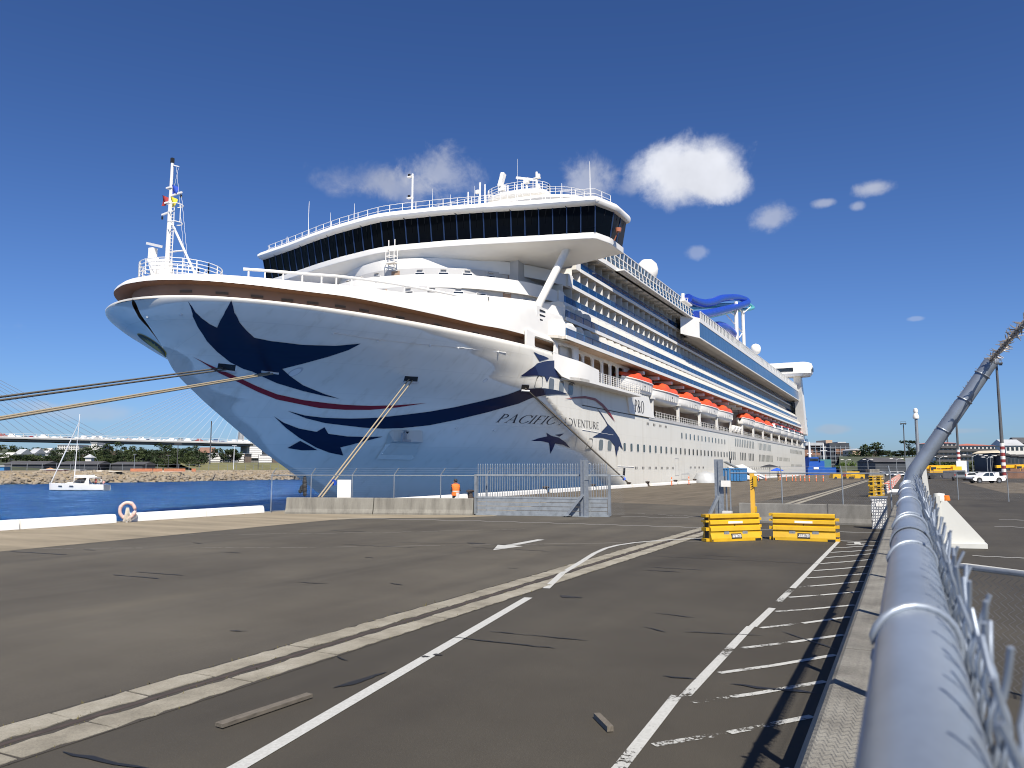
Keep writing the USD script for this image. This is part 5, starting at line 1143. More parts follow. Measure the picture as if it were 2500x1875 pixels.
for k in range(16):
    o_ = RNG.uniform(-.1, .1); pts = [c - vdir * .05 + sd * (o_ * .5) + [0, 0, .12], c - vdir * .08 + sd * (o_ + RNG.uniform(-.04, .04)) + [0, 0, -.15], c - vdir * .06 + sd * (o_ * 1.7) + [0, 0, -.42 + RNG.uniform(-.1, .06)]]
    rp_.tube(pts, .014, 5)
rp_.tube([c - sd * .33 + [0, 0, .1], c - sd * .36 - [0, 0, .3], c - sd * .1 - [0, 0, .48], c + sd * .12 - [0, 0, .5]], .013, 5)
part('rope_coil', rp_, mat('pale_rope', (.45, .40, .33), .9, var=.2, scale=20), LR)

# ---------------------------------------------------------------- security fence line, barriers and gate
def jersey(a, b, label, h=.82, wt=.2, wb=.56, mt=None, group=None, name='concrete_barrier'):
    a, b = np.array(a, float), np.array(b, float); d = b - a; L = np.linalg.norm(d); d /= L; nrm = np.array([d[1], -d[0]])
    pg = sg.Polygon([(-wb / 2, 0), (-wb / 2, .08), (-wb / 2 + .1, .26), (-wt / 2, h - .03), (-wt / 2 + .03, h), (wt / 2 - .03, h), (wt / 2, h - .03), (wb / 2 - .1, .26), (wb / 2, .08), (wb / 2, 0)])
    n = 10; m = MB().poly(pg, 0, L, frame=lambda v: np.column_stack([a[0] + d[0] * v[:, 2] + nrm[0] * v[:, 0], a[1] + d[1] * v[:, 2] + nrm[1] * v[:, 0], v[:, 1] + .004]))
    t = thing(name, label, 'barrier', (*((a + b) / 2), 0), 0, group); part('barrier_body', m, mt or BARRIER, t); return t


jersey((-28.55, 30.45), (-24.2, 32.0), 'long pale concrete barrier at the foot of the mooring ropes'); jersey((-24.15, 32.02), (-19.35, 33.7), 'long pale concrete barrier behind the white braced post')
jersey((-6.55, 34.55), (-3.05, 34.85), 'grey weathered concrete barrier behind the yellow post', mt=BARRIER_D); jersey((-3.0, 34.86), (-1.35, 35.0), 'grey weathered concrete barrier beside the chequer-plate cabinet', mt=BARRIER_D)


def chain_mesh(m, a, b, z0, z1, pitch=.07, r=.0022, cell=.1, taper=None):
    """zig-zag wires woven between the ends a and b (2d), each wire a thin square tube"""
    a, b = np.array(a, float), np.array(b, float); L = np.linalg.norm(b - a); d = (b - a) / L; n = int(L / pitch); k = int((z1 - z0) / (cell / 2)) + 1; z = np.linspace(z1, z0, k)
    for i in range(n):
        s = pitch * (i + .5) + np.where(np.arange(k) % 2 == 0, -1, 1) * pitch * .5; m.tube(np.column_stack([a[0] + d[0] * s, a[1] + d[1] * s, z]), r, 3, caps=False)
    return m


FA, FB = np.array([-29.95, 30.7]), np.array([-12.4, 36.5])
def on_line(u, A, B):
    d = ray(u, 1200)[:2]; M_ = np.column_stack([d, -(B - A)]); s = np.linalg.solve(M_, A)[1]; return A + (B - A) * s


FE = thing('chain_link_fence', 'galvanised chain-link fence with cranked posts behind the pale concrete barriers', 'fence', (*FA, 0)); ds = (FB - FA) / np.linalg.norm(FB - FA)
pts = [on_line(u, FA, FB) for u in (662.7, 759, 859.5, 961.7, 1075.6, 1188, 1317.7, 1440)]
for p_ in pts:
    b = np.array([*p_, 0]); q = part('fence_post', MB().tube([b, b + [0, 0, 1.98]], .028, 8), GALV, FE, smooth=50); part('post_arm', MB().tube([b + [0, 0, 1.96], b + [0.02, .02, 2.02], b + [ds[0] * .24, ds[1] * .24, 2.32]], .026, 7), GALV, q)
part('top_rail', MB().tube([(*FA, 1.95), (*FB, 1.95)], .026, 8), GALV, FE, smooth=50)
part('wire_mesh', chain_mesh(MB(), FA, FB, .06, 1.95, .075), GALV, FE, kind='stuff')
part('barbed_wire', MB().tube([(*(FA + ds * .1), 2.08), (*FB, 2.08)], .004, 4).tube([(*(FA + ds * .17), 2.2), (*FB, 2.2)], .004, 4).tube([(*(FA + ds * .24), 2.32), (*FB, 2.32)], .004, 4), GALV, FE)
q0, q1 = on_line(825, FA, FB) - [0, .06], on_line(858, FA, FB) - [0, .06]
single('blank_sign', MB().hexa([(*q0, .8), (*q0, 1.72), (*(q0 + [0, .02]), .8), (*(q0 + [0, .02]), 1.72), (*q1, .8), (*q1, 1.72), (*(q1 + [0, .02]), .8), (*(q1 + [0, .02]), 1.72)]), WHITE, 'blank white sign board hung on the chain-link fence', 'sign')
fp = on_line(739, FA, FB) + [0, .1]; bf = MB()
for (dx, z, r, sx) in ((.02, 1.78, .10, 1), (.02, 1.60, .13, 1), (.02, 1.38, .15, 1), (.03, 1.18, .14, 1), (-.14, 1.28, .12, 1.1), (-.26, 1.12, .09, 1.3), (.06, .98, .11, 1)): bf.ball((fp[0] + dx, fp[1], z), r, 2, (sx, .8, 1.35))
single('black_fender', bf, BLACK, 'ragged black rubber fender bundle hung on the chain-link fence over the water', 'fender', smooth=True)
# sliding gate
GA, GB = np.array([-19.25, 33.75]), np.array([-12.75, 35.25]); gd = (GB - GA) / np.linalg.norm(GB - GA); GL = np.linalg.norm(GB - GA); gn = np.array([gd[1], -gd[0]])
def gp(s, z, o=0.0): return np.array([*(GA + gd * s + gn * o), z])
GT = thing('sliding_gate', 'galvanised steel sliding gate with upright pales above a boarded lower panel', 'gate', (*GA, 0))
for k in range(4): part('gate_board', MB().hexa([gp(.1, .07 + .20 * k, -.03), gp(.1, .24 + .20 * k, -.03), gp(.1, .07 + .20 * k, .03), gp(.1, .24 + .20 * k, .03), gp(GL - .1, .07 + .20 * k, -.03), gp(GL - .1, .24 + .20 * k, -.03), gp(GL - .1, .07 + .20 * k, .03), gp(GL - .1, .24 + .20 * k, .03)]), GALV_D, GT)
part('gate_frame', MB().bar(gp(0, .05), gp(0, 2.02), .12).bar(gp(GL, .05), gp(GL, 2.02), .12).bar(gp(0, 1.98), gp(GL, 1.98), .09).bar(gp(0, .88), gp(GL, .88), .09).bar(gp(0, .05), gp(GL, .05), .10), GALV_D, GT)
for k in range(52): s = .12 + k * (GL - .24) / 51; part('pale', MB().tube([gp(s, .88, .02), gp(s, 2.5, .02), gp(s, 2.54, .02)], [.019, .019, .008], 6), GALV, GT)
def gate_post(c, label, brace):
    c = np.array([*c, 0]); t = thing('gate_post', label, 'post', c); part('post_column', MB().bar(c + [-.1, 0, 0], c + [-.1, 0, 2.72], .05, .2).bar(c + [.1, 0, 0], c + [.1, 0, 2.72], .05, .2).bar(c, c + [0, 0, 2.70], .16, .05), GALV, t)
    part('brace', MB().bar(c + [-.05, -.1, 1.05], c + brace, .13), GALV, t); part('base_plate', MB().box(c + [0, 0, .02], (.5, .5, .03)).box(c + brace + [0, 0, .02], (.35, .35, .03)), GALV_D, t); part('guide_roller', MB().box(c + [.12, .1, 1.85], (.2, .3, .2)), GALV_D, t); return t


p1 = on_line(1427, GA - [0, .25], GB - [0, .25]); gate_post(p1, 'tall galvanised gate post with a raking brace in front of the sliding gate', np.array([-.85, -.25, .04]))
p2 = gnd(1758, 1268)[:2]; GP2 = gate_post(p2, 'tall galvanised gate post with a small white notice left of the yellow post', np.array([-.45, -.5, .04]))
part('notice', MB().box((p2[0] + .35, p2[1] - .22, 1.62), (.42, .03, .28)), WHITE, GP2); part('conduit', MB().tube([(p2[0] + .32, p2[1], 0), (p2[0] + .32, p2[1], 2.2)], .04, 8).bar((p2[0] + .5, p2[1], 0), (p2[0] + .5, p2[1], 2.3), .05), GALV, GP2); part('control_box', MB().box((p2[0] + .4, p2[1] - .3, .2), (.4, .3, .4)), WHITE_S, GP2)
# fence to the right of the gateway
RA, RB = np.array([p2[0] + .5, p2[1] + .2]), np.array([.0, 35.6]); R_ = thing('chain_link_fence', 'galvanised chain-link fence above the grey weathered concrete barriers right of the gateway', 'fence', (*RA, 0)); rd_ = (RB - RA) / np.linalg.norm(RB - RA)
for u in (1909, 2057, 2175):
    q = on_line(u, RA, RB); b = np.array([*q, 0]); f = part('fence_post', MB().tube([b, b + [0, 0, 2.12]], .028, 8), GALV_D, R_); part('post_arm', MB().tube([b + [0, 0, 2.1], b + [-.05, 0, 2.42]], .024, 7), GALV_D, f)
part('top_rail', MB().tube([(*RA, 2.1), (*RB, 2.1)], .028, 8), GALV, R_); part('wire_mesh', chain_mesh(MB(), RA, RB, .05, 2.1, .075), GALV_D, R_, kind='stuff')
part('barbed_wire', MB().tube([(*RA, 2.24), (*RB, 2.24)], .004, 4).tube([(*RA, 2.4), (*RB, 2.4)], .004, 4), GALV_D, R_)
# white braced post in front of the barrier
b = np.append(gnd(1117, 1257)[:2], 0); WP = thing('braced_post', 'short white steel post with a raking brace in front of the concrete barrier', 'post', b); part('upright', MB().bar(b, b + [0, 0, 1.1], .09, .12), WHITE_S, WP); part('brace', MB().bar(b + [0, 0, .95], b + [-.85, -.1, .03], .07), WHITE_S, WP); part('foot', MB().box(b + [0, 0, .015], (.35, .3, .03)).box(b + [-.88, -.1, .015], (.25, .2, .03)), WHITE_S, WP)
# chequer-plate cabinet
cb = thing('chequer_plate_cabinet', 'chequer-plate metal cabinet with two white stickers at the end of the concrete barrier', 'cabinet', (-1.03, 33.0, 0)); part('cabinet_body', MB().span((-1.29, 32.75, .01), (-.74, 33.25, 1.2)).span((-1.32, 32.72, 1.2), (-.71, 33.28, 1.23)), PLATE, cb); st2 = MB()
for i in range(9):
    for j in range(19): st2.ball((-1.25 + .058 * i, 32.748, .08 + .058 * j), .017, 0, (1, .35, .6))
part('tread_stud', st2, mat('stud', (.62, .62, .62), .35, metal=.6), cb, kind='stuff')
for dx in (0, .11): part('sticker', MB().box((-1.07 + dx, 32.735, .93), (.095, .012, .13)), WHITE, cb)
part('handle', MB().box((-1.28, 32.73, .55), (.03, .04, .12)).box((-1.28, 32.73, .3), (.03, .04, .08)).box((-1.28, 32.73, 1.05), (.03, .04, .08)), DARK, cb)
# yellow post with card reader
c = np.array([-4.62, 26.7, 0]); yp = thing('card_reader_post', 'slim yellow post with black chevrons between the two yellow barriers', 'post', c); part('post_body', MB().box(c + [0, 0, 1.07], (.13, .13, 2.14)), YPOST, yp); part('foot', MB().box(c + [.05, -.05, .02], (.4, .3, .04)), BARRIER, yp); part('reader_box', MB().box(c + [.10, -.03, 1.88], (.1, .16, .36)), YELLOW, yp); part('button_box', MB().box(c + [.09, 0, .95], (.06, .1, .2)), YELLOW, yp)
for k in range(5): z = 1.62 + .075 * k; part('chevron', MB().hexa([c + [-.045, -.069, z - .03], c + [-.045, -.069, z], c + [-.045, -.064, z - .03], c + [-.045, -.064, z], c + [.03, -.069, z + .01], c + [.03, -.069, z + .04], c + [.03, -.064, z + .01], c + [.03, -.064, z + .04]]), DARK, yp)


# water-filled plastic barriers
def barrier_parts(t, m_body, text=True):
    prof = [(0, .0), (.26, 0), (.255, .10), (.20, .26), (.20, .30), (.235, .33), (.215, .44), (.155, .47), (.155, .52), (.205, .545), (.19, .64), (.14, .67), (.14, .71), (.20, .735), (.195, .83), (.17, .85), (0, .85)]
    pg = sg.Polygon([(x, z) for x, z in prof] + [(-x, z) for x, z in prof[::-1][1:-1]])
    m = MB().poly(pg, -.94, .94, frame=lambda v: np.column_stack([v[:, 2], v[:, 0], v[:, 1]])); part('barrier_body', m, m_body, t)
    e = MB()
    for s, zs in ((-1, ((0, .10), (.33, .44), (.60, .66), (.76, .85))), (1, ((0, .09), (.14, .28), (.40, .50), (.63, .72)))):
        for z0, z1 in zs: e.span((s * .93, -.13, z0 + .004), (s * 1.06, .13, z1 - .003))
    part('interlock', e, m_body, t); part('end_recess', MB().span((-.945, -.10, .1), (-.935, .10, .84)).span((.935, -.10, .1), (.945, .10, .84)), DARK, t)
    part('base_notch', MB().span((.70, -.2602, .0), (.93, -.18, .07)).span((-.93, -.2602, .0), (-.88, -.18, .07)), DARK, t) if text else None
    for x in (-.35, .35): part('fork_hole', MB().lathe([(.01, -.012), (.10, -.012), (.10, 0), (.01, 0)], (x, -.215, .255), 14, axes=np.array([[1, 0, 0], [0, 0, 1], [0, -1, 0]])), GALV_D, t)
    part('reflector', MB().span((-.27, -.205, .555), (.27, -.199, .625)), mat('reflector_white', (.74, .72, .68), .35) if 'reflector_white' not in MATS else MATS['reflector_white'], t); part('plug', MB().box((0, -.16, .495), (.03, .02, .03)), DARK, t)
    if text:
        f = lambda v: np.column_stack([v[:, 0], -.268 + (v[:, 1] - .08) * .33 - v[:, 2], v[:, 1]]); PL_ = part('name_plate', MB().poly(sg.box(-.19, .09, .19, .24), 0, .008, frame=f), DARK, t)
        tm = meshkit.text_mesh('JAXWATER', .085, .004, bold=True); v = np.array(tm.vertices); w_ = v[:, 0].max(); v[:, 0] = (v[:, 0] / w_ - .5) * .34; v[:, 1] += .122; v[:, 2] += .009; part('plate_lettering', MB().add(f(v), np.array(tm.faces)), WHITE, PL_)


wb1 = thing('water_barrier', 'yellow plastic water-filled barrier set askew left of the yellow post', 'barrier', (0, 0, 0)); barrier_parts(wb1, YELLOW)
wb2 = copy_of(wb1, (-3.05, 26.72, .004), .05, 'yellow plastic water-filled barrier set square right of the yellow post'); move(wb1, (-5.12, 25.62, .004), .82)
RWH = mat('faded_white_plastic', (.62, .55, .48), .55, var=.15, scale=3); RED_ = mat('faded_red_plastic', (.60, .14, .08), .55, var=.15, scale=3)
yb = [gnd(2132, 1212), gnd(2150, 1210)]
for i, q in enumerate(yb): copy_of(wb1, (q[0], q[1], .004 ), 1.5, f'yellow plastic barrier end-on behind the chequer-plate cabinet, {nth(i)} from the left', 'yellow barriers beyond the fence'); copy_of(wb1, (q[0], q[1], .86), 1.5, f'yellow plastic barrier stacked on top behind the chequer-plate cabinet, {nth(i)} from the left', 'yellow barriers beyond the fence')
r1 = thing('plastic_barrier', 'faded white plastic barrier nearest in the long row beyond the gateway', 'barrier', (0, 0, 0), 0, 'row of red and white barriers'); barrier_parts(r1, RWH, False); r2 = thing('plastic_barrier', 'faded red plastic barrier nearest in the long row beyond the gateway', 'barrier', (0, 0, 0), 0, 'row of red and white barriers'); barrier_parts(r2, RED_, False)
P0, P1 = gnd(2162, 1204), gnd(2196, 1166); nrow = 22
for i in range(nrow):
    s = i / (nrow - 1); q = 1 / (1 / np.linalg.norm(P0[:2]) * (1 - s) + 1 / np.linalg.norm(P1[:2]) * s) if False else None; pos = P0 + (P1 - P0) * s
    if i == 0: move(r1, pos, 1.5)
    elif i == 1: move(r2, pos, 1.5)
    else: copy_of(r1 if i % 2 == 0 else r2, pos, 1.5, ('faded white' if i % 2 == 0 else 'faded red') + f' plastic barrier, {nth(i)} in the long row beyond the gateway', 'row of red and white barriers')

# ---------------------------------------------------------------- person in the orange vest
def hull_of(pts): return m3.Manifold.hull_points(np.vstack([trimesh.creation.icosphere(subdivisions=1, radius=r).vertices + np.array(p_) for p_, r in pts]))


def person(loc, rz, label, vest=HIVIS, trousers=CLOTH, hat=None):
    t = thing('person', label, 'person', (0, 0, 0), 0); J = lambda *a: hull_of(a)
    bones = [J(((0, 0, .95), .13), ((0, 0, 1.15), .13)), J(((0, 0, 1.12), .13), ((-.14, 0, 1.40), .075), ((.14, 0, 1.40), .075)), J(((0, 0, 1.42), .06), ((0, .02, 1.55), .055)), J(((0, .02, 1.60), .085), ((0, .0, 1.66), .095), ((0, .05, 1.58), .06))]
    for s in (-1, 1):
        bones += [J(((s * .085, 0, .92), .10), ((s * .10, .03, .50), .065)), J(((s * .10, .03, .50), .065), ((s * .11, -.02, .10), .045)), J(((s * .11, -.04, .05), .045), ((s * .12, .12, .035), .035)), J(((s * .18, 0, 1.39), .065), ((s * .24, -.03, 1.12), .048)), J(((s * .24, -.03, 1.12), .048), ((s * .15, .20, 1.12), .036)), J(((s * .15, .20, 1.12), .036), ((s * .12, .27, 1.14), .035))]
        for f in range(5): bones.append(J(((s * .12 + (f - 2) * .013, .29, 1.14), .009), ((s * .11 + (f - 2) * .014, .34 - .01 * abs(f - 2), 1.13), .007)))
    body = bones[0]
    for b_ in bones[1:]: body = body + b_
    body = body.refine_to_length(.035); mm = body.to_mesh(); tm = trimesh.Trimesh(mm.vert_properties[:, :3], mm.tri_verts, process=True); trimesh.smoothing.filter_taubin(tm, iterations=6)
    part('body', tm, trousers, t, smooth=True)
    v = MB(); ang = np.linspace(0, 2 * np.pi, 25)
    ringp = lambda rx, ry, z, y0=0: np.column_stack([rx * np.cos(ang), y0 + ry * np.sin(ang), np.full(25, z)])
    v.grid(np.array([ringp(.225, .185, .86), ringp(.215, .18, 1.0), ringp(.22, .18, 1.15), ringp(.25, .17, 1.32), ringp(.25, .125, 1.42), ringp(.13, .09, 1.49)]), flip=False); part('vest', v, vest, t, smooth=True)
    sl = MB()
    for s in (-1, 1): sl.tube([(s * .19, 0, 1.40), (s * .245, -.03, 1.12), (s * .16, .18, 1.12)], [.075, .062, .05], 10)
    part('sleeves', sl, trousers if hat is None else vest, t, smooth=True); part('head_skin', MB().ball((0, .022, 1.615), .098, 2, (.92, 1.05, 1.18)).ball((0, .125, 1.61), .022, 1).ball((.095, .01, 1.61), .025, 1, (.5, 1, 1.3)).ball((-.095, .01, 1.61), .025, 1, (.5, 1, 1.3)), SKIN, t, smooth=True)
    part('hair', MB().ball((0, -.005, 1.655), .103, 2, (.98, 1.05, 1.0)), HAIR if hat is None else hat, t, smooth=True)
    part('reflective_band', MB().grid(np.array([ringp(.224, .187, 1.06), ringp(.224, .187, 1.11)])), mat('reflective_band', (.6, .58, .52), .4) if 'reflective_band' not in MATS else MATS['reflective_band'], t)
    move(t, loc, rz); return t


q = at(1112, 1200, 41.8); person((q[0], q[1], .004), YAW + .5, 'person in an orange hi-vis vest and dark trousers standing behind the concrete barrier, head bent')

# ---------------------------------------------------------------- mooring ropes
def rope(pts, r, mt, label, guard=None, sag=.0):
    a, b = np.array(pts[0], float), np.array(pts[1], float); s = np.linspace(0, 1, 40); p_ = a + np.outer(s, b - a); p_[:, 2] -= sag * 4 * s * (1 - s)
    t = thing('mooring_rope', label, 'rope', b); part('rope_line', MB().tube(p_, r, 7), mt, t, smooth=60)
    if guard is not None: g = a + (b - a) * guard; d = (b - a) / np.linalg.norm(b - a); r_ = np.array([0, 0, 1.0]) - d * d[2]; r_ /= np.linalg.norm(r_); part('rat_guard', MB().lathe([(.02, -.03), (.20, .02), (.21, .05), (.02, .03)], g, 16, axes=np.array([r_, np.cross(d, r_), d])), BLUEPL, t)
    return t


def quay_end(h, pix, x=-30.7, z=.45):
    """where a rope from hull point h that is seen to pass the pixel comes down on the quay edge"""
    E = np.array([0, 0, EYE]); nrm = np.cross(h - E, ray(*pix)); y = -(nrm[0] * x + nrm[2] * (z - EYE)) / nrm[1]; return np.array([x, y, z])


h1 = on_hull([(43.2, 10.2)], .05)[0]; h2 = on_hull([(46.3, 10.05)], .05)[0]; h3 = on_hull([(56.2, 10.15)], .05)[0]; h4 = on_hull([(67.2, 10.1)], .05)[0]
for k, (h_, px_, lab, dy) in enumerate(((h1, (0, 969), 'upper rope of the left-hand pair leading off the bow to the left', 0), (h1 + [.12, .25, -.12], (0, 977), 'lower rope of the left-hand pair leading off the bow to the left', 0), (h2, (0, 1019), 'upper rope of the second pair leading off the bow to the left', 0), (h2 + [.1, .3, -.05], (0, 1024), 'lower rope of the second pair leading off the bow to the left', 0))):
    rope((h_, quay_end(h_, px_)), .062, ROPE if k > 1 else ROPE_D, lab)
for k in (0, 1): rope((h3 + [0, .65 * k - .1, .02 * k], (-30.75, 35.2 + .3 * k, .5)), .055, ROPE, ('left' if k == 0 else 'right') + ' rope of the pair crossing the bow down to the concrete barrier', .90 if k else None)
for k in (0, 1): rope((h4 + [0, .3 * k, 0], (-30.45, 91.1 + .15 * k, .5)), .07, ROPE_D, ('upper' if k == 0 else 'lower') + ' rope of the pair crossing the ship name down to the wharf', .94 if k else None)

# ---------------------------------------------------------------- foreground fence along the right
def rail_z(y): return 2.10 + .0161 * np.minimum(y, 5.45)
FF = thing('security_fence', 'galvanised pipe-topped chain-link fence with barbed wire running away at the right', 'fence', (0, 5.45, 0))
ys = np.r_[np.linspace(-.6, 5.45, 24), np.linspace(6, 35.5, 20)]
part('top_rail', MB().tube(np.column_stack([0 * ys, ys, rail_z(ys)]), .039, 28), PIPE, FF, smooth=60)
t = np.linspace(0, 2 * np.pi, 25)
for y, r, w in ((.93, .0415, .0045), (1.62, .0405, .0035), (2.3, .0415, .0045), (2.42, .0405, .003), (3.3, .041, .0045), (4.2, .041, .0045), (4.9, .0415, .005), (5.12, .042, .006), (5.28, .0425, .006)):
    part('tie_wire', MB().tube(np.column_stack([(r) * np.cos(t), y + .02 * np.cos(t), rail_z(y) + r * np.sin(t)]), w, 7, caps=False), PIPE, FF, smooth=60)
part('coupling', MB().lathe([(.040, -.1), (.0425, -.1), (.0425, .1), (.040, .1)], (0, 2.02, rail_z(2.0)), 28, axes=np.array([[1, 0, 0], [0, 0, 1], [0, 1, 0]])), PIPE, FF, smooth=40)
part('clamp_bolt', MB().tube([(-.045, 5.2, 2.16), (-.085, 5.2, 2.16)], .020, 6).tube([(-.06, 5.2, 2.16), (-.10, 5.2, 2.16)], .012, 6), WHITE_S, FF)
PX = 5.45
for k in range(10):
    y = PX + 3.1 * k; a = np.array([(0, y, .82), (0, y, 1.7), (0, y, 2.08), (.015, y, 2.20), (.055, y, 2.30), (.115, y, 2.385), (.26, y, 2.60), (.485, y, 2.94)])
    q = part('fence_post', MB().tube(a, [.045, .045, .045, .044, .043, .042, .041, .040], 18), PIPE, FF, smooth=50)
    if k == 0:
        for s in (.60, .78, .93):
            c = a[5] + (a[7] - a[5]) * (s - .45) / .55; d = (a[7] - a[5]) / np.linalg.norm(a[7] - a[5]); o_ = np.array([0, 1.0, 0]); w = np.cross(d, o_); part('tie_ring', MB().tube(c + np.outer(.043 * np.cos(t), o_) + np.outer(.043 * np.sin(t), w), .004, 6, caps=False), GALV, q)
    part('arm_cap', MB().ball((.49, y, 2.945), .042, 2, (1, 1, .8)), PIPE, q, smooth=True)
for y in (2.35,): pass
# twisted top ends of the chain link and the mesh below them
tw_, mw = MB(), MB(); i = 0; y = .16; MX = .046
while y < 9:
    z0 = rail_z(y); k = 14 if y < 5 else 7; zz_ = np.linspace(z0 - .055, z0 + .050, k); ph = np.linspace(0, 3.2 * np.pi, k) + RNG.uniform(0, 6)
    for s in (0, np.pi):
        p_ = np.column_stack([MX + .0035 * np.cos(ph + s), y + .0035 * np.sin(ph + s), zz_]); e = np.array([math.cos(ph[-1] + s) * .8, math.sin(ph[-1] + s), 0]) * RNG.uniform(.008, .015)
        p_ = np.vstack([[MX, y + (.03 if s else -.03), z0 - .11], p_, p_[-1] + e * .5 + [0, 0, .012], p_[-1] + e + [0, 0, RNG.uniform(.022, .036)]]); tw_.tube(p_, .0023, 6 if y < 3 else 4)
    y += .072; i += 1
part('twisted_wire_end', tw_, PIPE, FF, smooth=60, kind='stuff')
chain_mesh(mw, (MX, .10), (MX, 9.0), .84, 2.02, .072, .0019); chain_mesh(mw, (MX, 9.0), (MX, 35.0), .84, 2.16, .09, .0022, .12); part('wire_mesh', mw, PIPE, FF, kind='stuff')
bw = MB(); ys = np.linspace(1.2, 34, 900); ph = ys * 55; zb_ = 2.95 + .0161 * (ys - PX) * (ys < PX)
for s in (0, np.pi): bw.tube(np.column_stack([.485 + .0055 * np.cos(ph + s), ys, zb_ + .0055 * np.sin(ph + s)]), .0042, 5)
for k in range(170):
    y = 1.5 + .105 * k; c = np.array([.485, y, 2.95 + .0161 * min(y - PX, 0)])
    if y > 16: break
    for j in range(3): bw.tube(c + np.column_stack([.011 * np.cos(np.linspace(0, 6.28, 9)), np.full(9, -.006 + .006 * j), .011 * np.sin(np.linspace(0, 6.28, 9))]), .0032, 4)
    for j in range(4):
        a = RNG.uniform(0, 6.28); d = np.array([math.cos(a), RNG.uniform(-.35, .35), math.sin(a)]); bw.tube([c + d * .006, c + d * .024 + [0, .004, 0], c + d * RNG.uniform(.036, .046) + [0, RNG.uniform(-.01, .01), .003]], [.0034, .0031, .0016], 5)
part('barbed_wire', bw, mat('barbed_wire_steel', (.30, .27, .24), .5, metal=.5, var=.3, scale=30), FF, smooth=50)
# the concrete barrier the fence stands on
def side_barrier(y0, y1, label):
    pg = sg.Polygon([(-.87, .0), (-.87, .05), (-.80, .22), (-.56, .78), (-.53, .80), (.09, .80), (.12, .77), (.24, .1), (.24, 0)]); t = thing('fence_barrier', label, 'barrier', (-.3, (y0 + y1) / 2, 0), 0, 'concrete barrier blocks under the security fence')
    part('barrier_body', MB().poly(pg, 0, y1 - y0 - .012, frame=lambda v: np.column_stack([v[:, 0], y0 + v[:, 2], v[:, 1] + .004])), BARRIER, t)


yy = -1.0
for i in range(9): side_barrier(yy, yy + 4.1, f'concrete barrier block under the security fence, {nth(i)} from the camera'); yy += 4.1

# pale steel swing barrier and low fence on the car park side
SB = thing('swing_barrier', 'pale grey steel vehicle barrier with a triangular base plate and amber lamp beyond the fence', 'vehicle barrier', (1.3, 26.2, 0)); PALE = mat('pale_steel', (.50, .50, .47), .5, var=.08, scale=1)
part('base_plate', MB().poly(sg.Polygon([(.62, .02), (.62, .7), (.85, 1.33), (1.0, 1.36), (1.90, .22), (1.93, .02)]), 0, .08, frame=lambda v: np.column_stack([v[:, 0], 26.1 + v[:, 2] + .15 * v[:, 0], v[:, 1]])), PALE, SB); part('base_flange', MB().hexa([(.6, 25.9, .01), (.6, 25.9, .14), (.6, 26.6, .01), (.6, 26.6, .14), (1.96, 26.2, .01), (1.96, 26.2, .14), (1.96, 26.9, .01), (1.96, 26.9, .14)]), PALE, SB)
part('upright_tube', MB().bar((.52, 26.0, 1.1), (.44, 26.0, 2.32), .14, .14), PALE, SB); part('tube_end', MB().box((.525, 25.98, 1.12), (.1, .14, .1)), DARK, SB)
part('back_plate', MB().hexa([(.0, 26.3, 1.4), (-.03, 26.3, 2.62), (.0, 26.36, 1.4), (-.03, 26.36, 2.62), (.30, 26.3, 1.2), (.34, 26.3, 2.66), (.30, 26.36, 1.2), (.34, 26.36, 2.66)]), GALV_D, SB); part('lower_frame', MB().bar((.55, 26.1, .0), (.55, 26.1, 1.1), .3, .2).bar((.75, 26.2, .4), (.78, 26.2, 1.5), .08, .1), PALE, SB)
part('motor_hood', MB().lathe([(.01, .24), (.14, .22), (.18, .1), (.18, 0), (.01, 0)], (.82, 26.4, 1.34), 14), PALE, SB, smooth=40); part('amber_lamp', MB().lathe([(.01, .16), (.08, .15), (.1, .05), (.1, 0), (.01, 0)], (1.0, 26.35, 1.36), 12), mat('amber_lens', (.62, .16, .01), .25), SB, smooth=40)
e0, e1 = gnd(2321, 1380, 1.25), gnd(2500, 1402, 1.25); dd = (e1 - e0)[:2]; dd /= np.linalg.norm(dd); s0 = e0[:2] - dd * .15; s1 = s0 + dd * 4.5
LF = thing('low_fence', 'low chain-link fence panel on the car park side of the security fence', 'fence', (*s0, 0)); part('top_rail', MB().tube([(*s0, 1.25), (*s1, 1.25)], .03, 10), GALV, LF, smooth=50); part('wire_mesh', chain_mesh(MB(), s0, s1, .06, 1.24, .075, .0022), GALV, LF, kind='stuff'); part('fence_post', MB().tube([(*s0, 0), (*s0, 1.27)], .03, 10), GALV, LF); part('fence_post', MB().tube([(*s1, 0), (*s1, 1.27)], .03, 10), GALV, LF)
# ---------------------------------------------------------------- far shore (left)
def lthing(name, label, cat, loc, rz=YAW, group=None):
    t = thing(name, label, cat, loc, rz, group); BASE[str(t.GetPath())] = np.zeros(3); return t


def zv(v, dist): return at(1250, v, dist)[2]


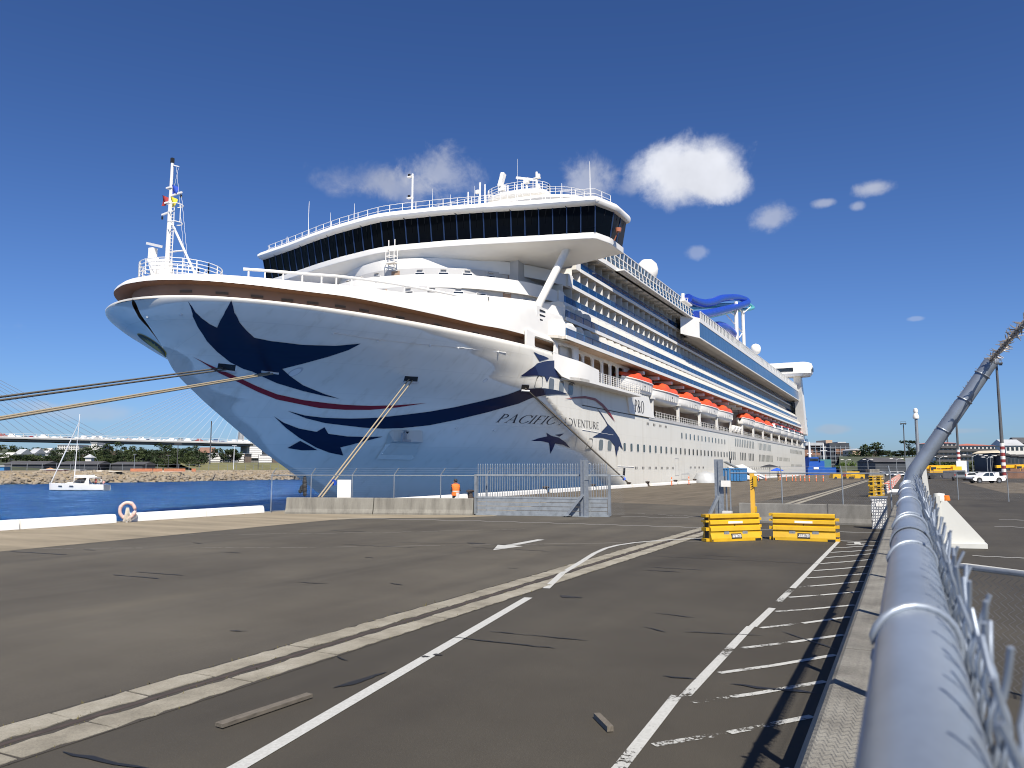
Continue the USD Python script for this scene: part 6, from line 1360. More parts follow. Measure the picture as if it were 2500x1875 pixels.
SHX = -213.0
ysh = np.linspace(-400, 900, 120); wob = 2.0 * (meshkit.noise(np.column_stack([ysh * .03, 0 * ysh, 0 * ysh])) - .5)
prof = [(0, -2.6), (-3, -1.2), (-7, .9), (-8.5, 1.35), (-40, 1.7), (-60, 3.2), (-90, 4.2), (-160, 6.5), (-260, 14.0), (-420, 17.0), (-900, 10.0)]
P = np.array([[(SHX + dx + wob[j], ysh[j], z + (1.2 * (meshkit.noise(np.array([ysh[j] * .02, dx * .02, 3.])) - .5) * max(0, min(1, -(dx + 50) / 60)))) for dx, z in prof] for j in range(len(ysh))])
structure('far_shore', MB().grid(P[:, :5], flip=True), EARTH, smooth=True); structure('hill', MB().grid(P[:, 4:], flip=True), HILLM, smooth=True)
rk = MB(); ico = trimesh.creation.icosphere(subdivisions=1)
for k in range(2600):
    y = RNG.uniform(60, 330); s = RNG.random(); c = np.array([SHX - 9 * s + 2.0 * (meshkit.noise(np.array([y * .03, 0, 0.])) - .5), y, -2.1 + 3.5 * s]); r = RNG.uniform(.25, .85); vv = ico.vertices * (1 + .35 * (NP.random((42, 1)) - .5)); rk.add(vv * [r, r * RNG.uniform(.7, 1.3), r * RNG.uniform(.5, .9)] + c, ico.faces)
rb_ = single('riprap', rk, ROCK, None, None, kind='stuff')
m = MB()
for k in range(40): m.bar((SHX + 1.0, 231 + 2.4 * k, -3), (SHX + 1.0, 231 + 2.4 * k, 1.1), .7)
m.span((SHX - 1, 229, .3), (SHX + .6, 330, 1.3)); single('timber_wharf', m, BARRIER_D, 'low pale sea wall of piles at the right end of the far shore', 'sea wall')
structure('grass_bank', MB().grid(np.array([[(x, y, z) for y in np.linspace(215, 420, 20)] for x, z in ((SHX - 36, 1.6), (SHX - 48, 4.6), (SHX - 75, 5.2), (SHX - 90, 4))]), flip=False), GRASSY)


def tree_mesh(kind, seed):
    r = np.random.default_rng(seed); trunk = MB(); crown = MB()
    H, W = {'round': (9, 4.2), 'spread': (10, 5.6), 'fig': (8, 5.0), 'tall': (13, 3.6), 'umbrella': (12, 5.5), 'pine': (14, 2.6)}[kind]
    lean = r.normal(0, .3, 2); trunk.tube([(0, 0, -.5), (lean[0] * .4, lean[1] * .4, H * .35), (lean[0], lean[1], H * .7)], [.34, .24, .08], 6)
    nb = {'round': 13, 'spread': 15, 'fig': 15, 'tall': 12, 'umbrella': 9, 'pine': 14}[kind]
    for b in range(nb):
        a = r.uniform(0, 2 * np.pi); q = r.random() ** .5
        if kind == 'umbrella': c = np.array([q * W * math.cos(a), q * W * math.sin(a), H * .82 + r.normal(0, .5) - q * q * 1.0]); br = r.uniform(1.1, 1.9); fl = .55
        elif kind == 'pine': zf = r.uniform(.25, 1); c = np.array([q * W * (1.1 - zf) * math.cos(a), q * W * (1.1 - zf) * math.sin(a), H * zf]); br = 1.4 * (1.2 - zf); fl = .7
        else: zf = r.uniform(.28, .98); wz = math.sin(math.pi * min(max((zf - .1) / .95, 0), 1)) ** .6; c = np.array([q * W * wz * math.cos(a), q * W * wz * math.sin(a), H * zf]); br = r.uniform(1.1, 2.1); fl = .8
        trunk.tube([(lean[0] * .5, lean[1] * .5, H * .38), tuple(c * .75 + np.array([0, 0, H * .1])), tuple(c)], [.12, .07, .03], 4)
        n = 46; d = r.normal(size=(n, 3)); d /= np.linalg.norm(d, axis=1, keepdims=True); p = c + d * (br * r.uniform(.5, 1.08, (n, 1))) * [1, 1, fl]
        for k in range(n):
            u = r.normal(size=3); u /= np.linalg.norm(u); w = np.cross(u, d[k] + r.normal(0, .4, 3)); w /= np.linalg.norm(w) + 1e-9; s = r.uniform(.28, .62); crown.add([p[k] - u * s, p[k] + w * s * .6, p[k] + u * s, p[k] - w * s * .6], [[0, 1, 2, 3]])
    return trunk, crown


PROTO = {}
def tree(kind, variant, loc, sc, label, group=None, leaf=None):
    key = (kind, variant, leaf)
    mt = {None: LEAF_D, 'mid': LEAF_M, 'light': LEAF_L}[leaf]; rz = RNG.uniform(0, 6.28); wn = {'round': 'bushy_tree', 'spread': 'spreading_tree', 'fig': 'fig_tree', 'tall': 'gum_tree', 'umbrella': 'umbrella_pine', 'pine': 'pine_tree'}[kind]
    if key not in PROTO:
        t = thing(wn, label, 'tree', loc, rz, group); BASE[str(t.GetPath())] = np.zeros(3); UsdGeom.Xformable(t).AddScaleOp().Set(Gf.Vec3f(*sc)); a, b = tree_mesh(kind, hash(kind) % 1 + variant * 17 + len(kind)); part('trunk', a, BARK, t); part('crown', b, mt, t); PROTO[key] = t
    else: copy_of(PROTO[key], loc, rz, label, group, sc)


def hill_z(x):
    d = np.array([p_[0] for p_ in prof]) + SHX; return float(np.interp(x, d[::-1], [p_[1] for p_ in prof][::-1]))


LT = []   # (u, top v, distance, kind, leaf)
for u in np.arange(-60, 250, 19): LT.append((u + RNG.uniform(-7, 7), RNG.uniform(1092, 1108), RNG.uniform(350, 430), RNG.choice(['round', 'spread', 'fig', 'tall']), RNG.choice([None, None, 'mid'])))
for u in np.arange(15, 260, 22): LT.append((u + RNG.uniform(-7, 7), RNG.uniform(1113, 1125), RNG.uniform(290, 315), RNG.choice(['round', 'fig']), RNG.choice([None, 'mid'])))
for u in np.arange(236, 500, 13): LT.append((u + RNG.uniform(-6, 6), RNG.uniform(1086, 1101), RNG.uniform(335, 400), RNG.choice(['round', 'spread', 'fig', 'spread']), RNG.choice([None, None, None, 'mid'])))
for u in np.arange(240, 500, 21): LT.append((u + RNG.uniform(-6, 6), RNG.uniform(1104, 1116), RNG.uniform(300, 325), RNG.choice(['round', 'fig']), RNG.choice([None, 'mid'])))
for u in np.arange(500, 720, 24): LT.append((u + RNG.uniform(-6, 6), RNG.uniform(1100, 1114), RNG.uniform(480, 520), RNG.choice(['round', 'spread', 'tall']), None))
LT += [(40, 1084, 380, 'spread', None), (95, 1092, 390, 'umbrella', None), (118, 1090, 400, 'spread', None), (222, 1082, 380, 'spread', None), (275, 1080, 360, 'spread', None), (395, 1083, 360, 'umbrella', None), (545, 1088, 420, 'fig', None), (565, 1090, 420, 'fig', None), (410, 1094, 390, 'tall', 'mid')]
LT.sort()
for i, (u, v, d, k, lf) in enumerate(LT):
    q = at(u, 1140, d); g0 = hill_z(q[0]); h = max(zv(v, d) - g0, 4.0); H0 = {'round': 9.6, 'spread': 10.6, 'fig': 8.8, 'tall': 14, 'umbrella': 10.8, 'pine': 14.5}[k]; s = h / H0; sw = max(s, .72) * RNG.uniform(.95, 1.25)
    tree(k, RNG.randrange(3), (q[0], q[1], g0 - .2), (sw, sw, s), f'dark green tree on the far shore hillside, {nth(i)} tree from the left' if i < 40 else f'dark green tree on the far shore hillside near the bridge, {nth(i - 40)} from the middle', 'trees on the far shore', lf)


def block(name, label, cat, u0, u1, vt, vb, dist, wallm, floors=0, cols=0, roof='flat', roofm=None, deep=12.0, balc=False, rh=.28, z0=None, win=PANE):
    a, b = at(u0, vb, dist), at(u1, vb, dist); w = np.linalg.norm(b[:2] - a[:2]); c = (a + b) / 2; zb_ = a[2] if z0 is None else z0; h = zv(vt, dist) - zb_
    t = lthing(name, label, cat, (c[0], c[1], zb_)); part('wall', MB().span((-w / 2, 0, -4), (w / 2, deep, h)), wallm, t)
    if floors:
        fh = h / floors; cw = w / cols
        for f in range(floors):
            for k in range(cols):
                x = -w / 2 + cw * (k + .5); part('window', MB().span((x - cw * .30, -.06, fh * f + fh * .30), (x + cw * .30, .05, fh * f + fh * .80)), win, t)
            if balc: part('balcony', MB().span((-w / 2 - .2, -1.3, fh * f - .1), (w / 2 + .2, -.01, fh * f + .12)).span((-w / 2 - .2, -1.3, fh * f + .12), (w / 2 + .2, -1.2, fh * f + .9)), balc if not isinstance(balc, bool) else WHITE_S, t)
    if roof == 'flat': part('roof', MB().span((-w / 2 - .3, -.3, h), (w / 2 + .3, deep + .3, h + .35)), roofm or ROOF_G, t)
    elif roof == 'hip': e = .5; r = rh * w; part('roof', MB().add([(-w / 2 - e, -e, h), (w / 2 + e, -e, h), (w / 2 + e, deep + e, h), (-w / 2 - e, deep + e, h), (-w / 2 + deep * .5, deep / 2, h + r), (w / 2 - deep * .5, deep / 2, h + r)] if w > deep * 1.1 else [(-w / 2 - e, -e, h), (w / 2 + e, -e, h), (w / 2 + e, deep + e, h), (-w / 2 - e, deep + e, h), (-.1, deep / 2, h + r), (.1, deep / 2, h + r)], [[0, 1, 5], [0, 5, 4], [1, 2, 5], [2, 3, 4], [2, 4, 5], [3, 0, 4], [0, 2, 1], [0, 3, 2]]), roofm or ROOF_R, t)
    elif roof == 'gable': e = .4; r = rh * w; part('roof', MB().add([(-w / 2 - e, -e, h), (w / 2 + e, -e, h), (0, -e, h + r), (-w / 2 - e, deep + e, h), (w / 2 + e, deep + e, h), (0, deep + e, h + r)], [[0, 1, 2], [3, 5, 4], [0, 2, 5], [0, 5, 3], [1, 4, 5], [1, 5, 2], [0, 3, 4], [0, 4, 1]]), roofm or ROOF_D, t)
    elif roof == 'ridge': e = .5; r = rh * deep; part('roof', MB().add([(-w / 2 - e, -e, h), (w / 2 + e, -e, h), (w / 2 + e, deep + e, h), (-w / 2 - e, deep + e, h), (-w / 2 - e, deep / 2, h + r), (w / 2 + e, deep / 2, h + r)], [[0, 1, 5], [0, 5, 4], [2, 3, 4], [2, 4, 5], [1, 2, 5], [0, 4, 3], [0, 2, 1], [0, 3, 2]]), roofm or ROOF_G, t)
    return t


block('apartment_block', 'white apartment slab on the far hill left of the yacht mast', 'building', 139, 191, 1087, 1112, 440, RENDER_W, 5, 9, balc=False); block('apartment_block', 'white stepped apartment tower on the far hill right of the yacht mast', 'building', 206, 249, 1089, 1108, 450, RENDER_W, 4, 8); block('lift_tower', 'white lift tower on the roof line of the stepped apartments', 'building', 222, 236, 1082, 1100, 449, RENDER_W, 0)
hx = [(2, 18, 1118), (22, 33, 1122), (35, 48, 1109), (60, 76, 1118), (70, 83, 1107), (84, 98, 1113), (96, 112, 1106), (-25, -4, 1112), (48, 60, 1126)]
for i, (a, b, v) in enumerate(hx): block('house', f'small white house among the trees on the far hill, {nth(i)} listed from the left edge', 'house', a, b, v, v + 9, 345 + 7 * i, RENDER_W, 1, 3, 'gable' if i % 2 else 'ridge', ROOF_G if i % 3 else RENDER_W, 9)
block('apartment_block', 'white stepped apartments on the far shore below the bridge end', 'building', 513, 538, 1108, 1132, 430, RENDER_W, 4, 4, balc=True); block('apartment_block', 'low white and grey flats beside the stepped apartments below the bridge', 'building', 538, 565, 1117, 1132, 428, RENDER_W, 3, 5); block('apartment_block', 'tan brick flats left of the bridge pier', 'building', 562, 596, 1108, 1132, 440, BRICK_L, 4, 5, balc=True); block('apartment_block', 'grey balconied tower right of the bridge pier', 'building', 611, 640, 1090, 1118, 470, BARRIER_D, 6, 4, balc=True); block('apartment_block', 'tan brick flats just left of the bow', 'building', 634, 664, 1112, 1134, 430, BRICK_L, 4, 5, balc=True); block('house', 'low grey roofed building behind the trees below the bridge', 'house', 480, 512, 1106, 1120, 440, BARRIER, 2, 5, 'ridge', BRICK)
block('boat_shed', 'long dark low shed at the left of the far shore', 'shed', 8, 106, 1134, 1152, 262, DKWALL, 0, 0, 'ridge', ROOF_D, 10, rh=.12); block('boat_shed', 'long dark low shed behind the yacht mast', 'shed', 143, 236, 1134, 1150, 270, DKWALL, 0, 0, 'ridge', ROOF_D, 10, rh=.12); block('boat_shed', 'open dark shed with a thin flat roof on the far shore', 'shed', 272, 347, 1134, 1149, 275, DKWALL, 0, 0, 'ridge', ROOF_D, 10, rh=.10)
block('shipping_container', 'red container on the far shore left of the yacht', 'container', 100, 153, 1148, 1158, 240, mat('red_container', (.30, .035, .03), .6), 0, 0, deep=3); block('shipping_container', 'blue container at the left edge of the far shore', 'container', -8, 9, 1139, 1156, 240, BLUEP, 0, 0, deep=3); block('shipping_container', 'small red container behind the yacht boom', 'container', 182, 194, 1149, 1156, 243, mat('red_container_2', (.32, .04, .035), .6), 0, 0, deep=3)
q = at(214, 1140, 285); gz = lthing('signal_hut', 'small white hut with a pointed roof among the trees', 'hut', (q[0], q[1], zv(1128, 285))); part('wall', MB().span((-1.1, 0, -6), (1.1, 2.2, 1.6)), RENDER_W, gz); part('roof', MB().add([(-1.6, -.5, 1.6), (1.6, -.5, 1.6), (1.6, 2.7, 1.6), (-1.6, 2.7, 1.6), (0, 1.1, 3.0)], [[0, 1, 4], [1, 2, 4], [2, 3, 4], [3, 0, 4], [0, 2, 1], [0, 3, 2]]), ROOF_G, gz)
SAND = mat('pale_sand', (.46, .42, .35), .95, var=.12, scale=.5); SANDO = mat('orange_sand', (.38, .22, .13), .95, var=.15, scale=.5)
def heap(u0, u1, vt, dist, mt, label, vb=1157):
    a, b = at(u0, vb, dist), at(u1, vb, dist); w = np.linalg.norm((b - a)[:2]); c = (a + b) / 2; h = zv(vt, dist) - 1.4; t = np.linspace(0, 2 * np.pi, 24); m = MB()
    m.grid(np.array([np.column_stack([c[0] + w / 2 * k * np.cos(t) * math.cos(YAW), c[1] + w / 2 * k * np.cos(t) * math.sin(YAW) + 3 * k * np.sin(t), np.full(24, 1.3 + h * (1 - k) ** .8) + .15 * np.sin(5 * t) * (1 - k)]) for k in np.linspace(1, 0.01, 7)])); single('sand_heap', m, mt, label, 'sand heap', smooth=True)


heap(196, 300, 1148, 242, SAND, 'long pale gravel heap on the far shore right of the yacht mast'); heap(394, 441, 1148, 245, SAND, 'small white gravel heap on the far shore right of the orange netting'); heap(-20, 90, 1149, 246, SAND, 'pale gravel heap at the left edge of the far shore'); heap(104, 140, 1142, 250, SANDO, 'orange sand heap behind the red container')
ON = mat('orange_netting', (.42, .15, .07), .8, var=.3, scale=1.5)
for k, (u0, u1) in enumerate(((318, 372), (374, 396), (400, 452), (468, 478))):
    a, b = at(u0, 1155, 238), at(u1, 1155, 238); single('safety_netting', MB().hexa([(a[0], a[1], 1.4), (a[0], a[1], 2.3), (a[0] - .1, a[1], 1.4), (a[0] - .1, a[1], 2.3), (b[0], b[1], 1.4), (b[0], b[1], 2.3), (b[0] - .1, b[1], 1.4), (b[0] - .1, b[1], 2.3)]), ON, f'orange safety netting on the far shore, {nth(k)} stretch from the left', 'netting')
SFN = thing('site_fence', 'wire site fence on posts along the far shore', 'fence', (SHX - 26, 200, 1.4))
for k in range(44): yk = 120 + 4.6 * k; part('fence_post', MB().bar((SHX - 26, yk, 1.2), (SHX - 26, yk, 4.0), .12), GALV_D, SFN)
part('fence_wire', MB().bar((SHX - 26, 118, 3.9), (SHX - 26, 325, 3.9), .06).bar((SHX - 26, 118, 2.8), (SHX - 26, 325, 2.8), .04), GALV_D, SFN)
def pole(u, vt, vb, dist, r, mt, label, head=None, cat='pole', lean=0.0):
    a = at(u, vb, dist); z = zv(vt, dist); t = thing('lamp_post' if head else 'mast_pole', label, cat, (a[0], a[1], a[2])); part('pole', MB().tube([a, (a[0], a[1], z)], [r, r * .7], 7), mt, t, smooth=50)
    if head: part('lamp_head', MB().box((a[0], a[1], z), head), mt, t)
    return t


pole(512, 1028, 1133, 260, .22, ROOF_D, 'tall dark mast on the far shore in front of the bridge cables'); pole(432, 1084, 1146, 255, .16, ROOF_D, 'dark lamp post with a wide head on the far shore', (3.0, .5, .4), 'lamp post'); pole(570, 1088, 1146, 265, .13, WHITE_S, 'white pole on the far shore left of the bridge pier', (2.0, .2, .2)); pole(410, 1112, 1146, 250, .10, ROOF_D, 'short double-headed lamp post on the far shore', (1.8, .3, .3), 'lamp post'); pole(327, 1110, 1146, 252, .09, GALV, 'thin grey lamp post among the trees on the far shore', (1.2, .3, .2), 'lamp post'); pole(630, 1110, 1146, 255, .12, ROOF_D, 'dark pole close to the bow on the far shore')

# ---------------------------------------------------------------- cable-stayed bridge
BS = mat('bridge_concrete', (.34, .34, .34), .7, var=.12, scale=.1); BD = mat('bridge_underside', (.12, .12, .125), .7); CABLE = mat('stay_cable', (.20, .25, .33), .5)
da, db = at(165, 1068, 668), at(606, 1084, 780); dv = (db - da); dv[2] = 0; ZD = 26.5
def bz(u, zoff=0.0):   # point of the deck line seen at image column u
    d = ray(u, 1080)[:2]; M_ = np.column_stack([d, -dv[:2]]); t = np.linalg.solve(M_, da[:2])[1]; return np.array([da[0] + dv[0] * t, da[1] + dv[1] * t, ZD + zoff])


BRG = thing('cable_stayed_bridge', 'long cable-stayed road bridge crossing behind the ship bow', 'bridge', bz(165)); e = dv / np.linalg.norm(dv); nb = np.array([e[1], -e[0], 0])
A_, B_ = bz(165) - e * 900, bz(606) + e * 500
def beam(a, b, w, h, dz=0.0, off=0.0): d = nb * w / 2; o_ = nb * off + np.array([0, 0, dz]); return [a - d + o_, a - d + o_ + [0, 0, h], a + d + o_, a + d + o_ + [0, 0, h], b - d + o_, b - d + o_ + [0, 0, h], b + d + o_, b + d + o_ + [0, 0, h]]


part('deck', MB().hexa(beam(A_, B_, 30, 1.2)), BS, BRG); part('girder', MB().hexa(beam(A_, B_, 26, 2.0, -2.0)), BD, BRG); part('parapet', MB().hexa(beam(A_, B_, .6, .5, 1.2, 14.6)).hexa(beam(A_, B_, .25, .2, 4.2, 14.8)).hexa(beam(A_, B_, .4, .3, 2.6, 14.7)), WHITE_S, BRG)
m = MB(); L_ = np.linalg.norm(B_ - A_)
for k in range(int(L_ / 9)): q = A_ + e * 9 * k + nb * 14.7; m.bar(q + [0, 0, 1.2], q + [0, 0, 4.4], .35)
part('parapet_post', m, WHITE_S, BRG, kind='stuff')
pR, pL = bz(606), bz(-276)
for j, pc in enumerate((pR, pL)):
    part('pier', MB().box(pc + [0, 0, -ZD / 2 - 2], (15, 9, ZD), rz=math.atan2(nb[1], nb[0])), BS, BRG)
    for s in (-1, 1): part('pylon_leg', MB().hexa([pc + nb * s * 17 - e * 2.5 + [0, 0, -2], pc + nb * s * 2 - e * 2 + [0, 0, 95], pc + nb * s * 17 + e * 2.5 + [0, 0, -2], pc + nb * s * 2 + e * 2 + [0, 0, 95], pc + nb * s * 21 - e * 2.5 + [0, 0, -2], pc + nb * s * 4 - e * 2 + [0, 0, 95], pc + nb * s * 21 + e * 2.5 + [0, 0, -2], pc + nb * s * 4 + e * 2 + [0, 0, 95]]), BS, BRG)
us = np.linspace(193, 583, 19); ht = np.interp(us, [193, 345, 452, 530, 585], [85, 78, 72, 66, 50])
for u, h in zip(us, ht): q = bz(u) + nb * 12 + [0, 0, 1.5]; part('stay_cable', MB().tube([q, pR + nb * 2 + [0, 0, h]], .17, 4), CABLE, BRG)
Lm = np.linalg.norm(pR - bz(193)); Lmin = np.linalg.norm(pR - bz(583))
for k in range(19): s = Lm + (Lmin - Lm) * k / 18; q = pL + e * s + nb * 12 + [0, 0, 1.5]; part('stay_cable', MB().tube([q, pL + nb * 2 + [0, 0, float(ht[k])]], .17, 4), CABLE, BRG)
CARM = [CAR_W, CAR_G, mat('blue_car', (.03, .06, .16), .3, coat=.5), mat('red_car', (.25, .02, .02), .3, coat=.5)]
for k in range(46):   # traffic on the bridge
    q = bz(-20 + 14.2 * k + RNG.uniform(-4, 4)) + nb * 10.5 + [0, 0, 1.2]; L = RNG.choice([4.4, 4.6, 4.3, 7.5]); h = 1.5 if L < 5 else 3.0; rz = math.atan2(e[1], e[0])
    single('distant_car', MB().box(q + [0, 0, h * .35], (L, 1.8, h * .5), rz=rz).box(q + [0, 0, h * .75], (L * .55, 1.6, h * .4), rz=rz), CARM[0] if RNG.random() < .55 else RNG.choice(CARM), f'tiny vehicle on the cable-stayed bridge, {nth(k % 40)} ' + ('from the left' if k < 40 else 'near the bow'), 'car', group='traffic on the bridge')

# ---------------------------------------------------------------- yacht under motor
yc = at(190, 1196, 153); YT = thing('sailing_yacht', 'white sailing yacht motoring left with its sails furled', 'yacht', (yc[0], yc[1], WZ)); fx = right; fy = np.array([-fx[1], fx[0], 0])
LY = 11.4; n = 30; s = np.linspace(0, 1, n); hw = 1.75 * np.clip(1 - np.clip(1 - s / .62, 0, 1) ** 2.2, 0, 1) ** .75; hw = np.where(s < .62, hw, 1.75 * (1 - .22 * ((s - .62) / .38) ** 2)); hw[0] = .05
def yp(sx, sy, z): return np.array([yc[0], yc[1], WZ]) - right * (LY / 2 - sx * LY) * 1.0 + fy * sy + np.array([0, 0, z])
shz = 1.45 - .35 * s
m = MB(); sides = []
for sg_ in (1, -1): m.grid(np.array([[yp(s[i] + (.01 * (1 - k)), sg_ * hw[i] * (.72 + .28 * k ** .5), -.3 + (shz[i] + .3) * k) for i in range(n)] for k in np.linspace(0, 1, 8)]), flip=sg_ > 0)
m.grid(np.array([[yp(s[i], hw[i] * j, shz[i] + .06 * (1 - abs(j))) for i in range(n)] for j in np.linspace(-1, 1, 5)])); m.grid(np.array([[yp(1, hw[-1] * j, -.3 + (shz[-1] + .3) * k) for j in np.linspace(-1, 1, 4)] for k in (0, 1)]), flip=True); m.grid(np.array([[yp(1, hw[-1] * j, -.3 + (shz[-1] + .3) * k) for j in np.linspace(-1, 1, 4)] for k in (0, 1)]))
part('hull', m, WHITE, YT, smooth=40); part('boot_stripe', MB().tube([yp(x, -np.interp(x, s, hw) * .86 - .02, .1) for x in np.linspace(.02, .99, 20)], .05, 5), DARK, YT)
for x in (.22, .43): part('hull_window', MB().hexa([yp(x, -np.interp(x, s, hw) - .03, .8), yp(x, -np.interp(x, s, hw) - .03, 1.0), yp(x, -np.interp(x, s, hw) + .1, .8), yp(x, -np.interp(x, s, hw) + .1, 1.0), yp(x + .07, -np.interp(x + .07, s, hw) - .03, .78), yp(x + .07, -np.interp(x + .07, s, hw) - .03, .98), yp(x + .07, -np.interp(x + .07, s, hw) + .1, .78), yp(x + .07, -np.interp(x + .07, s, hw) + .1, .98)]), PANE, YT)
part('coachroof', MB().hexa([yp(.28, -.7, 1.3), yp(.36, -.6, 1.65), yp(.28, .7, 1.3), yp(.36, .6, 1.65), yp(.72, -1.0, 1.2), yp(.66, -.9, 1.85), yp(.72, 1.0, 1.2), yp(.66, .9, 1.85)]), WHITE, YT); part('cabin_window', MB().hexa([yp(.45, -.84, 1.45), yp(.45, -.8, 1.62), yp(.45, -.7, 1.45), yp(.45, -.7, 1.62), yp(.64, -1.0, 1.45), yp(.64, -.94, 1.66), yp(.64, -.8, 1.45), yp(.64, -.8, 1.66)]), PANE, YT)
part('spray_hood', MB().hexa([yp(.46, -.8, 1.75), yp(.54, -.8, 2.35), yp(.46, .8, 1.75), yp(.54, .8, 2.35), yp(.66, -1.1, 1.6), yp(.64, -1.0, 2.45), yp(.66, 1.1, 1.6), yp(.64, 1.0, 2.45)]), CLOTH, YT); part('canopy_arch', MB().hexa([yp(.66, -1.3, 1.2), yp(.70, -1.2, 2.5), yp(.66, -1.2, 1.2), yp(.70, -1.1, 2.5), yp(.74, -1.3, 1.2), yp(.74, -1.2, 2.5), yp(.74, -1.2, 1.2), yp(.74, -1.1, 2.5)]).hexa([yp(.48, -1.1, 2.52), yp(.48, -1.1, 2.62), yp(.48, 1.1, 2.52), yp(.48, 1.1, 2.62), yp(.84, -1.2, 2.42), yp(.84, -1.2, 2.52), yp(.84, 1.2, 2.42), yp(.84, 1.2, 2.52)]), WHITE, YT)
mt0, mt1 = yp(.425, 0, 1.6), at(195, 1011, 153); part('mast', MB().tube([mt0, mt1], [.10, .07], 8), WHITE, YT); part('furled_jib', MB().tube([yp(.03, 0, 1.5), yp(.03, 0, 1.5) * .5 + (mt0 * .12 + mt1 * .88) * .5, mt0 * .12 + mt1 * .88], [.10, .13, .05], 7), WHITE_S, YT); part('boom', MB().tube([mt0 + [0, 0, 1.1], yp(.82, 0, 2.75)], .07, 6).tube([mt0 + [0, 0, 1.3], yp(.78, 0, 2.95)], [.16, .12], 7), WHITE, YT)
part('rigging', MB().tube([yp(.99, 0, 1.2), mt1], .012, 4).tube([yp(.45, -1.6, 1.3), mt1 - [0, 0, .5]], .012, 4).tube([yp(.45, 1.6, 1.3), mt1 - [0, 0, .5]], .012, 4).bar(mt1 - [0, 0, 5] - fy * .8, mt1 - [0, 0, 5] + fy * .8, .06), GALV, YT)
rg = MB()
for x in np.linspace(.04, .97, 9): rg.bar(yp(x, -np.interp(x, s, hw) * .95, 1.2), yp(x, -np.interp(x, s, hw) * .95, 1.95), .025)
rg.tube([yp(x, -np.interp(x, s, hw) * .95, 1.95) for x in np.linspace(.04, .97, 9)], .015, 4); part('guard_rail', rg, GALV, YT)
part('stern_gear', MB().ball(yp(.985, -1.0, 1.6), .3, 2, (1, .5, 1)), mat('faded_buoy', (.62, .30, .25), .7), YT); cr = MB().ball(yp(.80, -.3, 2.0), .16, 2)
person(yp(.82, -.4, .75), YAW + 1.2, 'person in a red jacket sitting in the yacht cockpit', mat('red_jacket', (.55, .08, .04), .8)); person(yp(.90, -.1, .75), YAW + 1.4, 'person in pale clothing standing at the stern of the yacht', RENDER_W, CLOTH)

# ---------------------------------------------------------------- along the wharf, right of the gateway
c = np.array([-27.2, 140.0, 0]); BC = thing('waste_container', 'blue ribbed waste container on the wharf beside the ship', 'container', c); part('container_body', MB().hexa([c + [-1.6, -2.6, .15], c + [-1.6, -2.6, 2.25], c + [-1.6, 2.6, .15], c + [-1.6, 2.6, 2.25], c + [1.6, -2.6, .15], c + [1.6, -2.6, 2.25], c + [1.6, 2.6, .15], c + [1.6, 2.6, 2.25]]), BLUEP, BC)
for k in range(7): part('rib', MB().bar(c + [-1.55 + .5 * k, -2.68, .2], c + [-1.55 + .5 * k, -2.68, 2.3], .14), BLUEP, BC); part('rib', MB().bar(c + [1.68, -2.3 + .75 * k, .2], c + [1.68, -2.3 + .75 * k, 2.3], .14), BLUEP, BC)
part('top_rim', MB().box(c + [0, -2.65, 2.3], (3.4, .16, .16)).box(c + [1.65, 0, 2.3], (.16, 5.3, .16)).box(c + [-1.65, 0, 2.3], (.16, 5.3, .16)), BLUEP, BC)
g0 = np.array([-28.3, 160, 0]); GW = thing('gangway_tent', 'white gangway awning against the ship side', 'awning', g0); part('canopy', MB().add([g0 + [-2.6, -8, .2], g0 + [-2.6, -8, 2.6], g0 + [2.4, -8, .3], g0 + [-2.6, 8, .2], g0 + [-2.6, 8, 3.2], g0 + [2.4, 8, .3]], [[0, 2, 1], [3, 4, 5], [1, 2, 5], [1, 5, 4]]), WHITE, GW); part('gangway', MB().bar(g0 + [2.4, -3, .3], g0 + [-2.8, -9, 3.6], 1.0, .2), GALV_D, GW)
single('dark_ramp', MB().lathe([(.01, 1.9), (1.5, 1.5), (2.0, .6), (2.1, 0)], (-29.2, 126.5, 0), 14), ROOF_G, 'grey rounded fender hood on the wharf edge left of the blue container', 'hood', smooth=40)
def parasol(c, r, h, mt, label): t = thing('parasol', label, 'parasol', c); part('canopy', MB().lathe([(.02, h + .55), (r * .5, h + .35), (r, h), (r * .97, h - .05), (.02, h + .45)], c, 10), mt, t); part('pole', MB().bar(c, np.add(c, (0, 0, h + .4)), .07), GALV, t)


q = gnd(1880, 1172); parasol(q, 1.9, 2.6, CLOTH, 'black parasol on the wharf near the gangway'); q2 = gnd(1898, 1173.5); parasol(q2, 1.25, 1.9, BLUEPL, 'blue and white parasol over a person on the wharf'); person(q2 + [.3, -.4, 0], 2.2, 'person in dark clothing under the blue parasol on the wharf', CLOTH, mat('tan_trousers', (.40, .24, .10), .8))
CONE = mat('bollard_orange', (.75, .17, .05), .6)
cp = None
for i, (u, v) in enumerate(((1640, 1186), (1682, 1183), (1920, 1175), (1935, 1175), (1943, 1176), (1954, 1175), (1965, 1176), (1976, 1176), (1993, 1176), (2010, 1176), (1905, 1173), (1870, 1174), (1852, 1175))):
    q = gnd(u, v); lab = f'orange delineator post on the wharf, {nth(i)} from the left'
    if cp is None: cp = thing('delineator_post', lab, 'bollard', (0, 0, 0), 0, 'orange delineator posts on the wharf'); part('post_tube', MB().tube([(0, 0, .05), (0, 0, 1.05)], .075, 8).ball((0, 0, 1.08), .085, 1), CONE, cp); part('foot', MB().box((0, 0, .03), (.45, .45, .06)), BLACK, cp); part('band', MB().tube([(0, 0, .7), (0, 0, .85)], .08, 8), WHITE, cp); move(cp, q); BASE[str(cp.GetPath())] = np.zeros(3)
    else: copy_of(cp, q, 0, lab)
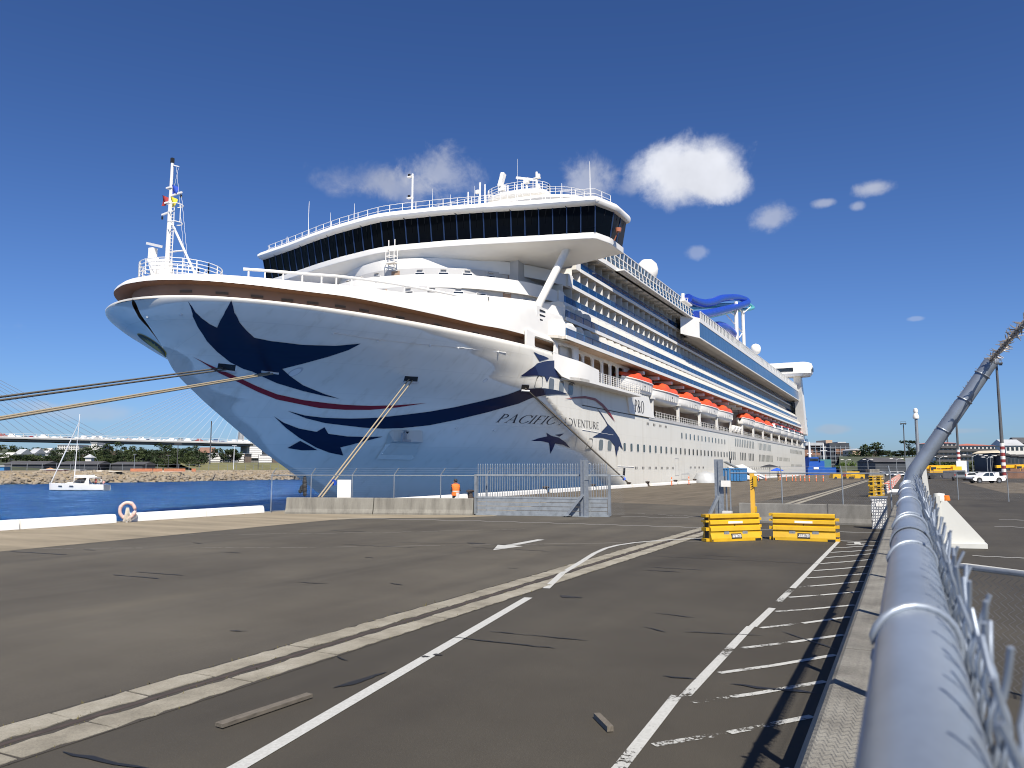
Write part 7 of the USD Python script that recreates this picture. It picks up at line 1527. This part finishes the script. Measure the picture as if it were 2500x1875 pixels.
for i, (u, v, w, h, mt, lab, cat) in enumerate(((2085, 1170, 4.2, 1.7, YELLOW, 'yellow site vehicle far along the wharf', 'machine'), (2046, 1170, 3.0, 1.3, YELLOW, 'yellow pallet stack far along the wharf', 'pallet'), (2068, 1170, 2.6, 1.4, mat('maroon', (.16, .03, .03), .6), 'maroon bin far along the wharf', 'bin'), (2136, 1172, 3.0, 2.2, BARRIER, 'tan crate stack beyond the long barrier row', 'crate'), (2065, 1156, 9, 3.0, RENDER_W, 'white site cabins at the far end of the wharf', 'cabin'), (2110, 1156, 9, 3.2, mat('truck_blue', (.04, .14, .22), .5), 'blue truck parked at the far end of the wharf', 'truck'), (2130, 1154, 6, 3.0, RENDER_W, 'white van parked at the far end of the wharf', 'van'))):
    d = 2.3 * FPX / max(v - 1144, 11); q = at(u, v, d); t = lthing('site_' + cat, lab, cat, (q[0], q[1], 0)); part('body', MB().span((-w / 2, -1, .25), (w / 2, 1, h * .62)), mt, t); part('top', MB().span((-w * .45, -.9, h * .62), (w * .2, .9, h)), mt, t)
    for x in (-w * .3, w * .3): part('wheel', MB().tube([(x, -1.02, .3), (x, -.8, .3)], .3, 10), BLACK, t)
# blue tug beyond the stern
td = 300.0; tc = at(1997, 1163, td); TG = lthing('tug_boat', 'blue harbour tug with a white mast moored beyond the ship stern', 'tug', (tc[0], tc[1], 0)); k_ = td / FPX
px2 = lambda u, v: ((u - 1997) * k_, (1163 - v) * k_ )
def tb(u0, v0, u1, v1, y0, y1, mt, name): a, b = px2(u0, v1), px2(u1, v0); part(name, MB().span((a[0], y0, a[1]), (b[0], y1, b[1])), mt, TG)


tb(1966, 1146, 2034, 1172, -3, 9, BLUET, 'hull'); tb(1974, 1134, 2004, 1146, -1, 7, BLUET, 'deckhouse'); tb(1978, 1121, 2000, 1134, 0, 6, BLUET, 'wheelhouse'); tb(1979, 1124, 1999, 1130, -.15, 0, PANE, 'wheelhouse_window'); tb(2004, 1130, 2014, 1146, 0, 5, BLUET, 'funnel'); part('mast', MB().tube([(px2(1986, 1121)[0], 3, px2(1986, 1121)[1]), (px2(1986, 1083)[0], 3, px2(1986, 1083)[1])], [.5, .3], 8).bar((px2(1980, 1112)[0], 3, px2(1980, 1112)[1]), (px2(1992, 1112)[0], 3, px2(1992, 1112)[1]), .3), WHITE, TG); tb(1980, 1145, 1992, 1150, -3.2, -2.9, WHITE, 'towing_bow')
T2 = at(2018, 1163, 330); T2 = lthing('tug_boat', 'second tug with a teal wheelhouse behind the blue tug', 'tug', (T2[0], T2[1], 0)); part('hull', MB().span((-5, -3, -2), (6, 8, 2.4)), BLUET, T2); part('wheelhouse', MB().span((-2.4, 0, 2.4), (2.2, 5, 6.2)), mat('teal_house', (.05, .16, .17), .5), T2); part('mast', MB().tube([(0, 2, 6), (0, 2, 13)], .3, 6).bar((-1.5, 2, 10), (1.5, 2, 10), .25).bar((-1.2, 2, 11.5), (1.2, 2, 11.5), .2), WHITE_S, T2); part('fore_deck', MB().span((6, 0, -1), (11, 4, 2.8)), WHITE_S, T2)
# old power station
PSD = 430.0; pc = at(2026, 1150, PSD); PS_ = lthing('power_station', 'derelict brick power station with dark scaffolding beyond the tugs', 'building', (pc[0], pc[1], 0)); kp = PSD / FPX
def pb(u0, v0, u1, v1, y0, y1, mt, name): part(name, MB().span(((u0 - 2026) * kp, y0, (1150 - v1) * kp), ((u1 - 2026) * kp, y1, (1150 - v0) * kp)), mt, PS_)


pb(1975, 1082, 2028, 1150, 10, 30, BRICK, 'wall'); pb(2028, 1078, 2076, 1150, 0, 28, DKWALL, 'scaffold_screen'); pb(2040, 1092, 2076, 1104, -.5, 0, BRICK, 'brick_band'); pb(2044, 1105, 2078, 1122, -.6, 0, DARK, 'loading_opening'); pb(2030, 1070, 2046, 1080, 6, 20, BRICK_L, 'parapet_block'); pb(2052, 1075, 2072, 1086, 2, 14, ROOF_G, 'roof_house'); pb(1983, 1076, 2028, 1083, 8, 30, ROOF_G, 'roof'); pb(1985, 1108, 2026, 1150, 2, 10, DKWALL, 'annex'); pb(2005, 1088, 2012, 1100, 9.8, 10.1, PANE, 'window'); pb(2015, 1088, 2022, 1100, 9.8, 10.1, PANE, 'window')
sc_ = MB()
for k in range(9): x = (1980 + 12 * k - 2026) * kp; sc_.bar((x, -1, 0), (x, -1, (1150 - 1085) * kp), .25)
for k in range(6): z = 2 + k * 2.4; sc_.bar(((1978 - 2026) * kp, -1, z), ((2084 - 2026) * kp, -1, z), .2)
part('scaffolding', sc_, GALV_D, PS_)
block('warehouse', 'tan gabled warehouse right of the power station', 'building', 2084, 2104, 1099, 1150, 400, BRICK_L, 0, 0, 'gable', ROOF_G, rh=.2, z0=0); block('warehouse', 'dark flat-roofed building right of the power station', 'building', 2096, 2114, 1112, 1150, 395, BRICK, 0, 0, z0=0); block('dark_shed', 'long dark low shed behind the security fence post', 'shed', 2138, 2212, 1128, 1152, 270, DKWALL, 0, 0, 'ridge', ROOF_D, 14, rh=.12, z0=0)
block('apartment_block', 'cream apartment block with a red tile roof left of the striped poles', 'building', 2283, 2336, 1082, 1112, 310, RENDER_W, 4, 5, 'hip', ROOF_R, 14, balc=ROOF_D, rh=.10, z0=5); block('apartment_block', 'cream apartment block with a long red tile roof right of the striped poles', 'building', 2343, 2430, 1088, 1112, 320, RENDER_W, 3, 9, 'hip', ROOF_R, 14, balc=ROOF_D, rh=.07, z0=5)
block('townhouse', 'dark townhouse with a cream gable beside the tall striped pole', 'house', 2422, 2452, 1106, 1136, 262, DKWALL, 2, 3, 'gable', mat('cream_gable', (.55, .48, .36), .8), 10, rh=.22, z0=0)
for i, (a, b) in enumerate(((2450, 2470), (2470, 2488), (2488, 2512))): block('townhouse', f'dark gabled townhouse right of the tall striped pole, {nth(i)} from the left', 'house', a, b, 1112 + 2 * i, 1140, 258, DKWALL, 2, 2, 'gable', ROOF_D, 10, rh=.28, z0=0)
block('house', 'white house with a pale roof on the hill at the right edge', 'house', 2456, 2500, 1088, 1104, 330, RENDER_W, 1, 4, 'ridge', ROOF_G, 10, z0=9); block('house', 'grey house with a dark roof on the hill at the far right', 'house', 2490, 2530, 1082, 1100, 350, BARRIER_D, 1, 4, 'ridge', ROOF_D, 10, z0=9)
structure('inland_hill', MB().grid(np.array([[at(u, 1144, d) * [1, 1, 0] + [0, 0, z] for u in np.linspace(2050, 3000, 16)] for d, z in ((272, -.5), (300, 3.5), (340, 7.5), (420, 9), (600, 6), (900, 2))])), HILLM, smooth=True)
RT_ = [(2100 + 11.5 * k + RNG.uniform(-4, 4), RNG.uniform(1106, 1118), RNG.uniform(345, 385), RNG.choice(['round', 'spread', 'fig']), None) for k in range(16)] + [(2150 + 13 * k + RNG.uniform(-4, 4), RNG.uniform(1118, 1128), RNG.uniform(278, 290), RNG.choice(['round', 'fig']), RNG.choice([None, 'mid'])) for k in range(24)] + [(2128, 1082, 350, 'spread', None), (2141, 1090, 350, 'umbrella', None), (2221, 1073, 345, 'umbrella', None), (2230, 1086, 345, 'spread', None), (2157, 1096, 350, 'tall', None), (2200, 1100, 350, 'fig', None), (2250, 1094, 345, 'fig', None), (2270, 1096, 340, 'spread', None), (2065, 1122, 300, 'fig', 'light'), (2112, 1096, 380, 'fig', 'mid'), (2468, 1078, 345, 'fig', 'mid'), (2494, 1086, 340, 'round', None), (2440, 1094, 350, 'fig', None)]
RT_.sort()
for i, (u, v, d, k, lf) in enumerate(RT_):
    q = at(u, 1144, d); g0 = float(np.interp(d, [272, 300, 340, 420], [0, 3.2, 7.2, 9])) if u > 2130 else 0.0; h = max(zv(v, d) - g0, 3.2); H0 = {'round': 9.6, 'spread': 10.6, 'fig': 8.8, 'tall': 14, 'umbrella': 10.8}[k]; s_ = h / H0; sw = max(s_, .62) * RNG.uniform(.9, 1.2)
    tree(k, RNG.randrange(3), (q[0], q[1], g0 - .2), (sw, sw, s_), f'green tree behind the wharf and car park, {nth(i)} from the left' if i < 40 else f'green tree near the right edge, {nth(i - 40)} from the houses', 'trees behind the car park', lf)
# light towers with red and white banded feet, street lamps
STRIPE_R = mat('band_red', (.22, .03, .03), .6); POLEM = mat('pole_steel', (.10, .105, .11), .55, metal=.3)
def tower(u0, vt, vb, r, label, banded, u1=None, head=True, v_band=None):
    d = 2.3 * FPX / (vb - 1144); a = at(u0, vb, d); z = zv(vt, d); t = thing('light_tower', label, 'light tower', (a[0], a[1], 0)); part('column', MB().tube([(a[0], a[1], 0), (a[0], a[1], z)], [r, r * .55], 10), POLEM, t, smooth=50)
    if banded:
        zb_ = zv(v_band, d); n = 11
        for k in range(n): part('band', MB().tube([(a[0], a[1], zb_ * k / n), (a[0], a[1], zb_ * (k + 1) / n)], r * 1.06, 10), WHITE if k % 2 == 0 else STRIPE_R, t)
    if head: part('head_frame', MB().box((a[0], a[1], z), (2.4, 2.4, .25)).box((a[0], a[1], z + .8), (2.0, .15, .12)).bar((a[0] - 1, a[1], z), (a[0] - 1, a[1], z + .9), .1).bar((a[0] + 1, a[1], z), (a[0] + 1, a[1], z + .9), .1).box((a[0] - .9, a[1] - .6, z - .3), (.6, .5, .4)).box((a[0] + .8, a[1] - .6, z - .3), (.6, .5, .4)), POLEM, t)
    return t


tower(2452, 888, 1168, .46, 'tallest banded light tower, at the right above the white ute', True, v_band=1082); tower(2343, 1004, 1160.5, .50, 'banded light tower behind the fence arm, left of the white ute', True, v_band=1098); tower(2318, 1028, 1156.5, .42, 'thinner banded light tower further back behind the fence arm', True, v_band=1112); tower(2212, 1034, 1157, .34, 'dark light tower with a small platform left of the fence arm', False)
a = at(2247, 1207, 68); z = zv(1022, 68); cc = thing('camera_pole', 'grey pole with a white domed camera on top, just left of the fence arm', 'pole', (a[0], a[1], 0)); part('pole', MB().tube([(a[0], a[1], 0), (a[0], a[1], z)], [.16, .13], 10), GALV_D, cc, smooth=50); part('camera_dome', MB().lathe([(.02, .95), (.16, .85), (.2, .62), (.14, .5), (.2, .35), (.26, .2), (.24, 0), (.02, 0)], (a[0], a[1], z), 14), WHITE, cc, smooth=40)
for i, (u, vt, d, w) in enumerate(((2376, 1111, 205, 40), (2296, 1115, 215, 28), (2420, 1113, 215, 22), (2412, 1116, 230, 20), (2190, 1119, 230, 26), (2120, 1121, 250, 18), (2066, 1121, 260, 18))):
    a = at(u, 1156, d); z = zv(vt + 4, d); k_ = d / FPX; t = thing('street_lamp', f'grey double-armed street lamp beyond the car park, {nth(i)} listed from the white ute', 'street lamp', (a[0], a[1], 0)); part('pole', MB().tube([(a[0], a[1], 0), (a[0], a[1], z)], [.13, .08], 6), GALV_D, t)
    for s_ in (-1, 1): e_ = a + right * s_ * w * .5 * k_; part('arm', MB().tube([(a[0], a[1], z), (a[0] * .4 + e_[0] * .6, a[1] * .4 + e_[1] * .6, z + .55), (e_[0], e_[1], z + .5)], .06, 5), GALV_D, t); part('lamp_head', MB().box((e_[0], e_[1], z + .5), (.9, .5, .18), rz=YAW), WHITE, t)


# vehicles
def pickup(loc, rz, label):
    t = lthing('utility_truck', label, 'ute', loc, rz); L = 5.3
    body = sg.Polygon([(-2.65, .55), (-2.6, .95), (-2.45, 1.05), (-1.25, 1.12), (2.55, 1.12), (2.65, .95), (2.62, .5), (2.2, .38), (-2.3, .38)]); m = MB().poly(body, -.92, .92, frame=lambda v: np.column_stack([v[:, 0], v[:, 2], v[:, 1]])); part('body', m, CAR_W, t, smooth=30)
    cab = sg.Polygon([(-1.35, 1.1), (-.55, 1.72), (.75, 1.76), (1.1, 1.12)]); part('cab', MB().poly(cab, -.80, .80, frame=lambda v: np.column_stack([v[:, 0], v[:, 2] * (1 - .12 * (v[:, 1] - 1.1)), v[:, 1]])), CAR_W, t, smooth=30); part('tray_box', MB().span((1.15, -.72, 1.1), (1.75, .72, 1.7)), CAR_W, t)
    for s_ in (-1, 1):
        part('side_window', MB().poly(sg.Polygon([(-1.0, 1.16), (-.48, 1.6), (.12, 1.64), (.12, 1.16)]), -.01, .01, frame=lambda v, s_=s_: np.column_stack([v[:, 0], s_ * (.805 - .08 * (v[:, 1] - 1.1)) + v[:, 2], v[:, 1]])), PANE, t); part('side_window', MB().poly(sg.Polygon([(.2, 1.16), (.2, 1.64), (.68, 1.64), (.9, 1.16)]), -.01, .01, frame=lambda v, s_=s_: np.column_stack([v[:, 0], s_ * (.805 - .08 * (v[:, 1] - 1.1)) + v[:, 2], v[:, 1]])), PANE, t)
        for x in (-1.62, 1.55): w = part('wheel', MB().tube([(x, s_ * .72, .40), (x, s_ * .97, .40)], .40, 18), BLACK, t); part('rim', MB().tube([(x, s_ * .965, .40), (x, s_ * .98, .40)], .22, 12), CAR_G, w); part('wheel_arch', MB().tube([(x, s_ * .80, .46), (x, s_ * .925, .46)], .48, 18), DARK, t)
    part('bumper', MB().span((-2.85, -.85, .4), (-2.55, .85, .75)).span((2.6, -.85, .4), (2.75, .85, .65)), BLACK, t); part('tail_light', MB().span((2.6, -.93, .75), (2.68, -.75, 1.0)), STRIPE_R, t); part('headlight', MB().span((-2.62, -.93, .8), (-2.4, -.7, .98)), PANE, t); return t


q = at(2407, 1179.3, 122); pickup((q[0], q[1], 0), YAW + .05, 'white dual-cab ute driving across the car park')
q = at(2332, 1172, 150); vn = lthing('parked_van', 'grey van seen from behind, parked left of the white ute', 'van', (q[0], q[1], 0), YAW - .05); part('body', MB().hexa([(-1.1, -2, .35), (-1.0, -2, 2.0), (-1.1, 2.6, .35), (-1.0, 2.4, 1.9), (1.1, -2, .35), (1.0, -2, 2.0), (1.1, 2.6, .35), (1.0, 2.4, 1.9)]), CAR_G, vn); part('rear_window', MB().span((-.85, -2.03, 1.15), (.85, -1.98, 1.8)), PANE, vn); part('bumper', MB().span((-1.12, -2.12, .35), (1.12, -1.98, .65)), BLACK, vn)
for s_ in (-1, 1): part('wheel', MB().tube([(s_ * .95, -1.3, .35), (s_ * 1.12, -1.3, .35)], .36, 12), BLACK, vn); part('tail_light', MB().span((s_ * 1.0 - .1, -2.04, .9), (s_ * 1.0 + .1, -1.98, 1.3)), STRIPE_R, vn)
for i, (u, d, mt, lab) in enumerate(((2366, 165, CAR_W, 'white car parked just behind the bonnet of the ute'), (2352, 170, CAR_W, 'white car parked left of the ute near the banded tower'), (2382, 215, CAR_W, 'white car parked far behind the ute'), (2290, 230, CAR_G, 'grey car parked below the yellow crane'), (2180, 235, CAR_W, 'white car in the far row, nearest the fence arm'), (2165, 236, CAR_G, 'grey car in the far row left of the fence arm'), (2150, 238, CAR_W, 'white car in the far row beside the dark shed'), (2195, 240, CAR_W, 'white car in the far row directly left of the fence post'))):
    q = at(u, 1144, d); t = lthing('parked_car', lab, 'car', (q[0], q[1], 0), YAW + RNG.uniform(-.2, .2)); bd = sg.Polygon([(-2.15, .3), (-2.2, .75), (-1.5, .9), (-.9, 1.42), (.7, 1.45), (1.5, .95), (2.15, .85), (2.2, .35)]); part('body', MB().poly(bd, -.85, .85, frame=lambda v: np.column_stack([v[:, 0], v[:, 2], v[:, 1]])), mt, t); part('window', MB().poly(sg.Polygon([(-1.25, .95), (-.8, 1.35), (.62, 1.37), (1.2, .98)]), -.86, .86, frame=lambda v: np.column_stack([v[:, 0], v[:, 2], v[:, 1]])), PANE, t)
    for x in (-1.35, 1.35): part('wheel', MB().tube([(x, -.87, .32), (x, .87, .32)], .32, 12), BLACK, t)
def crane(u, v, d, label, sc=1.0, flip=1):
    q = at(u, v, d); t = lthing('mobile_crane', label, 'crane', (q[0], q[1], 0)); S_ = lambda a, b: MB().span(np.array(a) * sc * [flip, 1, 1], np.array(b) * sc * [flip, 1, 1])
    part('carrier', S_((-5.5, -1.3, .9), (5.5, 1.3, 1.7)), DKWALL, t); part('deck', S_((-2, -1.3, 1.7), (4.8, 1.3, 2.6)), CRANEY, t); part('cab', MB().hexa(np.array([(-3.0, -1.2, 1.7), (-2.6, -1.2, 3.5), (-3.0, 1.2, 1.7), (-2.6, 1.2, 3.5), (-.9, -1.2, 1.7), (-1.1, -1.2, 3.5), (-.9, 1.2, 1.7), (-1.1, 1.2, 3.5)]) * sc * [flip, 1, 1]), CRANEY, t); part('cab_window', S_((-2.6, -1.24, 2.3), (-1.2, -1.19, 3.2)), PANE, t); part('counterweight', S_((3.2, -1.4, 2.0), (5.6, 1.4, 3.4)), CRANEY, t); part('boom', MB().bar(np.array((4.5, 0, 3.4)) * sc * [flip, 1, 1], np.array((-7.5, 0, 3.1)) * sc * [flip, 1, 1], .8 * sc), CRANEY, t); part('outrigger', S_((-4.8, -2.0, .2), (-4.4, 2.0, .9)), BLACK, t)
    for x in (-4, -2.4, 2.2, 3.8): part('wheel', MB().tube([np.array((x, -1.32, .65)) * sc, np.array((x, 1.32, .65)) * sc], .65 * sc, 14), BLACK, t)


crane(2292, 1168, 172, 'yellow mobile crane parked left of the banded towers', .82); crane(2500, 1166, 190, 'yellow mobile crane at the right edge of the car park', .9)
q = at(2351, 1160, 190); single('site_sign', MB().box((q[0], q[1], zv(1140, 190)), (3, .2, 3), rz=YAW).bar((q[0], q[1], 0), (q[0], q[1], 3), .3), WHITE, 'white and blue site sign behind the banded tower', 'sign')
CF = thing('car_park_fence', 'thin wire fence on posts across the car park', 'fence', (3, 63, 0)); fa, fb = gnd(2222, 1215), gnd(2640, 1232)
for u in (2222, 2340, 2463, 2590): q = gnd(u, 1215 + 17 * (u - 2222) / 418); part('fence_post', MB().tube([(q[0], q[1], 0), (q[0], q[1], 2.1)], .035, 6), GALV_D, CF)
part('top_rail', MB().tube([(fa[0], fa[1], 2.05), (fb[0], fb[1], 2.05)], .025, 6), GALV_D, CF); m = chain_mesh(MB(), fa[:2], fb[:2], .05, 2.0, .12, .002, .16); part('wire_mesh', m, GALV_D, CF, kind='stuff')
m = MB()
for k in range(9): q = gnd(2462 + 9 * k, 1168); m.span(q + [-1, -.5, 0], q + [1, .5, 1.3 + .5 * (k % 3)])
single('pallet_stacks', m, BRICK, 'row of brown pallets and crates at the right edge of the car park', 'pallets')
